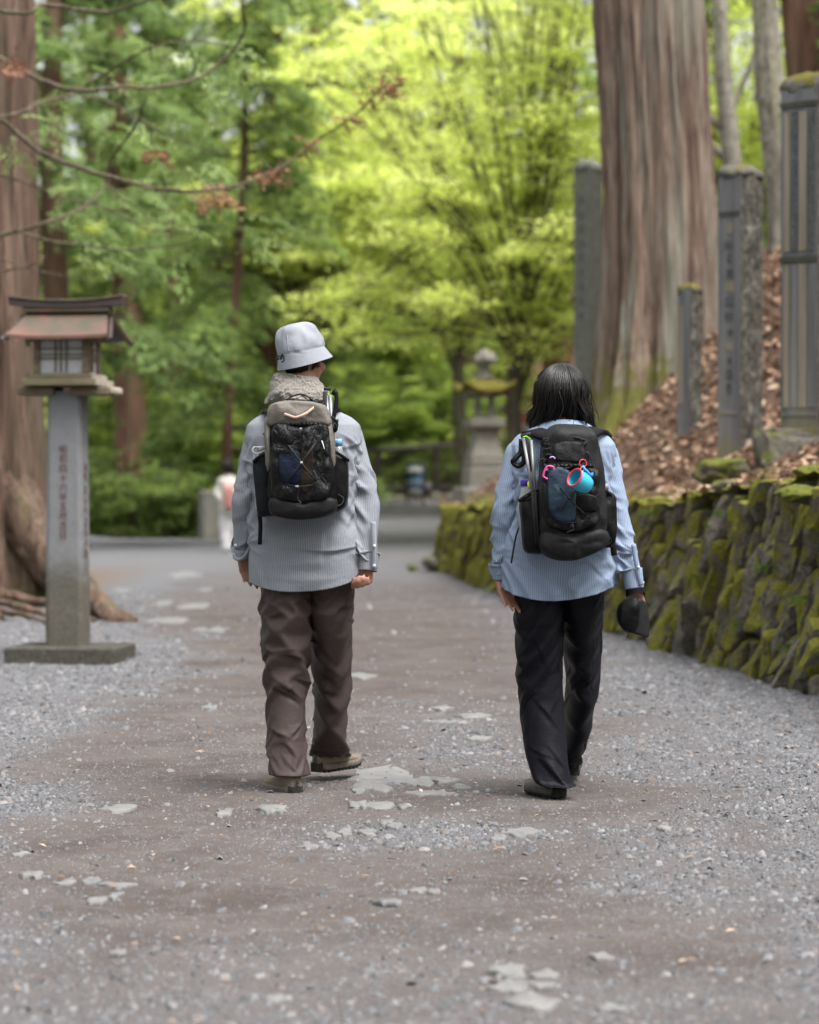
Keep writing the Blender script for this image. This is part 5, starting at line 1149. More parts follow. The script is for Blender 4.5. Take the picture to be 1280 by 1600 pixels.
MAT_CORD = plain('black_cord', (.012, .012, .013), .7, .3, .2, 200, .2); MAT_ALU = plain('grey_aluminium', (.20, .20, .21), .45, .5, .08, 60, .05, .4); MAT_BUTTON = plain('white_button', (.6, .62, .64), .4, .5, .05)
MAT_TAN_SHOE = fabric('tan_shoe', (.20, .165, .13), .75, 400, .3, 60); MAT_SOLE = plain('taupe_sole', (.14, .118, .095), .8, .3, .25, 60, .3); MAT_TREAD = plain('dark_tread', (.035, .030, .025), .85, .25, .3, 60, .3)
MAT_BEIGE_SHOE = fabric('beige_shoe', (.22, .195, .17), .75, 400, .3, 60); MAT_GREYSOLE = plain('charcoal_sole', (.065, .065, .064), .8, .3, .3, 60, .3)

def shoe(par, org, heel, yaw, pitch, L=.285, up=MAT_TAN_SHOE, sole=MAT_SOLE, tread=MAT_TREAD, hi=.095, name='shoe'):
    cy, sy = math.cos(yaw), math.sin(yaw); fw = np.array([sy, cy, 0]); B = basis(fw*math.cos(pitch)-np.array([0, 0, math.sin(pitch)]), [0, 0, 1]); T = lambda V: np.asarray(heel)+np.asarray(V, float).reshape(-1, 3)@B.T-org
    s = np.linspace(0, 1, 22); n = 24; a = np.linspace(0, 2*PI, n, endpoint=False)
    wd = np.interp(s, [0, .04, .12, .3, .5, .7, .85, .95, 1], [.012, .028, .037, .036, .038, .047, .043, .028, .006]); rock = .018*np.clip((s-.72)/.28, 0, 1)**2+.016*np.clip((.12-s)/.12, 0, 1)**1.5
    top = np.interp(s, [0, .05, .15, .3, .45, .65, .85, .96, 1], [.062, hi, hi+.004, hi, .085, .064, .052, .038, .024])
    def loft(z0, z1, k, sq):
        r = []
        for i in range(22):
            c, d = np.cos(a), np.sin(a); ex = np.sign(c)*np.abs(c)**sq; ez = np.sign(d)*np.abs(d)**sq
            r.append(np.stack([ex*wd[i]*k, np.full(n, s[i]*L), (z0[i]+z1[i])/2+ez*(z1[i]-z0[i])/2], -1))
        return loft_rings(r)
    V, Fc = loft(.020+rock, top, .93, .75); sh = mesh(name, T(V), Fc, up, par)
    flare = .012*np.interp(s, [0, .15, .5, 1], [1, .5, .2, .4])
    V, Fc = loft(.008+rock, .034+flare+rock*.8, 1.06, .45); V[:, 2] += .0016*np.sin(V[:, 1]*190)*(np.abs(V[:, 0]) > .02); mesh('midsole', T(V), Fc, sole, sh)
    tr = []
    for i in np.linspace(.03, .95, 13):
        w0 = float(np.interp(i, s, wd)); r0 = float(np.interp(i, s, rock))
        for q in (-.7, 0, .7): tr.append(box((q*w0, i*L, .006+r0), (w0*.55, .013, .013), bev=.002))
    for k in range(5):                                    # ribbed heel
        for sx in (-1, 1):
            P = np.array([(sx*.030, .010+.004*0, .040-.007*k), (sx*.016, -.003, .036-.007*k), (0, -.006, .043-.007*k)]); tr.append(tube(P, .0036, 5))
    V, Fc = join(tr); mesh('tread', T(V), Fc, tread, sh, smooth=False)
    V, Fc = tube(T(np.array([(0, .004, .050), (0, .002, .075), (0, .006, hi+.006)])), .010, 8, ell=.4); mesh('heel_tab', V, Fc, sole, sh)
    return sh

def strands(roots, dirs_fn, L, seg, wdt, rs_, tint=None):
    # ribbons that follow dirs_fn(p, t) from their roots
    P = np.asarray(roots, float); n = len(P); pts = [P]; L = np.broadcast_to(L, (n,))
    for k in range(seg):
        P = P+dirs_fn(P, (k+.5)/seg)*(L/seg)[:, None]; pts.append(P)
    P = np.stack(pts, 1); T = np.gradient(P, axis=1); T /= np.linalg.norm(T, axis=2, keepdims=True)+1e-9
    S = rs_.normal(0, 1, (n, 1, 3)); S = np.cross(T, S); S /= np.linalg.norm(S, axis=2, keepdims=True)+1e-9; N = np.cross(T, S)
    w_ = wdt*np.array([.8]+[1]*(seg-1)+[.25])[None, :, None]
    V = np.stack([P+S*w_, P-S*w_*.5+N*w_*.8, P-S*w_*.5-N*w_*.8], 2); c = seg+1
    b = (np.arange(n)*c*3)[:, None, None]; i = np.arange(seg)[None, :, None]*3; j = np.arange(3)[None, None, :]; j2 = (j+1) % 3
    Fc = np.stack(np.broadcast_arrays(b+i+j, b+i+j2, b+i+3+j2, b+i+3+j), -1).reshape(-1, 4)
    tn = np.repeat(np.clip(rs_.normal(.45, .25, n), 0, 1) if tint is None else tint, c*3); return V.reshape(-1, 3), Fc, tn

def pillow(outline, Yb, depth, puff=.35, n=72, rows=((1.0, 0), (1.003, .22), (1.0, .45), (.992, .64), (.975, .8), (.945, .90), (.90, .96), (.82, .985), (.72, 1.0), (.61, 1.015), (.5, 1.03), (.38, 1.04), (.25, 1.05), (.10, 1.06)), wrinkle=.006, seed=0, smo=2):
    q = resample(smooth_path(np.array(outline, float), 80, True) if smo else outline, n); c = q.mean(0); R = []
    for s_, d_ in rows:
        p = c+(q-c)*s_; d = depth*(d_ if d_ <= .8 else .8+(d_-.8)*(1+puff)); P = np.stack([(p[:, 0]-640)/F*Yb, np.full(n, Yb-d), CAMH-(p[:, 1]-HOR)/F*Yb], -1)
        if d_ > 0: wn_ = np.stack([fbm(P*13+seed*3+k*7, 3) for k in range(3)], -1)*np.array([.4, .7, .4]); rd_ = np.abs(vnoise(P*np.array([26, 10, 19])+seed*5, 9))[:, None]*np.array([0, -1.3, 0]); P = P+wrinkle*(wn_+rd_)
        R.append(P)
    V, Fc = loft_rings(R, False); k = len(V); V = np.concatenate([V, R[-1].mean(0)[None], R[0].mean(0)[None]]); m_ = len(R)
    Fc = Fc+[((m_-1)*n+i, (m_-1)*n+(i+1) % n, k) for i in range(n)]+[((i+1) % n, i, k+1) for i in range(n)]
    return V, Fc
def cord(pts, r=.0022, seg=24, Y=None, n=6):              # pts as (px, py, Y)
    P = smooth_path([W(a, b, c) for a, b, c in pts], seg); return tube(P, r, n)
def ribbon(pts, w_, th=.002, seg=20, up=(0, -1, 0)):
    P = smooth_path([W(a, b, c) if len(p) == 3 and a > 5 else p for p in pts for a, b, c in [p]], seg); T = np.gradient(P, axis=0); T /= np.linalg.norm(T, axis=1)[:, None]
    S = np.cross(T, np.asarray(up, float)); S /= np.linalg.norm(S, axis=1)[:, None]+1e-9; N = np.cross(S, T); w2 = np.broadcast_to(np.asarray(w_, float)/2, (seg,))[:, None]
    return loft_rings([np.array([p-s*w-n*th, p+s*w-n*th, p+s*w+n*th, p-s*w+n*th]) for p, s, n, w in zip(P, S, N, w2)])
# ================================================================== the man in the bucket hat
MY = 10.6
def J(px, py, Y=MY): return W(px, py, Y)
mo = np.array([J(480, 0)[0], MY, 0.0])
man = thing('person', 'person in grey striped shirt, pale bucket hat and brown trousers walking away', 'person', mo)
hipL, hipR = J(450, 892, 10.60), J(512, 892, 10.62); knL, knR = J(448, 1065, 10.60), J(520, 1062, 10.88); anL, anR = J(452, 1205, 10.50), J(513, 1176, 11.02)
shL, shR = J(402, 676, 10.60), J(548, 676, 10.62); elL, elR = J(379, 785, 10.60), J(577, 790, 10.58); wrL, wrR = J(381, 862, 10.66), J(572, 876, 10.52)
neck0, chest, pelv = J(472, 650), J(474, 720), J(481, 880)
fdir = np.array([math.sin(.45), math.cos(.45), -.02]); upv = np.array([-.12, 0.02, 1.0]); HB = basis(fdir, upv/np.linalg.norm(upv)); hc = J(473, 563, 10.62)
bp = head_parts(hc, HB)
bp += [capsule(neck0, hc+HB@np.array([0, -.02, -.07]), .058, .054), capsule(J(445, 690), J(505, 690), .085, .085), capsule(J(455, 720), J(455, 850), .085, .08), capsule(J(495, 720), J(495, 850), .085, .08), capsule(J(455, 880), J(507, 880), .09, .09)]
bp += [capsule(J(408, 694), elL, .030, .030), capsule(elL, wrL, .035, .025), capsule(J(544, 694), elR, .030, .030), capsule(elR, wrR, .035, .025), capsule(J(430, 682), J(410, 690), .035, .03), capsule(J(520, 682), J(540, 690), .035, .03)]
bp += [capsule(hipL, knL, .075, .048), capsule(knL, anL, .048, .034), capsule(hipR, knR, .075, .048), capsule(knR, anR, .048, .034)]
bp += [capsule(anL, anL+np.array([-.03, .10, -.05]), .03, .02), capsule(anR, anR+np.array([.04, .06, -.03]), .03, .02)]
bp += hand(wrL, J(387, 886, 10.66)-wrL, (.15, -1, 0), (1, .15, 0), (.45, .5, .4), .9)
bp += hand(wrR, J(568, 900, 10.52)-wrR, (-.15, -1, 0), (-1, .15, 0), (1.15, 1.5, 1.0), .92, thumb_curl=.9)
V, Fc = fuse(bp, .0062, 4)
part('body', V, Fc, MAT_SKIN, man)
# hair at the nape
rs = np.random.default_rng(12)
n = 6000; ph = rs.uniform(-PI, PI, n); th = rs.uniform(1.48, 2.8, n); d = np.stack([np.sin(th)*np.sin(ph), -np.sin(th)*np.cos(ph), np.cos(th)], -1)
keep = (np.abs(ph) < 1.75) & ~((np.abs(ph) > 1.0) & (th > 1.95)); d = d[keep]
rt = hc+(d*np.array([.075, .094, .086])+np.array([0, -.012, .026]))@HB.T
hu = np.array([-.20, -.05, 1.0]); hu /= np.linalg.norm(hu); HT = basis(fdir-hu*(fdir@hu), hu); hcn = hc+HB@np.array([0, -.008, .050]); rt = rt[((rt-hcn)@HT)[:, 2] < -.052]
ctr_ = hc+HB@np.array([0, -.012, .026])
def hd(p, t):
    r = p-ctr_; r /= np.linalg.norm(r, axis=1)[:, None]; g = np.array([0.02, 0, -1.0])-r*(r@np.array([0.02, 0, -1.0]))[:, None]; g = g/(np.linalg.norm(g, axis=1)[:, None]+1e-6)+r*.10+rs.normal(0, .12, p.shape); return g/np.linalg.norm(g, axis=1)[:, None]
V, Fc, tn = strands(rt, hd, rs.uniform(.03, .06, len(rt)), 5, .0017, rs); part('hair', V, Fc, MAT_HAIR, man, attrs={'tint': tn})
# bucket hat
hu = np.array([-.20, -.05, 1.0]); hu /= np.linalg.norm(hu); HT = basis(fdir-hu*(fdir@hu), hu); hcn = hc+HB@np.array([0, -.008, .050])
n = 72; a = np.linspace(0, 2*PI, n, endpoint=False); front = (1+np.sin(a))/2     # +forward
def hatring(rx, ry, h): return np.stack([np.cos(a)*rx, np.sin(a)*ry, np.broadcast_to(h, (n,))], -1)
R = [hatring(.004, .004, .098), hatring(.028, .032, .096), hatring(.052, .060, .088), hatring(.069, .080, .073), hatring(.081, .094, .050), hatring(.087, .101, .022), hatring(.089, .104, -.006), hatring(.088, .104, -.012)]
for k in range(1, 15):
    t = k/14; fl = .012+.030*front; R.append(hatring(.088, .104, 0)*np.array([1, 1, 0])*(1+(fl*9*t*.9)[:, None]*np.array([1, 1, 0]))+np.stack([0*a, 0*a, -.012-(.064-.020*front)*t+.0019*np.cos(t*6*2*PI)], -1))
R.append(R[-1]*np.array([.985, .985, 1])+np.array([0, 0, .001])); R.append(R[10]*np.array([.975, .975, 1])); R.append(R[7]*np.array([.97, .97, 1])+np.array([0, 0, .004])); R.append(R[5]*np.array([.93, .93, 1]))
R = np.array(R); cr = np.clip((R[..., 2]+.012)/.02, 0, 1); R = R+(.012*fbm(np.stack([R[..., 0]*14, R[..., 1]*14, R[..., 2]*26], -1)+3, 3)*cr)[..., None]*np.array([1, 1, .4])*np.sign(R+1e-9)
gath = np.clip(1-np.abs(R[..., 2]-.004)/.022, 0, 1)*.0028*np.sin(np.arctan2(R[..., 1], R[..., 0])*26+4*np.sin(np.arctan2(R[..., 1], R[..., 0])*3)); R[..., :2] *= (1+gath/.1)[..., None]
R = np.concatenate([creases(R[:22], 7, 26, .9, .6, .0042, .007, .028, up=1, where=(.12, .2, .26, .32)), R[22:]]); V = R.reshape(-1, 3)@HT.T+hcn; hat = part('bucket_hat', V, gridf(len(R), n, True, True), MAT_HAT, man); s_ = hat.modifiers.new('s', 'SUBSURF'); s_.levels = s_.render_levels = 1
seam = [np.array([0, y, z]) for y, z in ((-.106, -.006), (-.10, .022), (-.092, .048), (-.08, .068), (-.06, .082), (0, .0905), (.06, .082), (.08, .068), (.093, .048))]
V, Fc = tube((smooth_path(seam, 40))@HT.T+hcn, .0022, 6); o = mesh('seam', V-mo, Fc, MAT_HAT, hat)
tg = [cord([(441, 560, 10.5), (437, 556, 10.49), (433, 561, 10.49)], .003), cord([(439, 562, 10.5), (442, 553, 10.49), (444, 563, 10.49), (440, 566, 10.49)], .003), cord([(432, 563, 10.49), (436, 561, 10.49), (445, 556, 10.49)], .0025)]
V, Fc = join(tg); mesh('cord_toggle', V-mo, Fc, MAT_CORD, hat)
# trousers: two legs
capsL = [(hipL, knL, .098, .068), (knL, anL, .068, .05)]; capsR = [(hipR, knR, .098, .068), (knR, anR, .068, .05)]
rowsL = [(862, 412, 480, 10.60), (905, 408, 484, 10.60), (955, 408, 485, 10.60), (1000, 411, 482, 10.60), (1050, 413, 480, 10.60), (1100, 416, 476, 10.58), (1150, 420, 476, 10.53), (1185, 421, 481, 10.51), (1207, 422, 484, 10.51)]
rowsR = [(862, 478, 544, 10.62), (905, 478, 552, 10.63), (955, 480, 557, 10.67), (990, 486, 557, 10.72), (1030, 488, 555, 10.82), (1060, 488, 553, 10.89), (1100, 487, 549, 10.95), (1140, 485, 547, 11.0), (1156, 486, 547, 11.02), (1175, 489, 546, 11.03)]
legs = []
for k, (rw, cp, an) in enumerate(((rowsL, capsL, anL), (rowsR, capsR, anR))):
    P0 = px_tube(rw, 60, 78, [.105, .118, .125, .112, .105, .098, .094, .094, .094] if k == 0 else [.105, .118, .128, .118, .108, .102, .098, .094, .092, .092], 2.2)
    pin = np.zeros((78, 60)); pin[:12] = 1; pin[12:18] = .25; pin[-1] = .30; pin[-2:] = np.maximum(pin[-2:], .2)
    legs.append(relax(P0, cp, pin, 1.06, 1.04, 105, 5, 2.5, .13, 3+k, .012, lr=1.0, top=12))
legs = [creases(legs[k], 90+k, 46, .55, .35, .011, .011, .055, where=(.22, .3, .42, .52, .58, .66, .80, .88, .93)) for k in (0, 1)]
tro = cloth_mesh('trousers', legs[0], MAT_TRS_M, man, mo, subd=0); cloth_mesh('trouser_leg', legs[1], MAT_TRS_M, tro, mo, subd=0)
# shirt
rowsT = [(634, 440, 508, 10.60), (642, 422, 528, 10.60), (652, 400, 550, 10.60), (664, 386, 563, 10.60), (682, 382, 566, 10.60), (720, 386, 562, 10.60), (780, 396, 558, 10.60), (840, 408, 555, 10.60), (880, 413, 553, 10.60), (908, 413, 553, 10.60)]
P0 = px_tube(rowsT, 120, 84, [.05, .075, .10, .12, .135, .145, .15, .155, .165, .175], 2.2)
ang = np.linspace(0, 2*PI, 120, endpoint=False); hemc = np.clip((np.arange(84)-60)/23., 0, 1)
P0[..., 2] -= (hemc**1.5)[:, None]*(.030*np.abs(np.sin(ang))**1.2-.022*np.abs(np.cos(ang))**3+.012*np.cos(ang)*(-1))[None]
sag = np.clip(1-np.abs(P0[..., 0]-J(474, 0)[0])/.25, 0, 1)
pin = np.zeros((84, 120)); pin[:15] = 1; pin[15:20] = .3; pin[20:50] = .02
capsT = [(J(445, 690), J(505, 690), .10, .10), (J(450, 720), J(452, 880), .10, .10), (J(500, 720), J(502, 880), .10, .10)]+[(J(448, 850), J(448, 935), .142, .142), (J(514, 850), J(514, 935), .142, .142)]
T_ = smooth_grid(relax(P0, capsT, pin, 1.05, 1.075, 85, 5, 1.6, .10, 11, .016, lr=1.005, top=15), 1)
T_ = creases(T_, 95, 52, 1.0, .45, .014, .013, .075, .22, .95)
shirt = cloth_mesh('shirt', T_, MAT_SHIRT_M, man, mo, subd=0)
def sleeve(C, hw_, caps, seed, sv, mat, pe, org, nr=64, n=44):
    P0 = limb_tube(C, hw_, n, nr, 1.0); caps = [(a, b, min(ra, .04), rb) for a, b, ra, rb in caps]; pin = np.zeros((nr, n)); pin[:4] = 1; pin[-3:] = 1; return smooth_grid(relax(P0, caps, pin, sv, 1.04, 90, 5, 2.5, .06, seed, .008, lr=1.02, top=4), 1)
SL_ = sleeve([J(430, 680), J(399, 685), J(383, 735), J(376, 795), J(376, 830), J(379, 848, 10.65)], [.045, .066, .060, .055, .054, .042], [(shL, elL, .045, .038), (elL, wrL, .038, .03)], 21, 1.15, MAT_SHIRT_M, shirt, mo)
SR_ = sleeve([J(520, 680), J(550, 685), J(570, 735), J(576, 795, 10.58), J(577, 840, 10.55), J(576, 868, 10.53)], [.045, .066, .060, .057, .056, .044], [(shR, elR, .045, .038), (elR, wrR, .038, .03)], 22, 1.15, MAT_SHIRT_M, shirt, mo)
for k, S_ in enumerate((SL_, SR_)): cloth_mesh('sleeve', creases(S_, 97+k, 32, .45, .35, .012, .010, .045, .25, .93), MAT_SHIRT_M, shirt, mo, subd=0)
for c0, c1, r0 in ((J(379, 846, 10.65), J(382, 867, 10.665), .036), (J(576, 866, 10.53), J(574, 893, 10.52), .038)):
    P = limb_tube([c0, (c0+c1)/2, c1], [r0+.004, r0+.002, r0], 36, 8); cloth_mesh('cuff', P, MAT_SHIRT_M, shirt, mo, subd=1)
for px, py, Y in ((585, 853, 10.475), (585, 884, 10.475), (368, 852, 10.61), (369, 863, 10.625)):
    c = J(px, py, Y); V, Fc = ellipsoid(c, (.006, .003, .006), n=10, m_=6); part('button', V, Fc, MAT_BUTTON, man).parent = shirt
V, Fc = ribbon([(583, 815, 10.50), (585, 850, 10.482), (585, 890, 10.478)], .022, .0012); mesh('placket', V-mo, Fc, MAT_SHIRT_M, shirt, uv=np.stack([V[:, 0], V[:, 2]], -1))
for pts in ([(398, 652, 10.50), (386, 672, 10.50), (375, 705, 10.53), (372, 730, 10.56)], [(549, 650, 10.50), (562, 672, 10.50), (572, 695, 10.52), (578, 715, 10.55)]): pass
# fleece collar
a = np.linspace(0, 2*PI, 64, endpoint=False); fc_ = J(466, 607, 10.62); R = []
for t, rx, ry in ((0, .128, .118), (.12, .131, .124), (.35, .126, .120), (.6, .113, .108), (.85, .098, .094), (1.0, .086, .084), (1.02, .074, .074), (.8, .066, .068), (.5, .066, .068)):
    R.append(np.stack([fc_[0]+rx*np.cos(a)*.92, fc_[1]+ry*np.sin(a), fc_[2]-.055+.105*t+.012*np.sin(a)*0+.010*np.cos(a)*(-1)*t], -1))
R = np.array(R); R = R+.010*fbm(R*24, 2)[..., None]*np.array([1, 1, .6])
R = np.stack([smooth_path(R[:, q], 64) for q in range(64)], 1); R = np.stack([smooth_path(R[q], 256, True) for q in range(64)], 0)
cx_ = R.mean(1, keepdims=True); rn_ = R-cx_; rn_ /= np.linalg.norm(rn_, axis=2, keepdims=True); R = R+rn_*(.0055*np.abs(fbm(R*95, 2))+.0045*vnoise(R*210, 3))[..., None]
col = part('fleece_collar', R.reshape(-1, 3), gridf(64, 256), MAT_FLEECE, man)
# shoes
shoe(man, mo, J(463, 1247, 10.44)+np.array([0, 0, .002]), -.42, .02, .285)
shoe(man, mo, J(493, 1209, 10.92)+np.array([0, 0, .0]), .62, -.02, .285)

# ---------------------------------------------------------------- his backpack
PB = 10.47
bpk = thing('backpack', 'small taupe and black backpack with mesh pocket worn by the person in the bucket hat', 'backpack', J(470, 810, PB))
def bpart(name, sh, mat, th, par=None, **kw):
    if isinstance(sh, list) and len(sh) > 1 and name != 'pocket_gather': return [bpart(name, q, mat, th, par, **kw) for q in sh][0]
    V, Fc = sh if isinstance(sh, tuple) else join(sh); o = mesh(name, np.asarray(V)-np.array(th.location), Fc, mat, th if par is None else par, **kw); return o
bpart('main_body', pillow([(428, 632), (466, 628), (506, 633), (520, 665), (527, 720), (528, 780), (516, 803), (470, 808), (430, 802), (420, 770), (419, 700), (421, 655)], PB, .165, wrinkle=.014, seed=1), MAT_BLACKN, bpk)
bpart('upper_panel', pillow([(427, 632), (466, 628), (507, 632), (518, 652), (516, 668), (470, 674), (424, 668), (420, 652)], PB-.002, .188, wrinkle=.014, seed=9), MAT_TAUPE, bpk)
bpart('side_panel', pillow([(418, 655), (426, 655), (428, 690), (428, 732), (419, 735), (416, 690)], PB-.002, .168, wrinkle=.006, seed=10), MAT_TAUPE, bpk); bpart('side_panel', pillow([(512, 655), (519, 655), (524, 690), (525, 730), (517, 730), (513, 690)], PB-.002, .168, wrinkle=.006, seed=11), MAT_TAUPE, bpk)
bpart('base_panel', pillow([(427, 776), (470, 780), (522, 776), (529, 792), (516, 805), (472, 812), (432, 806), (422, 795)], PB+.005, .195, wrinkle=.004, seed=2), MAT_RIP, bpk)
mp_ = bpart('mesh_pocket', pillow([(430, 662), (470, 666), (509, 661), (518, 700), (521, 745), (512, 780), (470, 788), (432, 782), (422, 745), (424, 700)], PB-.15, .055, .8, wrinkle=.018, seed=3), MAT_MESHP, bpk)
bpart('pocket_gather', [cord([(432+k*6.5, 665+2*math.sin(k*1.7), PB-.185-.015*math.sin(k/12*PI)), (437+k*6.2, 662, PB-.195-.015*math.sin(k/12*PI)), (440+k*6.2, 667+2*math.cos(k*2.1), PB-.185-.015*math.sin(k/12*PI))], .0075, 8) for k in range(12)], MAT_MESHP, bpk, mp_)
MAT_BLUECL = fabric('navy_cloth_in_pocket', (.007, .011, .026), .6, 300, .6, 30); MAT_BROWNCL = fabric('brown_cloth_in_pocket', (.022, .015, .010), .6, 300, .6, 30)
bpart('blue_pouch', pillow([(438, 706), (470, 708), (472, 752), (446, 756), (436, 740)], PB-.205, .022, 1, wrinkle=.006, seed=4), MAT_BLUECL, bpk, mp_)
bpart('brown_pouch', pillow([(472, 696), (490, 700), (484, 765), (470, 765)], PB-.204, .022, 1, wrinkle=.006, seed=5), MAT_BROWNCL, bpk, mp_)
bpart('side_pocket', pillow([(397, 722), (409, 712), (426, 707), (431, 750), (434, 800), (420, 806), (405, 803), (400, 765)], PB+.02, .13, wrinkle=.004, seed=6), MAT_SLATE, bpk)
bpart('side_pocket', pillow([(512, 700), (528, 707), (543, 718), (545, 760), (541, 790), (524, 800), (507, 790), (508, 740)], PB+.02, .13, wrinkle=.005, seed=7), MAT_BLACKN, bpk)
bpart('pocket_hem', [cord([(396, 722, PB-.115), (408, 712, PB-.125), (427, 705, PB-.12)], .007, 12)], MAT_BLACKN, bpk); bpart('pocket_hem', [cord([(511, 700, PB-.13), (528, 708, PB-.135), (545, 720, PB-.11)], .006, 12)], MAT_BLACKN, bpk)
bpart('lid_panel', pillow([(434, 640), (466, 634), (500, 640), (503, 652), (470, 662), (438, 655)], PB-.13, .03, .6, wrinkle=.008, seed=8), MAT_TAUPE, bpk)
MAT_PEACH = fabric('peach_trim', (.50, .36, .28), .6)
bpart('trim', ribbon([(432, 662, PB-.20), (436, 646, PB-.205), (448, 648, PB-.222), (462, 652, PB-.228), (478, 646, PB-.222), (494, 636, PB-.205), (505, 646, PB-.20)], .010, .002, 30), MAT_PEACH, bpk)
bpart('grab_handle', ribbon([(446, 632, PB-.10), (452, 622, PB-.115), (468, 616, PB-.12), (482, 620, PB-.115), (489, 629, PB-.10)], .014, .0015, 24, (0, -.3, 1)), MAT_BLACKN, bpk)
for pts in ([(434, 646, PB-.03), (425, 642, PB+.02), (419, 641, PB+.08), (417, 648, PB+.16)], [(505, 644, PB-.03), (516, 638, PB+.02), (522, 638, PB+.08), (525, 645, PB+.16)]): bpart('shoulder_strap', ribbon(pts, .045, .005, 20, (0, -.6, 1)), MAT_BLACKN, bpk)
bpart('webbing_tail', ribbon([(405, 800, PB-.02), (407, 820, PB-.03), (406, 851, PB-.03)], .016, .001, 12), MAT_BLACKN, bpk)
bpart('webbing_tail', ribbon([(437, 755, PB-.16), (438, 778, PB-.18), (432, 797, PB-.17)], .012, .001, 12), MAT_BLACKN, bpk)
yq = PB-.245

bpart('elastic_cord', [cord([(440, 682, PB-.19), (456, 703, yq), (471, 723, yq-.006), (486, 742, yq), (503, 756, PB-.19)], .0036), cord([(500, 682, PB-.19), (486, 703, yq), (471, 723, yq-.008), (455, 744, yq), (438, 762, PB-.19)], .0036),
                       cord([(436, 757, PB-.19), (470, 760, yq), (505, 755, PB-.19)], .0025), cord([(468, 760, yq), (465, 778, yq+.01), (470, 786, yq), (461, 788, yq)], .0022), cord([(470, 665, PB-.20), (476, 690, yq), (482, 696, yq), (474, 680, yq)], .0022)], MAT_CORD, bpk)
bpart('cord_lock', [ellipsoid(J(471, 723, yq-.01), (.006, .006, .006)), box(J(470, 672, PB-.215), (.012, .012, .018), bev=.003), box(J(464, 760, yq-.003), (.014, .01, .008), bev=.002)], MAT_GREYP, bpk)
bpart('cord_loop', [cord([(436, 655, PB-.16), (426, 654, PB-.15), (419, 664, PB-.15), (424, 672, PB-.16), (434, 666, PB-.16), (432, 656, PB-.155), (420, 670, PB-.15), (411, 679, PB-.15)], .0026, 40), cord([(486, 634, PB-.15), (478, 634, PB-.16), (476, 640, PB-.165), (486, 641, PB-.165), (490, 634, PB-.15)], .0026, 30), cord([(497, 628, PB-.14), (506, 630, PB-.15), (502, 636, PB-.15), (496, 631, PB-.145)], .0024)], MAT_CORD, bpk)
bpart('side_cord', [cord([(503, 768, PB-.14), (512, 785, PB-.16), (530, 790, PB-.15), (537, 780, PB-.14), (528, 772, PB-.14)], .0028, 30)], MAT_CORD, bpk)
tagp = bpart('hang_tag', [box(J(513, 741, PB-.20), (.026, .004, .060), rz=.15, bev=.0018)], MAT_BUTTON, bpk); bpart('tag_cord', [cord([(498, 674, PB-.19), (505, 695, PB-.215), (511, 715, PB-.21), (514, 728, PB-.20)], .0022)], MAT_BUTTON, bpk, tagp)
bpart('print', [box(J(509, 738, PB-.2045), (.004, .001, .018)), box(J(515, 744, PB-.2045), (.003, .001, .03)), box(J(513, 752, PB-.2045), (.016, .001, .006))], MAT_CARVE, bpk, tagp)
# bottles in his side pockets
def bottle(name, label, base, top, r, capm, bodym, caph=.03, cat='bottle', loop=None):
    base, top = np.asarray(base, float), np.asarray(top, float); ax_ = top-base; L = np.linalg.norm(ax_); ax_ /= L; t = thing(name, label, cat, base)
    P = [base, base+ax_*.005, base+ax_*(L*.62), base+ax_*(L*.74), base+ax_*(L*.82), base+ax_*(L-caph)]; V, Fc = tube(np.array(P), [r*.9, r, r, r*.82, r*.55, r*.5], 20); part('flask', V, Fc, bodym, t)
    V, Fc = tube(np.array([base+ax_*(L-caph), base+ax_*(L-caph*.2), top]), [r*.56, r*.56, r*.48], 18); c = part('lid', V, Fc, capm, t)
    if loop is not None: V, Fc = loop; part('lid_loop', V, Fc, capm, t).parent = c
    return t
MAT_CLEAR = Mat('clear_plastic', .15, .5).set(color=(.75, .78, .8), trans=.75); MAT_BLUECAP = plain('blue_cap', (.16, .38, .62), .4, .5, .05)
MAT_LIDGREY = plain('pale_grey_lid', (.34, .36, .37), .5, .4, .06)
bottle('water_bottle', 'grey-lidded bottle in the left pocket of the taupe backpack', J(413, 795, PB-.05), J(408, 697, PB-.05), .033, MAT_LIDGREY, MAT_LIDGREY, .02, loop=cord([(407, 700, PB-.06), (397, 699, PB-.07), (395, 706, PB-.075), (403, 709, PB-.07), (414, 704, PB-.065)], .0035, 24))
bottle('water_bottle', 'clear bottle with blue cap in the right pocket of the taupe backpack', J(532, 790, PB-.02), J(528, 686, PB-.03), .031, MAT_BLUECAP, MAT_CLEAR, .024)
tp = thing('trekking_poles', 'folded grey trekking poles with black grips on the taupe backpack', 'trekking poles', J(520, 790, PB-.12))
for k, (a, b) in enumerate((((510, 618), (517, 700)), ((516, 618), (521, 702)))):
    V, Fc = tube(np.array([J(*a, PB-.10), J(*b, PB-.13)]), .0078, 12); part('shaft', V, Fc, MAT_ALU, tp); V, Fc = tube(np.array([J(b[0], b[1], PB-.13), J(b[0]+1, 793, PB-.15)]), .006, 10); part('shaft', V, Fc, MAT_RUBBER, tp)
V, Fc = tube(np.array([J(509, 612, PB-.095), J(509, 660, PB-.115)]), .011, 12); part('grip', V, Fc, MAT_RUBBER, tp); V, Fc = tube(np.array([J(506, 608, PB-.095), J(517, 608, PB-.095)]), .006, 8); part('grip_top', V, Fc, MAT_RUBBER, tp)
V, Fc = ribbon([(520, 617, PB-.10), (524, 611, PB-.105), (526, 625, PB-.11), (522, 650, PB-.12), (516, 668, PB-.13), (524, 672, PB-.13), (526, 655, PB-.125)], .016, .0015, 40); part('wrist_strap', V, Fc, MAT_BLACKN, tp)
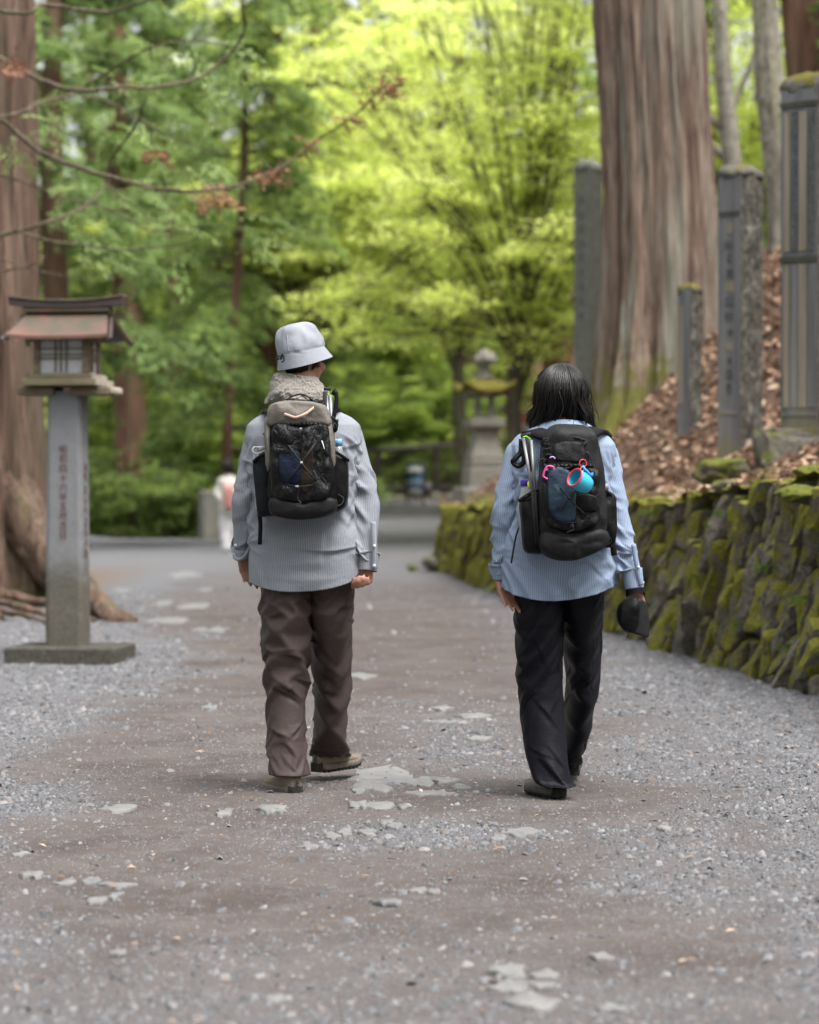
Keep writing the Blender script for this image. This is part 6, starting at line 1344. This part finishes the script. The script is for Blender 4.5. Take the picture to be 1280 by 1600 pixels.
V, Fc = join([cord([(508, 656, PB-.12), (520, 652, PB-.145), (528, 664, PB-.14), (514, 670, PB-.14), (506, 660, PB-.12), (522, 660, PB-.145), (527, 671, PB-.14)], .0028, 40)]); part('binding_cord', V, Fc, MAT_CORD, tp)
V, Fc = cord([(512, 614, PB-.112), (514, 617, PB-.113), (516, 619, PB-.113)], .0022, 10); part('green_band', V, Fc, plain('lime_green', (.2, .6, .05), .5), tp)
# ================================================================== the person with long black hair
FYw = 10.42
def K(px, py, Y=FYw): return W(px, py, Y)
wo_ = np.array([K(875, 0)[0], FYw, 0.0])
wom = thing('person', 'person with long black hair in blue striped shirt and dark trousers, cap in hand', 'person', wo_)
hipL, hipR = K(842, 905, 10.44), K(905, 905, 10.46); knL, knR = K(852, 1075, 10.48), K(912, 1060, 10.78); anL, anR = K(868, 1215, 10.34), K(896, 1165, 10.98)
shL, shR = K(808, 706, 10.42), K(948, 708, 10.44); elL, elR = K(785, 800, 10.40), K(968, 808, 10.40); wrL, wrR = K(783, 898, 10.44), K(992, 922, 10.36)
neck0 = K(878, 670)
fdir = np.array([-.06, 1, -.06]); HB = basis(fdir, [.02, 0, 1]); hc = K(877, 622, 10.44)
bp = head_parts(hc, HB, .215, .84)
bp += [capsule(neck0, hc+HB@np.array([0, -.02, -.07]), .05, .047), capsule(K(848, 718), K(906, 718), .078, .078), capsule(K(856, 740), K(858, 860), .075, .075), capsule(K(896, 740), K(892, 860), .075, .075), capsule(K(850, 895), K(900, 895), .085, .085)]
bp += [capsule(K(816, 724), elL, .027, .027), capsule(elL, wrL, .032, .022), capsule(K(942, 724), elR, .027, .027), capsule(elR, wrR, .032, .022), capsule(K(840, 712), K(820, 720), .033, .028), capsule(K(914, 712), K(938, 720), .033, .028)]
bp += [capsule(hipL, knL, .072, .045), capsule(knL, anL, .045, .032), capsule(hipR, knR, .072, .045), capsule(knR, anR, .045, .032), capsule(anL, anL+np.array([-.03, .10, -.06]), .028, .02), capsule(anR, anR+np.array([0, .10, -.06]), .028, .02)]
bp += hand(wrL, K(791, 921, 10.42)-wrL, (.2, -1, 0), (1, .2, 0), (.35, .4, .3), .9)
bp += hand(wrR, K(995, 942, 10.37)-wrR, (-.1, -.7, -.3), (-1, .1, 0), (.7, .9, .6), .88, thumb_curl=.6)
V, Fc = fuse(bp, .0062, 4); part('body', V, Fc, MAT_SKIN, wom)
# hair: a cap of strands from the crown, falling to the collar
rs = np.random.default_rng(44)
cen = hc+HB@np.array([0, -.010, .020]); rad = np.array([.099, .110, .109]); tops = hc+HB@np.array([0, .0, .10])
n = 4300; ph = rs.uniform(-2.45, 2.45, n); th0 = np.abs(rs.normal(0, .55, n))*.9+.03
d0 = np.stack([np.sin(th0)*np.sin(ph), -np.sin(th0)*np.cos(ph), np.cos(th0)], -1); lay = rs.uniform(.86, 1.03, n)
P = cen+(d0*rad)*lay[:, None]@np.eye(3); seg = 12
clump = np.floor(ph*9+rs.normal(0, .35, n)); cr_ = np.random.default_rng(2).normal(0, 1, (80, 4))[(clump+40).astype(int) % 80]
back = np.cos(ph); zend = K(0, 655)[2]-.022*np.abs(np.sin(ph))**2+.012*back+cr_[:, 0]*.010+rs.normal(0, .011, n)
rs0 = rs.normal(0, 1, (n, 3)); thm = np.linspace(0, 1, seg+1); pts = []
for t in thm:
    th = th0+(1.62-th0)*np.minimum(t/.62, 1); d = np.stack([np.sin(th)*np.sin(ph), -np.sin(th)*np.cos(ph), np.cos(th)], -1); q = cen+d*rad*lay[:, None]
    f = np.clip((t-.62)/.38, 0, 1); z1 = q[:, 2]; q = q.copy(); q[:, 2] = z1+(zend-z1)*f
    pull = .05*f**1.3*(1-.3*cr_[:, 1]); q[:, 1] += pull*back*1.0; q[:, 0] -= np.sin(ph)*.020*f*(1-f)+(.016*f**3)*(-np.sin(ph))*(1+.8*cr_[:, 2])
    q += (np.arange(n) % 14 == 0)[:, None]*(rs0*.014*t)[:, :]; q[:, 0] += .010*np.sin(f*3.1+cr_[:, 3]*2)*f*cr_[:, 1]+.0075*np.sin(t*9+cr_[:, 3]*3)*t
    pts.append(q)
Pp = np.stack(pts, 1); T = np.gradient(Pp, axis=1); T /= np.linalg.norm(T, axis=2, keepdims=True)+1e-9
S = np.cross(T, Pp-cen); S /= np.linalg.norm(S, axis=2, keepdims=True)+1e-9; N = np.cross(T, S); wv = .0017*np.array([.8]+[1]*(seg-1)+[.3])[None, :, None]
V = np.stack([Pp+S*wv, Pp-S*wv*.5+N*wv*.8, Pp-S*wv*.5-N*wv*.8], 2); c = seg+1
b = (np.arange(n)*c*3)[:, None, None]; i = np.arange(seg)[None, :, None]*3; j = np.arange(3)[None, None, :]; j2 = (j+1) % 3
Fc = np.stack(np.broadcast_arrays(b+i+j, b+i+j2, b+i+3+j2, b+i+3+j), -1).reshape(-1, 4)
tn = np.clip(rs.normal(.4, .2, n)+.15*cr_[:, 3], 0, 1); tn = np.repeat(tn, c*3)
hair = part('hair', V.reshape(-1, 3), Fc, MAT_HAIR, wom, attrs={'tint': tn})
ph2 = np.linspace(-2.45, 2.45, 40); th2 = np.linspace(.02, 1.62, 16); R = []
for th in th2: R.append(cen+np.stack([np.sin(th)*np.sin(ph2), -np.sin(th)*np.cos(ph2), np.cos(th)+0*ph2], -1)*rad*.86)
for f in np.linspace(.1, .85, 7): q = R[15].copy(); q[:, 2] = q[:, 2]+(K(0, 650)[2]-q[:, 2])*f; q[:, 1] += .05*f*np.cos(ph2); R.append(q)
part('hair_underlayer', np.array(R), gridf(len(R), 40, False), MAT_HAIR, wom, attrs={'tint': np.zeros(40*len(R))}).parent = hair
# trousers
capsL = [(hipL, knL, .092, .062), (knL, anL, .062, .046)]; capsR = [(hipR, knR, .092, .062), (knR, anR, .062, .046)]
rowsL = [(878, 803, 874, 10.44), (915, 799, 876, 10.44), (955, 806, 882, 10.44), (1000, 820, 884, 10.46), (1050, 826, 887, 10.48), (1090, 828, 890, 10.47), (1130, 832, 893, 10.43), (1170, 837, 897, 10.39), (1222, 844, 901, 10.35)]
rowsR = [(878, 872, 940, 10.46), (915, 872, 944, 10.46), (955, 876, 944, 10.52), (1000, 880, 937, 10.62), (1045, 883, 931, 10.74), (1080, 878, 926, 10.82), (1120, 872, 919, 10.90), (1160, 868, 909, 10.97), (1188, 866, 903, 11.0)]
legs = []
for k, (rw, cp) in enumerate(((rowsL, capsL), (rowsR, capsR))):
    P0 = px_tube(rw, 60, 78, [.10, .112, .12, .108, .10, .097, .096, .096, .098], 2.2); pin = np.zeros((78, 60)); pin[:12] = 1; pin[12:18] = .25; pin[-1] = .3; pin[-2:] = np.maximum(pin[-2:], .2)
    legs.append(relax(P0, cp, pin, 1.04, 1.035, 100, 5, 2.5, .16, 33+k, .011, lr=1.0, top=12))
lg = legs[0]; legs = [creases(legs[k], 190+k, 36, .6, .35, .008, .010, .05, where=(.2, .3, .42, .5, .56, .66, .85, .92)) for k in (0, 1)]
tro = cloth_mesh('trousers', legs[0], MAT_TRS_W, wom, wo_, subd=0); cloth_mesh('trouser_leg', legs[1], MAT_TRS_W, tro, wo_, subd=0)
def on_leg(uv_): return np.array([lg[int(r)][int(c_) % 60]+np.array([0, -.002, 0]) for r, c_ in uv_])
V, Fc = tube(smooth_path(on_leg([(52, 33), (48, 37), (45, 41), (42, 46), (39, 51), (37, 55)]), 30), .0022, 6); mesh('knee_seam', V-wo_, Fc, MAT_TRS_W, tro)
V, Fc = tube(lg[73][np.r_[0:60, 0]]*1.0, .0016, 6); mesh('hem_seam', V-wo_, Fc, MAT_TRS_W, tro)
# shirt
rowsT = [(658, 850, 915, 10.42), (668, 832, 928, 10.42), (680, 808, 950, 10.42), (694, 797, 962, 10.42), (712, 794, 962, 10.42), (750, 800, 954, 10.42), (800, 803, 953, 10.42), (850, 798, 955, 10.42), (885, 791, 956, 10.42), (915, 786, 957, 10.42)]
P0 = px_tube(rowsT, 120, 84, [.05, .07, .095, .115, .125, .13, .135, .145, .155, .165], 2.2)
ang = np.linspace(0, 2*PI, 120, endpoint=False); hemc = np.clip((np.arange(84)-60)/23., 0, 1)
P0[..., 2] -= (hemc**1.4)[:, None]*(.050*np.clip(-np.sin(ang+.35), 0, 1)**1.0-.030*np.clip(-np.cos(ang), 0, 1)**2-.01*np.clip(np.cos(ang), 0, 1)**3)[None]
P0[..., 0] -= (hemc**2)[:, None]*(.018*np.clip(-np.cos(ang), 0, 1)**3)[None]
pin = np.zeros((84, 120)); pin[:15] = 1; pin[15:20] = .3; pin[20:50] = .02
capsT = [(K(848, 718), K(906, 718), .092, .092), (K(852, 740), K(852, 890), .092, .095), (K(900, 740), K(898, 890), .092, .095)]+[(K(842, 860), K(842, 940), .135, .135), (K(904, 860), K(904, 940), .135, .135)]
T_ = smooth_grid(relax(P0, capsT, pin, 1.055, 1.085, 85, 5, 1.6, .10, 51, .017, lr=1.005, top=15), 1)
T_ = creases(T_, 195, 52, 1.0, .45, .014, .013, .075, .22, .95)
shirt = cloth_mesh('shirt', T_, MAT_SHIRT_W, wom, wo_, subd=0)
SL_ = sleeve([K(834, 708), K(808, 712), K(791, 760), K(783, 810, 10.40), K(780, 850, 10.42), K(781, 884, 10.43)], [.042, .062, .058, .055, .053, .040], [(shL, elL, .04, .034), (elL, wrL, .034, .027)], 61, 1.15, MAT_SHIRT_W, shirt, wo_)
SR_ = sleeve([K(922, 708), K(948, 714), K(966, 766), K(975, 820, 10.39), K(982, 860, 10.38), K(988, 894, 10.37)], [.042, .062, .058, .054, .050, .040], [(shR, elR, .04, .034), (elR, wrR, .034, .027)], 62, 1.15, MAT_SHIRT_W, shirt, wo_)
for k, S_ in enumerate((SL_, SR_)): cloth_mesh('sleeve', creases(S_, 197+k, 32, .45, .35, .012, .010, .045, .25, .93), MAT_SHIRT_W, shirt, wo_, subd=0)
for c0, c1, r0 in ((K(781, 882, 10.43), K(783, 904, 10.44), .033), (K(988, 892, 10.37), K(992, 921, 10.36), .036)):
    P = limb_tube([c0, (c0+c1)/2, c1], [r0+.004, r0+.002, r0], 36, 8); cloth_mesh('cuff', P, MAT_SHIRT_W, shirt, wo_, subd=1)
for px, py, Y in ((998, 886, 10.318), (1005, 910, 10.33)): V, Fc = ellipsoid(K(px, py, Y), (.0055, .003, .0055), n=10, m_=6); part('button', V, Fc, MAT_BUTTON, wom).parent = shirt
V, Fc = ribbon([(990, 850, 10.325), (996, 885, 10.322), (1003, 915, 10.325)], .02, .0012); mesh('placket', V-wo_, Fc, MAT_SHIRT_W, shirt, uv=np.stack([V[:, 0], V[:, 2]], -1))
# collar
a = np.linspace(-2.6, 2.6, 60); R = []; cc_ = K(880, 662, 10.42)
for t, rx, ry in ((0, .085, .082), (.3, .080, .077), (.62, .072, .070), (.95, .066, .066), (1.05, .066, .068), (1.0, .070, .073), (.7, .080, .083), (.35, .092, .093), (.05, .104, .103), (-.1, .110, .106)):
    R.append(np.stack([cc_[0]+rx*np.sin(a), cc_[1]-ry*np.cos(a), cc_[2]-.020+.034*t-.012*np.sin(a)**2*(1 if t < .4 else .4)+0*a], -1))
R = np.array(R); uvc = np.stack([np.broadcast_to(a*.08, (len(R), 60)), np.broadcast_to(np.arange(len(R))[:, None]*.01, (len(R), 60))], -1).reshape(-1, 2)
col = part('collar', R, gridf(len(R), 60, False), MAT_SHIRT_W, wom, uv=uvc); col.parent = shirt; s_ = col.modifiers.new('s', 'SUBSURF'); s_.levels = s_.render_levels = 1
V, Fc = ribbon([(872, 669, 10.295), (880, 671, 10.29), (888, 669, 10.295)], .010, .0015, 10); mesh('locker_loop', V-wo_, Fc, MAT_SHIRT_W, shirt, uv=np.stack([V[:, 0], V[:, 2]], -1))
V, Fc = tube(limb_tube([K(992, 920, 10.36), K(993, 926, 10.36), K(994, 931, 10.355)], [.034, .035, .034], 30, 3).mean(1), [.036, .038, .036], 26, False); mesh('wristband', V-wo_, Fc, MAT_BLACKN, wom)
shoe(wom, wo_, K(876, 1251, 10.30)+np.array([0, 0, .003]), -.40, .0, .265, MAT_BEIGE_SHOE, MAT_GREYSOLE, MAT_RUBBER, .082)
shoe(wom, wo_, K(893, 1200, 10.95)*np.array([1, 1, 0])+np.array([0, 0, .012]), .05, -.12, .265, MAT_BEIGE_SHOE, MAT_GREYSOLE, MAT_RUBBER, .082)

# ---------------------------------------------------------------- her backpack
PB = 10.30
MAT_LIDRIP = fabric('grey_ripstop_lid', (.022, .022, .024), .6, 400, .5, 40)
fbp = thing('backpack', 'black ripstop backpack with cup and carabiner worn by the long-haired person', 'backpack', K(885, 870, PB))
bpart('main_body', pillow([(858, 668), (886, 664), (922, 670), (935, 700), (941, 750), (946, 810), (938, 855), (890, 870), (845, 862), (838, 800), (842, 740), (846, 695)], PB, .19, wrinkle=.014, seed=11), MAT_RIP, fbp)
bpart('base_panel', pillow([(846, 828), (890, 832), (938, 824), (950, 842), (930, 862), (890, 874), (852, 868), (838, 850)], PB+.003, .212, wrinkle=.009, seed=12), MAT_RIP, fbp)
fp_ = bpart('front_pocket', pillow([(848, 730), (890, 726), (930, 735), (935, 780), (930, 818), (890, 833), (856, 822), (846, 785)], PB-.165, .06, .8, wrinkle=.016, seed=13), MAT_MESHP, fbp)
MAT_BLUEGRN = Mat('blue_green_cloth', .6, .3); MAT_BLUEGRN = MAT_BLUEGRN.set(color=MAT_BLUEGRN.ramp(MAT_BLUEGRN.noise(14, 4), [(.35, (.006, .011, .026)), (.55, (.014, .03, .055)), (.68, (.03, .065, .045))]), normal=MAT_BLUEGRN.bump(MAT_BLUEGRN.noise(30, 4), .5, .01))
bpart('blue_pouch', pillow([(857, 738), (885, 732), (900, 760), (898, 812), (870, 814), (856, 790)], PB-.225, .026, 1, wrinkle=.007, seed=14), MAT_BLUEGRN, fbp, fp_)
bpart('black_pouch', pillow([(901, 772), (930, 775), (932, 795), (925, 800), (900, 797)], PB-.22, .03, 1, wrinkle=.004, seed=15), MAT_BLACKN, fbp, fp_)
bpart('side_pocket', pillow([(812, 782), (828, 772), (846, 764), (848, 800), (851, 858), (832, 864), (817, 856), (813, 815)], PB+.02, .15, wrinkle=.008, seed=16), MAT_BLACKN, fbp)
bpart('side_pocket', pillow([(932, 770), (945, 766), (958, 776), (960, 810), (959, 842), (948, 855), (932, 846), (930, 800)], PB+.02, .15, wrinkle=.009, seed=17), MAT_BLACKN, fbp)
bpart('pocket_hem', [cord([(811, 783, PB-.13), (828, 772, PB-.145), (848, 762, PB-.14)], .008, 14)], MAT_MESHP, fbp); bpart('pocket_hem', [cord([(930, 768, PB-.15), (945, 766, PB-.15), (960, 778, PB-.13)], .006, 14)], MAT_MESHP, fbp)
bpart('lid_panel', pillow([(866, 694), (890, 690), (910, 694), (912, 718), (890, 722), (866, 718)], PB-.185, .03, .6, wrinkle=.008, seed=18), MAT_LIDRIP, fbp)
bpart('zip', [cord([(852, 700, PB-.185), (862, 688, PB-.20), (890, 683, PB-.207), (914, 688, PB-.20), (926, 702, PB-.18)], .003, 30), cord([(926, 705, PB-.18), (934, 730, PB-.17), (938, 765, PB-.165)], .0028, 24), cord([(848, 725, PB-.19), (870, 729, PB-.215), (895, 727, PB-.22), (925, 725, PB-.20)], .0045, 30), cord([(845, 828, PB-.18), (890, 836, PB-.225), (938, 826, PB-.18)], .003, 30)], MAT_CORD, fbp)
bpart('pocket_gather', [cord([(850+k*6.4, 732+2*math.sin(k*1.7), PB-.205-.02*math.sin(k/12*PI)), (853+k*6.4, 727, PB-.222-.02*math.sin(k/12*PI)), (856+k*6.4, 733+2*math.cos(k*2.1), PB-.205-.02*math.sin(k/12*PI))], .0075, 8) for k in range(12)], MAT_MESHP, fbp, fp_)
MAT_STRAP = fabric('charcoal_padding', (.011, .011, .013), .8)
for pts in ([(862, 682, PB-.02), (846, 678, PB+.01), (832, 674, PB+.06), (822, 680, PB+.16)], [(915, 684, PB-.02), (927, 674, PB+.01), (936, 672, PB+.07), (944, 680, PB+.16)]): bpart('shoulder_strap', ribbon(pts, .062, .007, 20, (0, -.7, 1)), MAT_STRAP, fbp)
bpart('hanging_cord', [cord([(862, 690, PB-.13), (873, 672, PB-.03), (880, 669, 10.288), (890, 671, PB-.03), (906, 688, PB-.13)], .002, 30)], MAT_CORD, fbp)
yq = PB-.262
bpart('elastic_cord', [cord([(862, 742, PB-.22), (876, 761, yq), (890, 779, yq-.006), (906, 796, yq), (924, 812, PB-.22)], .0028), cord([(915, 742, PB-.24), (903, 762, yq-.01), (890, 779, yq-.008), (876, 796, yq), (860, 812, PB-.22)], .0028),
                       cord([(848, 741, PB-.20), (875, 734, yq+.01), (905, 728, PB-.225), (926, 730, PB-.20)], .0026), cord([(852, 813, PB-.20), (890, 817, yq+.01), (926, 812, PB-.21)], .0025), cord([(894, 817, yq), (897, 826, yq+.01), (893, 829, yq), (886, 832, yq)], .0022)], MAT_CORD, fbp)
bpart('cord_lock', [ellipsoid(K(890, 779, yq-.01), (.008, .007, .006)), box(K(894, 822, yq+.002), (.014, .01, .014), bev=.003), ellipsoid(K(924, 812, PB-.235), (.008, .008, .008))], MAT_RUBBER, fbp)
rs = np.random.default_rng(9); lp = []
for (px, py, k) in ((853, 692, 5), (850, 722, 5), (912, 690, 3), (915, 712, 5), (870, 718, 3), (905, 722, 4), (858, 705, 4)):
    for _ in range(k):
        r0 = rs.uniform(3, 7); a0 = rs.uniform(0, 6.28); lp.append(cord([(px+r0*1.1*math.cos(a0+q*1.3)+rs.normal(0, 1), py+r0*math.sin(a0+q*1.3)+rs.normal(0, 1), PB-.20+rs.normal(0, .008)) for q in range(5)], .0024, 26))
bpart('cord_loop', lp, MAT_CORD, fbp)
for pts in ([(855, 820, PB-.20), (862, 834, PB-.22), (868, 850, PB-.22), (858, 858, PB-.215), (852, 845, PB-.21), (855, 828, PB-.205)], [(926, 820, PB-.20), (932, 835, PB-.205), (944, 848, PB-.19)]): bpart('webbing_tail', ribbon(pts, .011, .001, 26), MAT_STRAP, fbp)
bpart('side_cord', [cord([(926, 815, PB-.21), (942, 828, PB-.18), (955, 843, PB-.15), (950, 852, PB-.15)], .0025)], MAT_CORD, fbp)
bpart('webbing_tail', ribbon([(954, 845, PB-.03), (958, 855, PB-.03), (960, 868, PB-.03)], .022, .002, 10), MAT_BLACKN, fbp)
bpart('webbing_tail', ribbon([(812, 822, PB+.0), (806, 840, PB-.01), (799, 880, PB-.02)], .007, .001, 12), MAT_CORD, fbp)
# what hangs on it
cupc = K(906, 751, PB-.285)
MAT_CYAN = plain('cyan_silicone', (.035, .34, .48), .45, .4, .08, 10, .05); MAT_REDRIM = plain('red_rim', (.55, .03, .03), .45, .4, .08); MAT_BLUESTR = plain('blue_strap', (.03, .22, .55), .45, .4, .08)
cup = thing('cup', 'turquoise camping cup with red rim hanging on the black backpack', 'cup', cupc)
cax = np.array([.66, .52, -.42]); cax /= np.linalg.norm(cax); mth = K(898, 746, PB-.335)
P = [mth+cax*t for t in (.0, .012, .035, .06, .072, .0725)]; V, Fc = tube(np.array(P), [.034, .036, .037, .034, .029, .001], 36, False)
P2 = [mth+cax*t for t in (.0, .02, .045, .058)]; V2, F2 = tube(np.array(P2), [.0325, .033, .031, .001], 36, False); part('wall', *join([(V, Fc), (V2, F2)]), MAT_CYAN, cup)
u = np.cross(cax, [0, 0, 1]); u /= np.linalg.norm(u); v = np.cross(cax, u); a = np.linspace(0, 2*PI, 36, endpoint=False); V, Fc = tube(mth+.0345*(np.cos(a)[:, None]*u+np.sin(a)[:, None]*v), .0035, 8, closed=True); part('rim', V, Fc, MAT_REDRIM, cup)
a = np.linspace(0, 2*PI, 24, endpoint=False); V, Fc = tube(K(911, 724, PB-.27)+np.stack([.013*np.cos(a), .004*np.cos(a), .014*np.sin(a)], -1), .0024, 7, closed=True); part('ring', V, Fc, MAT_REDRIM, cup)
V, Fc = join([cord([(911, 728, PB-.28), (913, 732, PB-.285), (918, 737, PB-.285), (924, 743, PB-.28), (926, 739, PB-.275)], .005, 24)]); part('strap', V, Fc, MAT_BLUESTR, cup)
V, Fc = join([cord([(906, 735, PB-.29), (910, 729, PB-.285), (914, 733, PB-.285), (908, 737, PB-.29)], .0022, 20)]); part('clip', V, Fc, MAT_ALU, cup)
def carab(name, label, c, w_, h_, mat):
    t = thing(name, label, 'carabiner', c); P = np.array([(-w_*.45, 0, -h_*.1), (-w_*.15, 0, h_*.45), (w_*.35, 0, h_*.48), (w_*.5, 0, h_*.3), (w_*.42, 0, -h_*.3), (w_*.15, 0, -h_*.5), (-w_*.4, 0, -h_*.3)])
    Q = smooth_path(P[:], 40, True); V, Fc = tube(Q+c, .0034, 8, closed=True); part('frame', V, Fc, mat, t); V, Fc = tube(np.array([P[6], P[0]+[.006, 0, .012], P[1]+[.004, 0, -.006]])+c, .0016, 6); part('gate', V, Fc, MAT_ALU, t); return t
MAT_PINK = plain('pink_anodised', (.65, .05, .30), .35, .5, .06); carab('carabiner', 'bright pink carabiner clipped to the black backpack', K(857, 739, PB-.25), .040, .050, MAT_PINK)
MAT_LILAC = plain('lilac_anodised', (.42, .22, .52), .4, .5, .06); a = np.linspace(.2, 2.6, 16); V, Fc = tube(K(863, 718, PB-.23)+np.stack([.010*np.cos(a), 0*a, .010*np.sin(a)], -1), .003, 7); o = mesh('lilac_clip', V-V.mean(0), Fc, MAT_LILAC); o.location = V.mean(0); tag(o, 'small lilac clip under the cords above the pink carabiner', 'clip')
MAT_PURPLE = plain('purple_cap', (.10, .05, .42), .45, .4, .06); MAT_FROST = plain('frosted_plastic', (.30, .31, .32), .35, .4, .06)
bottle('water_bottle', 'frosted bottle with purple cap in the left pocket of the black backpack', K(829, 855, PB-.05), K(821, 749, PB-.05), .036, MAT_PURPLE, MAT_FROST, .024)
bottle('drink_flask', 'dark flask in the right pocket of the black backpack', K(946, 848, PB-.04), K(944, 756, PB-.03), .030, MAT_FROST, MAT_BLACKN, .02, 'flask')
tp = thing('trekking_poles', 'two slim grey trekking poles with black strap on the black backpack', 'trekking poles', K(830, 850, PB-.12))
for a_, b_ in (((818, 685), (832, 768)), ((830, 688), (836, 766))):
    V, Fc = tube(np.array([K(*a_, PB-.09), K(*b_, PB-.15)]), .0062, 12); part('shaft', V, Fc, MAT_ALU, tp); V, Fc = tube(np.array([K(*b_, PB-.15), K(b_[0]+6, 850, PB-.165)]), .0055, 10); part('shaft', V, Fc, MAT_RUBBER, tp)
V, Fc = tube(np.array([K(825, 684, PB-.07), K(831, 735, PB-.11)]), .0125, 12); part('grip', V, Fc, MAT_RUBBER, tp); V, Fc = tube(np.array([K(814, 682, PB-.07), K(830, 678, PB-.07)]), .008, 8); part('grip_top', V, Fc, MAT_RUBBER, tp)
V, Fc = ribbon([(815, 686, PB-.08), (814, 705, PB-.09), (806, 716, PB-.10), (802, 722, PB-.10), (810, 728, PB-.10), (819, 720, PB-.10), (817, 700, PB-.09)], .020, .0018, 40, (.2, -1, .2)); part('wrist_strap', V, Fc, MAT_BLACKN, tp)
V, Fc = cord([(817, 683, PB-.10), (823, 682, PB-.102), (829, 687, PB-.10)], .0025, 12); part('green_band', V, Fc, plain('lime_green', (.2, .6, .05), .5), tp)
V, Fc = ellipsoid(K(828, 757, PB-.13), (.010, .008, .016), n=10, m_=8); part('yellow_tip', V, Fc, plain('lime_yellow', (.5, .6, .04), .5), tp)
# the cap in the right hand
cp0 = K(990, 963, 10.27); cap_t = thing('cap', 'black cap hanging from the right hand of the long-haired person', 'cap', cp0)
V, Fc = pillow([(964, 960), (968, 944), (978, 935), (992, 934), (998, 948), (996, 974), (986, 987), (974, 984), (966, 973)], 10.345, .085, .7, wrinkle=.012, seed=71); part('crown', V, Fc, MAT_BLACKN, cap_t)
V, Fc = pillow([(985, 948), (992, 939), (1003, 937), (1012, 945), (1017, 962), (1017.5, 980), (1016.5, 997), (1006, 995), (990, 990), (983, 986), (982, 968)], 10.275, .016, 1.2, wrinkle=.003, seed=72, smo=1); V[:, 1] += 14*(V[:, 0]-K(985, 0, 10.27)[0])**2; part('brim', V, Fc, MAT_RIP, cap_t)
V, Fc = cord([(982, 978, 10.25), (980, 987, 10.25), (983, 992, 10.25), (980, 996, 10.25)], .0022, 16); part('adjuster_cord', V, Fc, MAT_CORD, cap_t)

# ================================================================== the distant walker
DY = 44.0; dso = W(352, 862, DY); dso[2] = float(gz(dso[0], DY)); dw = thing('person', 'distant person in white with a pink shoulder bag walking near the crest', 'person', dso)
D = lambda px, py, y=0.0: W(px, py, DY+y)
z0d = dso[2]
bp = head_parts(D(357, 727), basis([.3, 1, 0], [0, 0, 1]), .21)+[capsule(D(357, 745), D(357, 732), .05, .05), capsule(D(352, 755), D(362, 755), .09, .09), capsule(D(357, 760), D(357, 795), .10, .11), capsule(D(354, 795), D(352, 828), .085, .055), capsule(D(352, 828), D(354, 856), .055, .04), capsule(D(360, 795), D(361, 828, .15), .085, .055), capsule(D(361, 828, .15), D(360, 853, .25), .055, .04)]
bp += [capsule(D(347, 752), D(340, 770), .05, .045), capsule(D(340, 770), D(348, 783, -.1), .045, .03), capsule(D(366, 752), D(370, 772), .05, .045), capsule(D(370, 772), D(368, 790), .045, .03)]+hand(D(348, 783, -.1), (.8, -.2, -.3), (0, -1, 0), (0, 0, 1), (.3, .3, .2), .8)
V, Fc = fuse(bp, .012, 3); part('body', V, Fc, MAT_SKIN, dw)
MAT_WCOAT = fabric('white_jacket', (.52, .50, .45), .8); MAT_WTR = fabric('white_trousers', (.62, .61, .62), .8)
V, Fc = fuse([capsule(D(352, 756), D(362, 756), .125, .125), capsule(D(357, 765), D(357, 797), .145, .165), capsule(D(347, 752), D(340, 771), .075, .068), capsule(D(340, 771), D(347, 782, -.1), .068, .05), capsule(D(366, 752), D(370, 772), .075, .068), capsule(D(370, 772), D(368, 788), .068, .05), capsule(D(357, 748), D(357, 742), .085, .075)], .014, 4); V = V+.012*fbm(V*9, 3)[:, None]*np.array([1, 1, .4]); part('jacket', V, Fc, MAT_WCOAT, dw)
V, Fc = fuse([capsule(D(354, 798), D(352, 830), .12, .095), capsule(D(352, 830), D(354, 855), .095, .085), capsule(D(360, 798), D(361, 830, .15), .12, .095), capsule(D(361, 830, .15), D(360, 852, .25), .095, .08)], .014, 4); V = V+.010*fbm(V*9, 3)[:, None]; part('trousers', V, Fc, MAT_WTR, dw)
rs = np.random.default_rng(6); hcD = D(357, 725); d = rs.normal(0, 1, (1200, 3)); d /= np.linalg.norm(d, axis=1)[:, None]; d = d[(d[:, 1] < .45)&(d[:, 2] > -.75)]
V, Fc, tn = strands(hcD+d*np.array([.082, .10, .105]), lambda p, t: (lambda g: g/np.linalg.norm(g, axis=1)[:, None])((p-hcD)/.1*.25+np.array([0, 0, -1.0])), .09, 4, .006, rs); part('hair', V, Fc, MAT_HAIR, dw, attrs={'tint': tn})
for sx, yy_ in ((353.5, 0), (360, .24)): V, Fc = ellipsoid(D(sx, 858, yy_)+np.array([0, .06, 0]), (.05, .13, .05)); V[:, 2] = np.maximum(V[:, 2], z0d+.005); part('shoe', V, Fc, MAT_WTR, dw)
bag = thing('shoulder_bag', 'pink shoulder bag carried by the distant person in white', 'bag', D(359, 790, -.2)); V, Fc = pillow([(351, 762), (360, 760), (366, 765), (367, 785), (364, 795), (354, 794), (350, 785)], DY-.13, .14, wrinkle=.01, n=28); part('pouch', V, Fc, fabric('pink_fabric', (.42, .20, .18), .8), bag)
V, Fc = ribbon([(353, 764, DY-.2), (350, 752, DY-.12), (356, 744, DY+.02)], .03, .003, 12); part('strap', V, Fc, MAT_PEACH, bag)
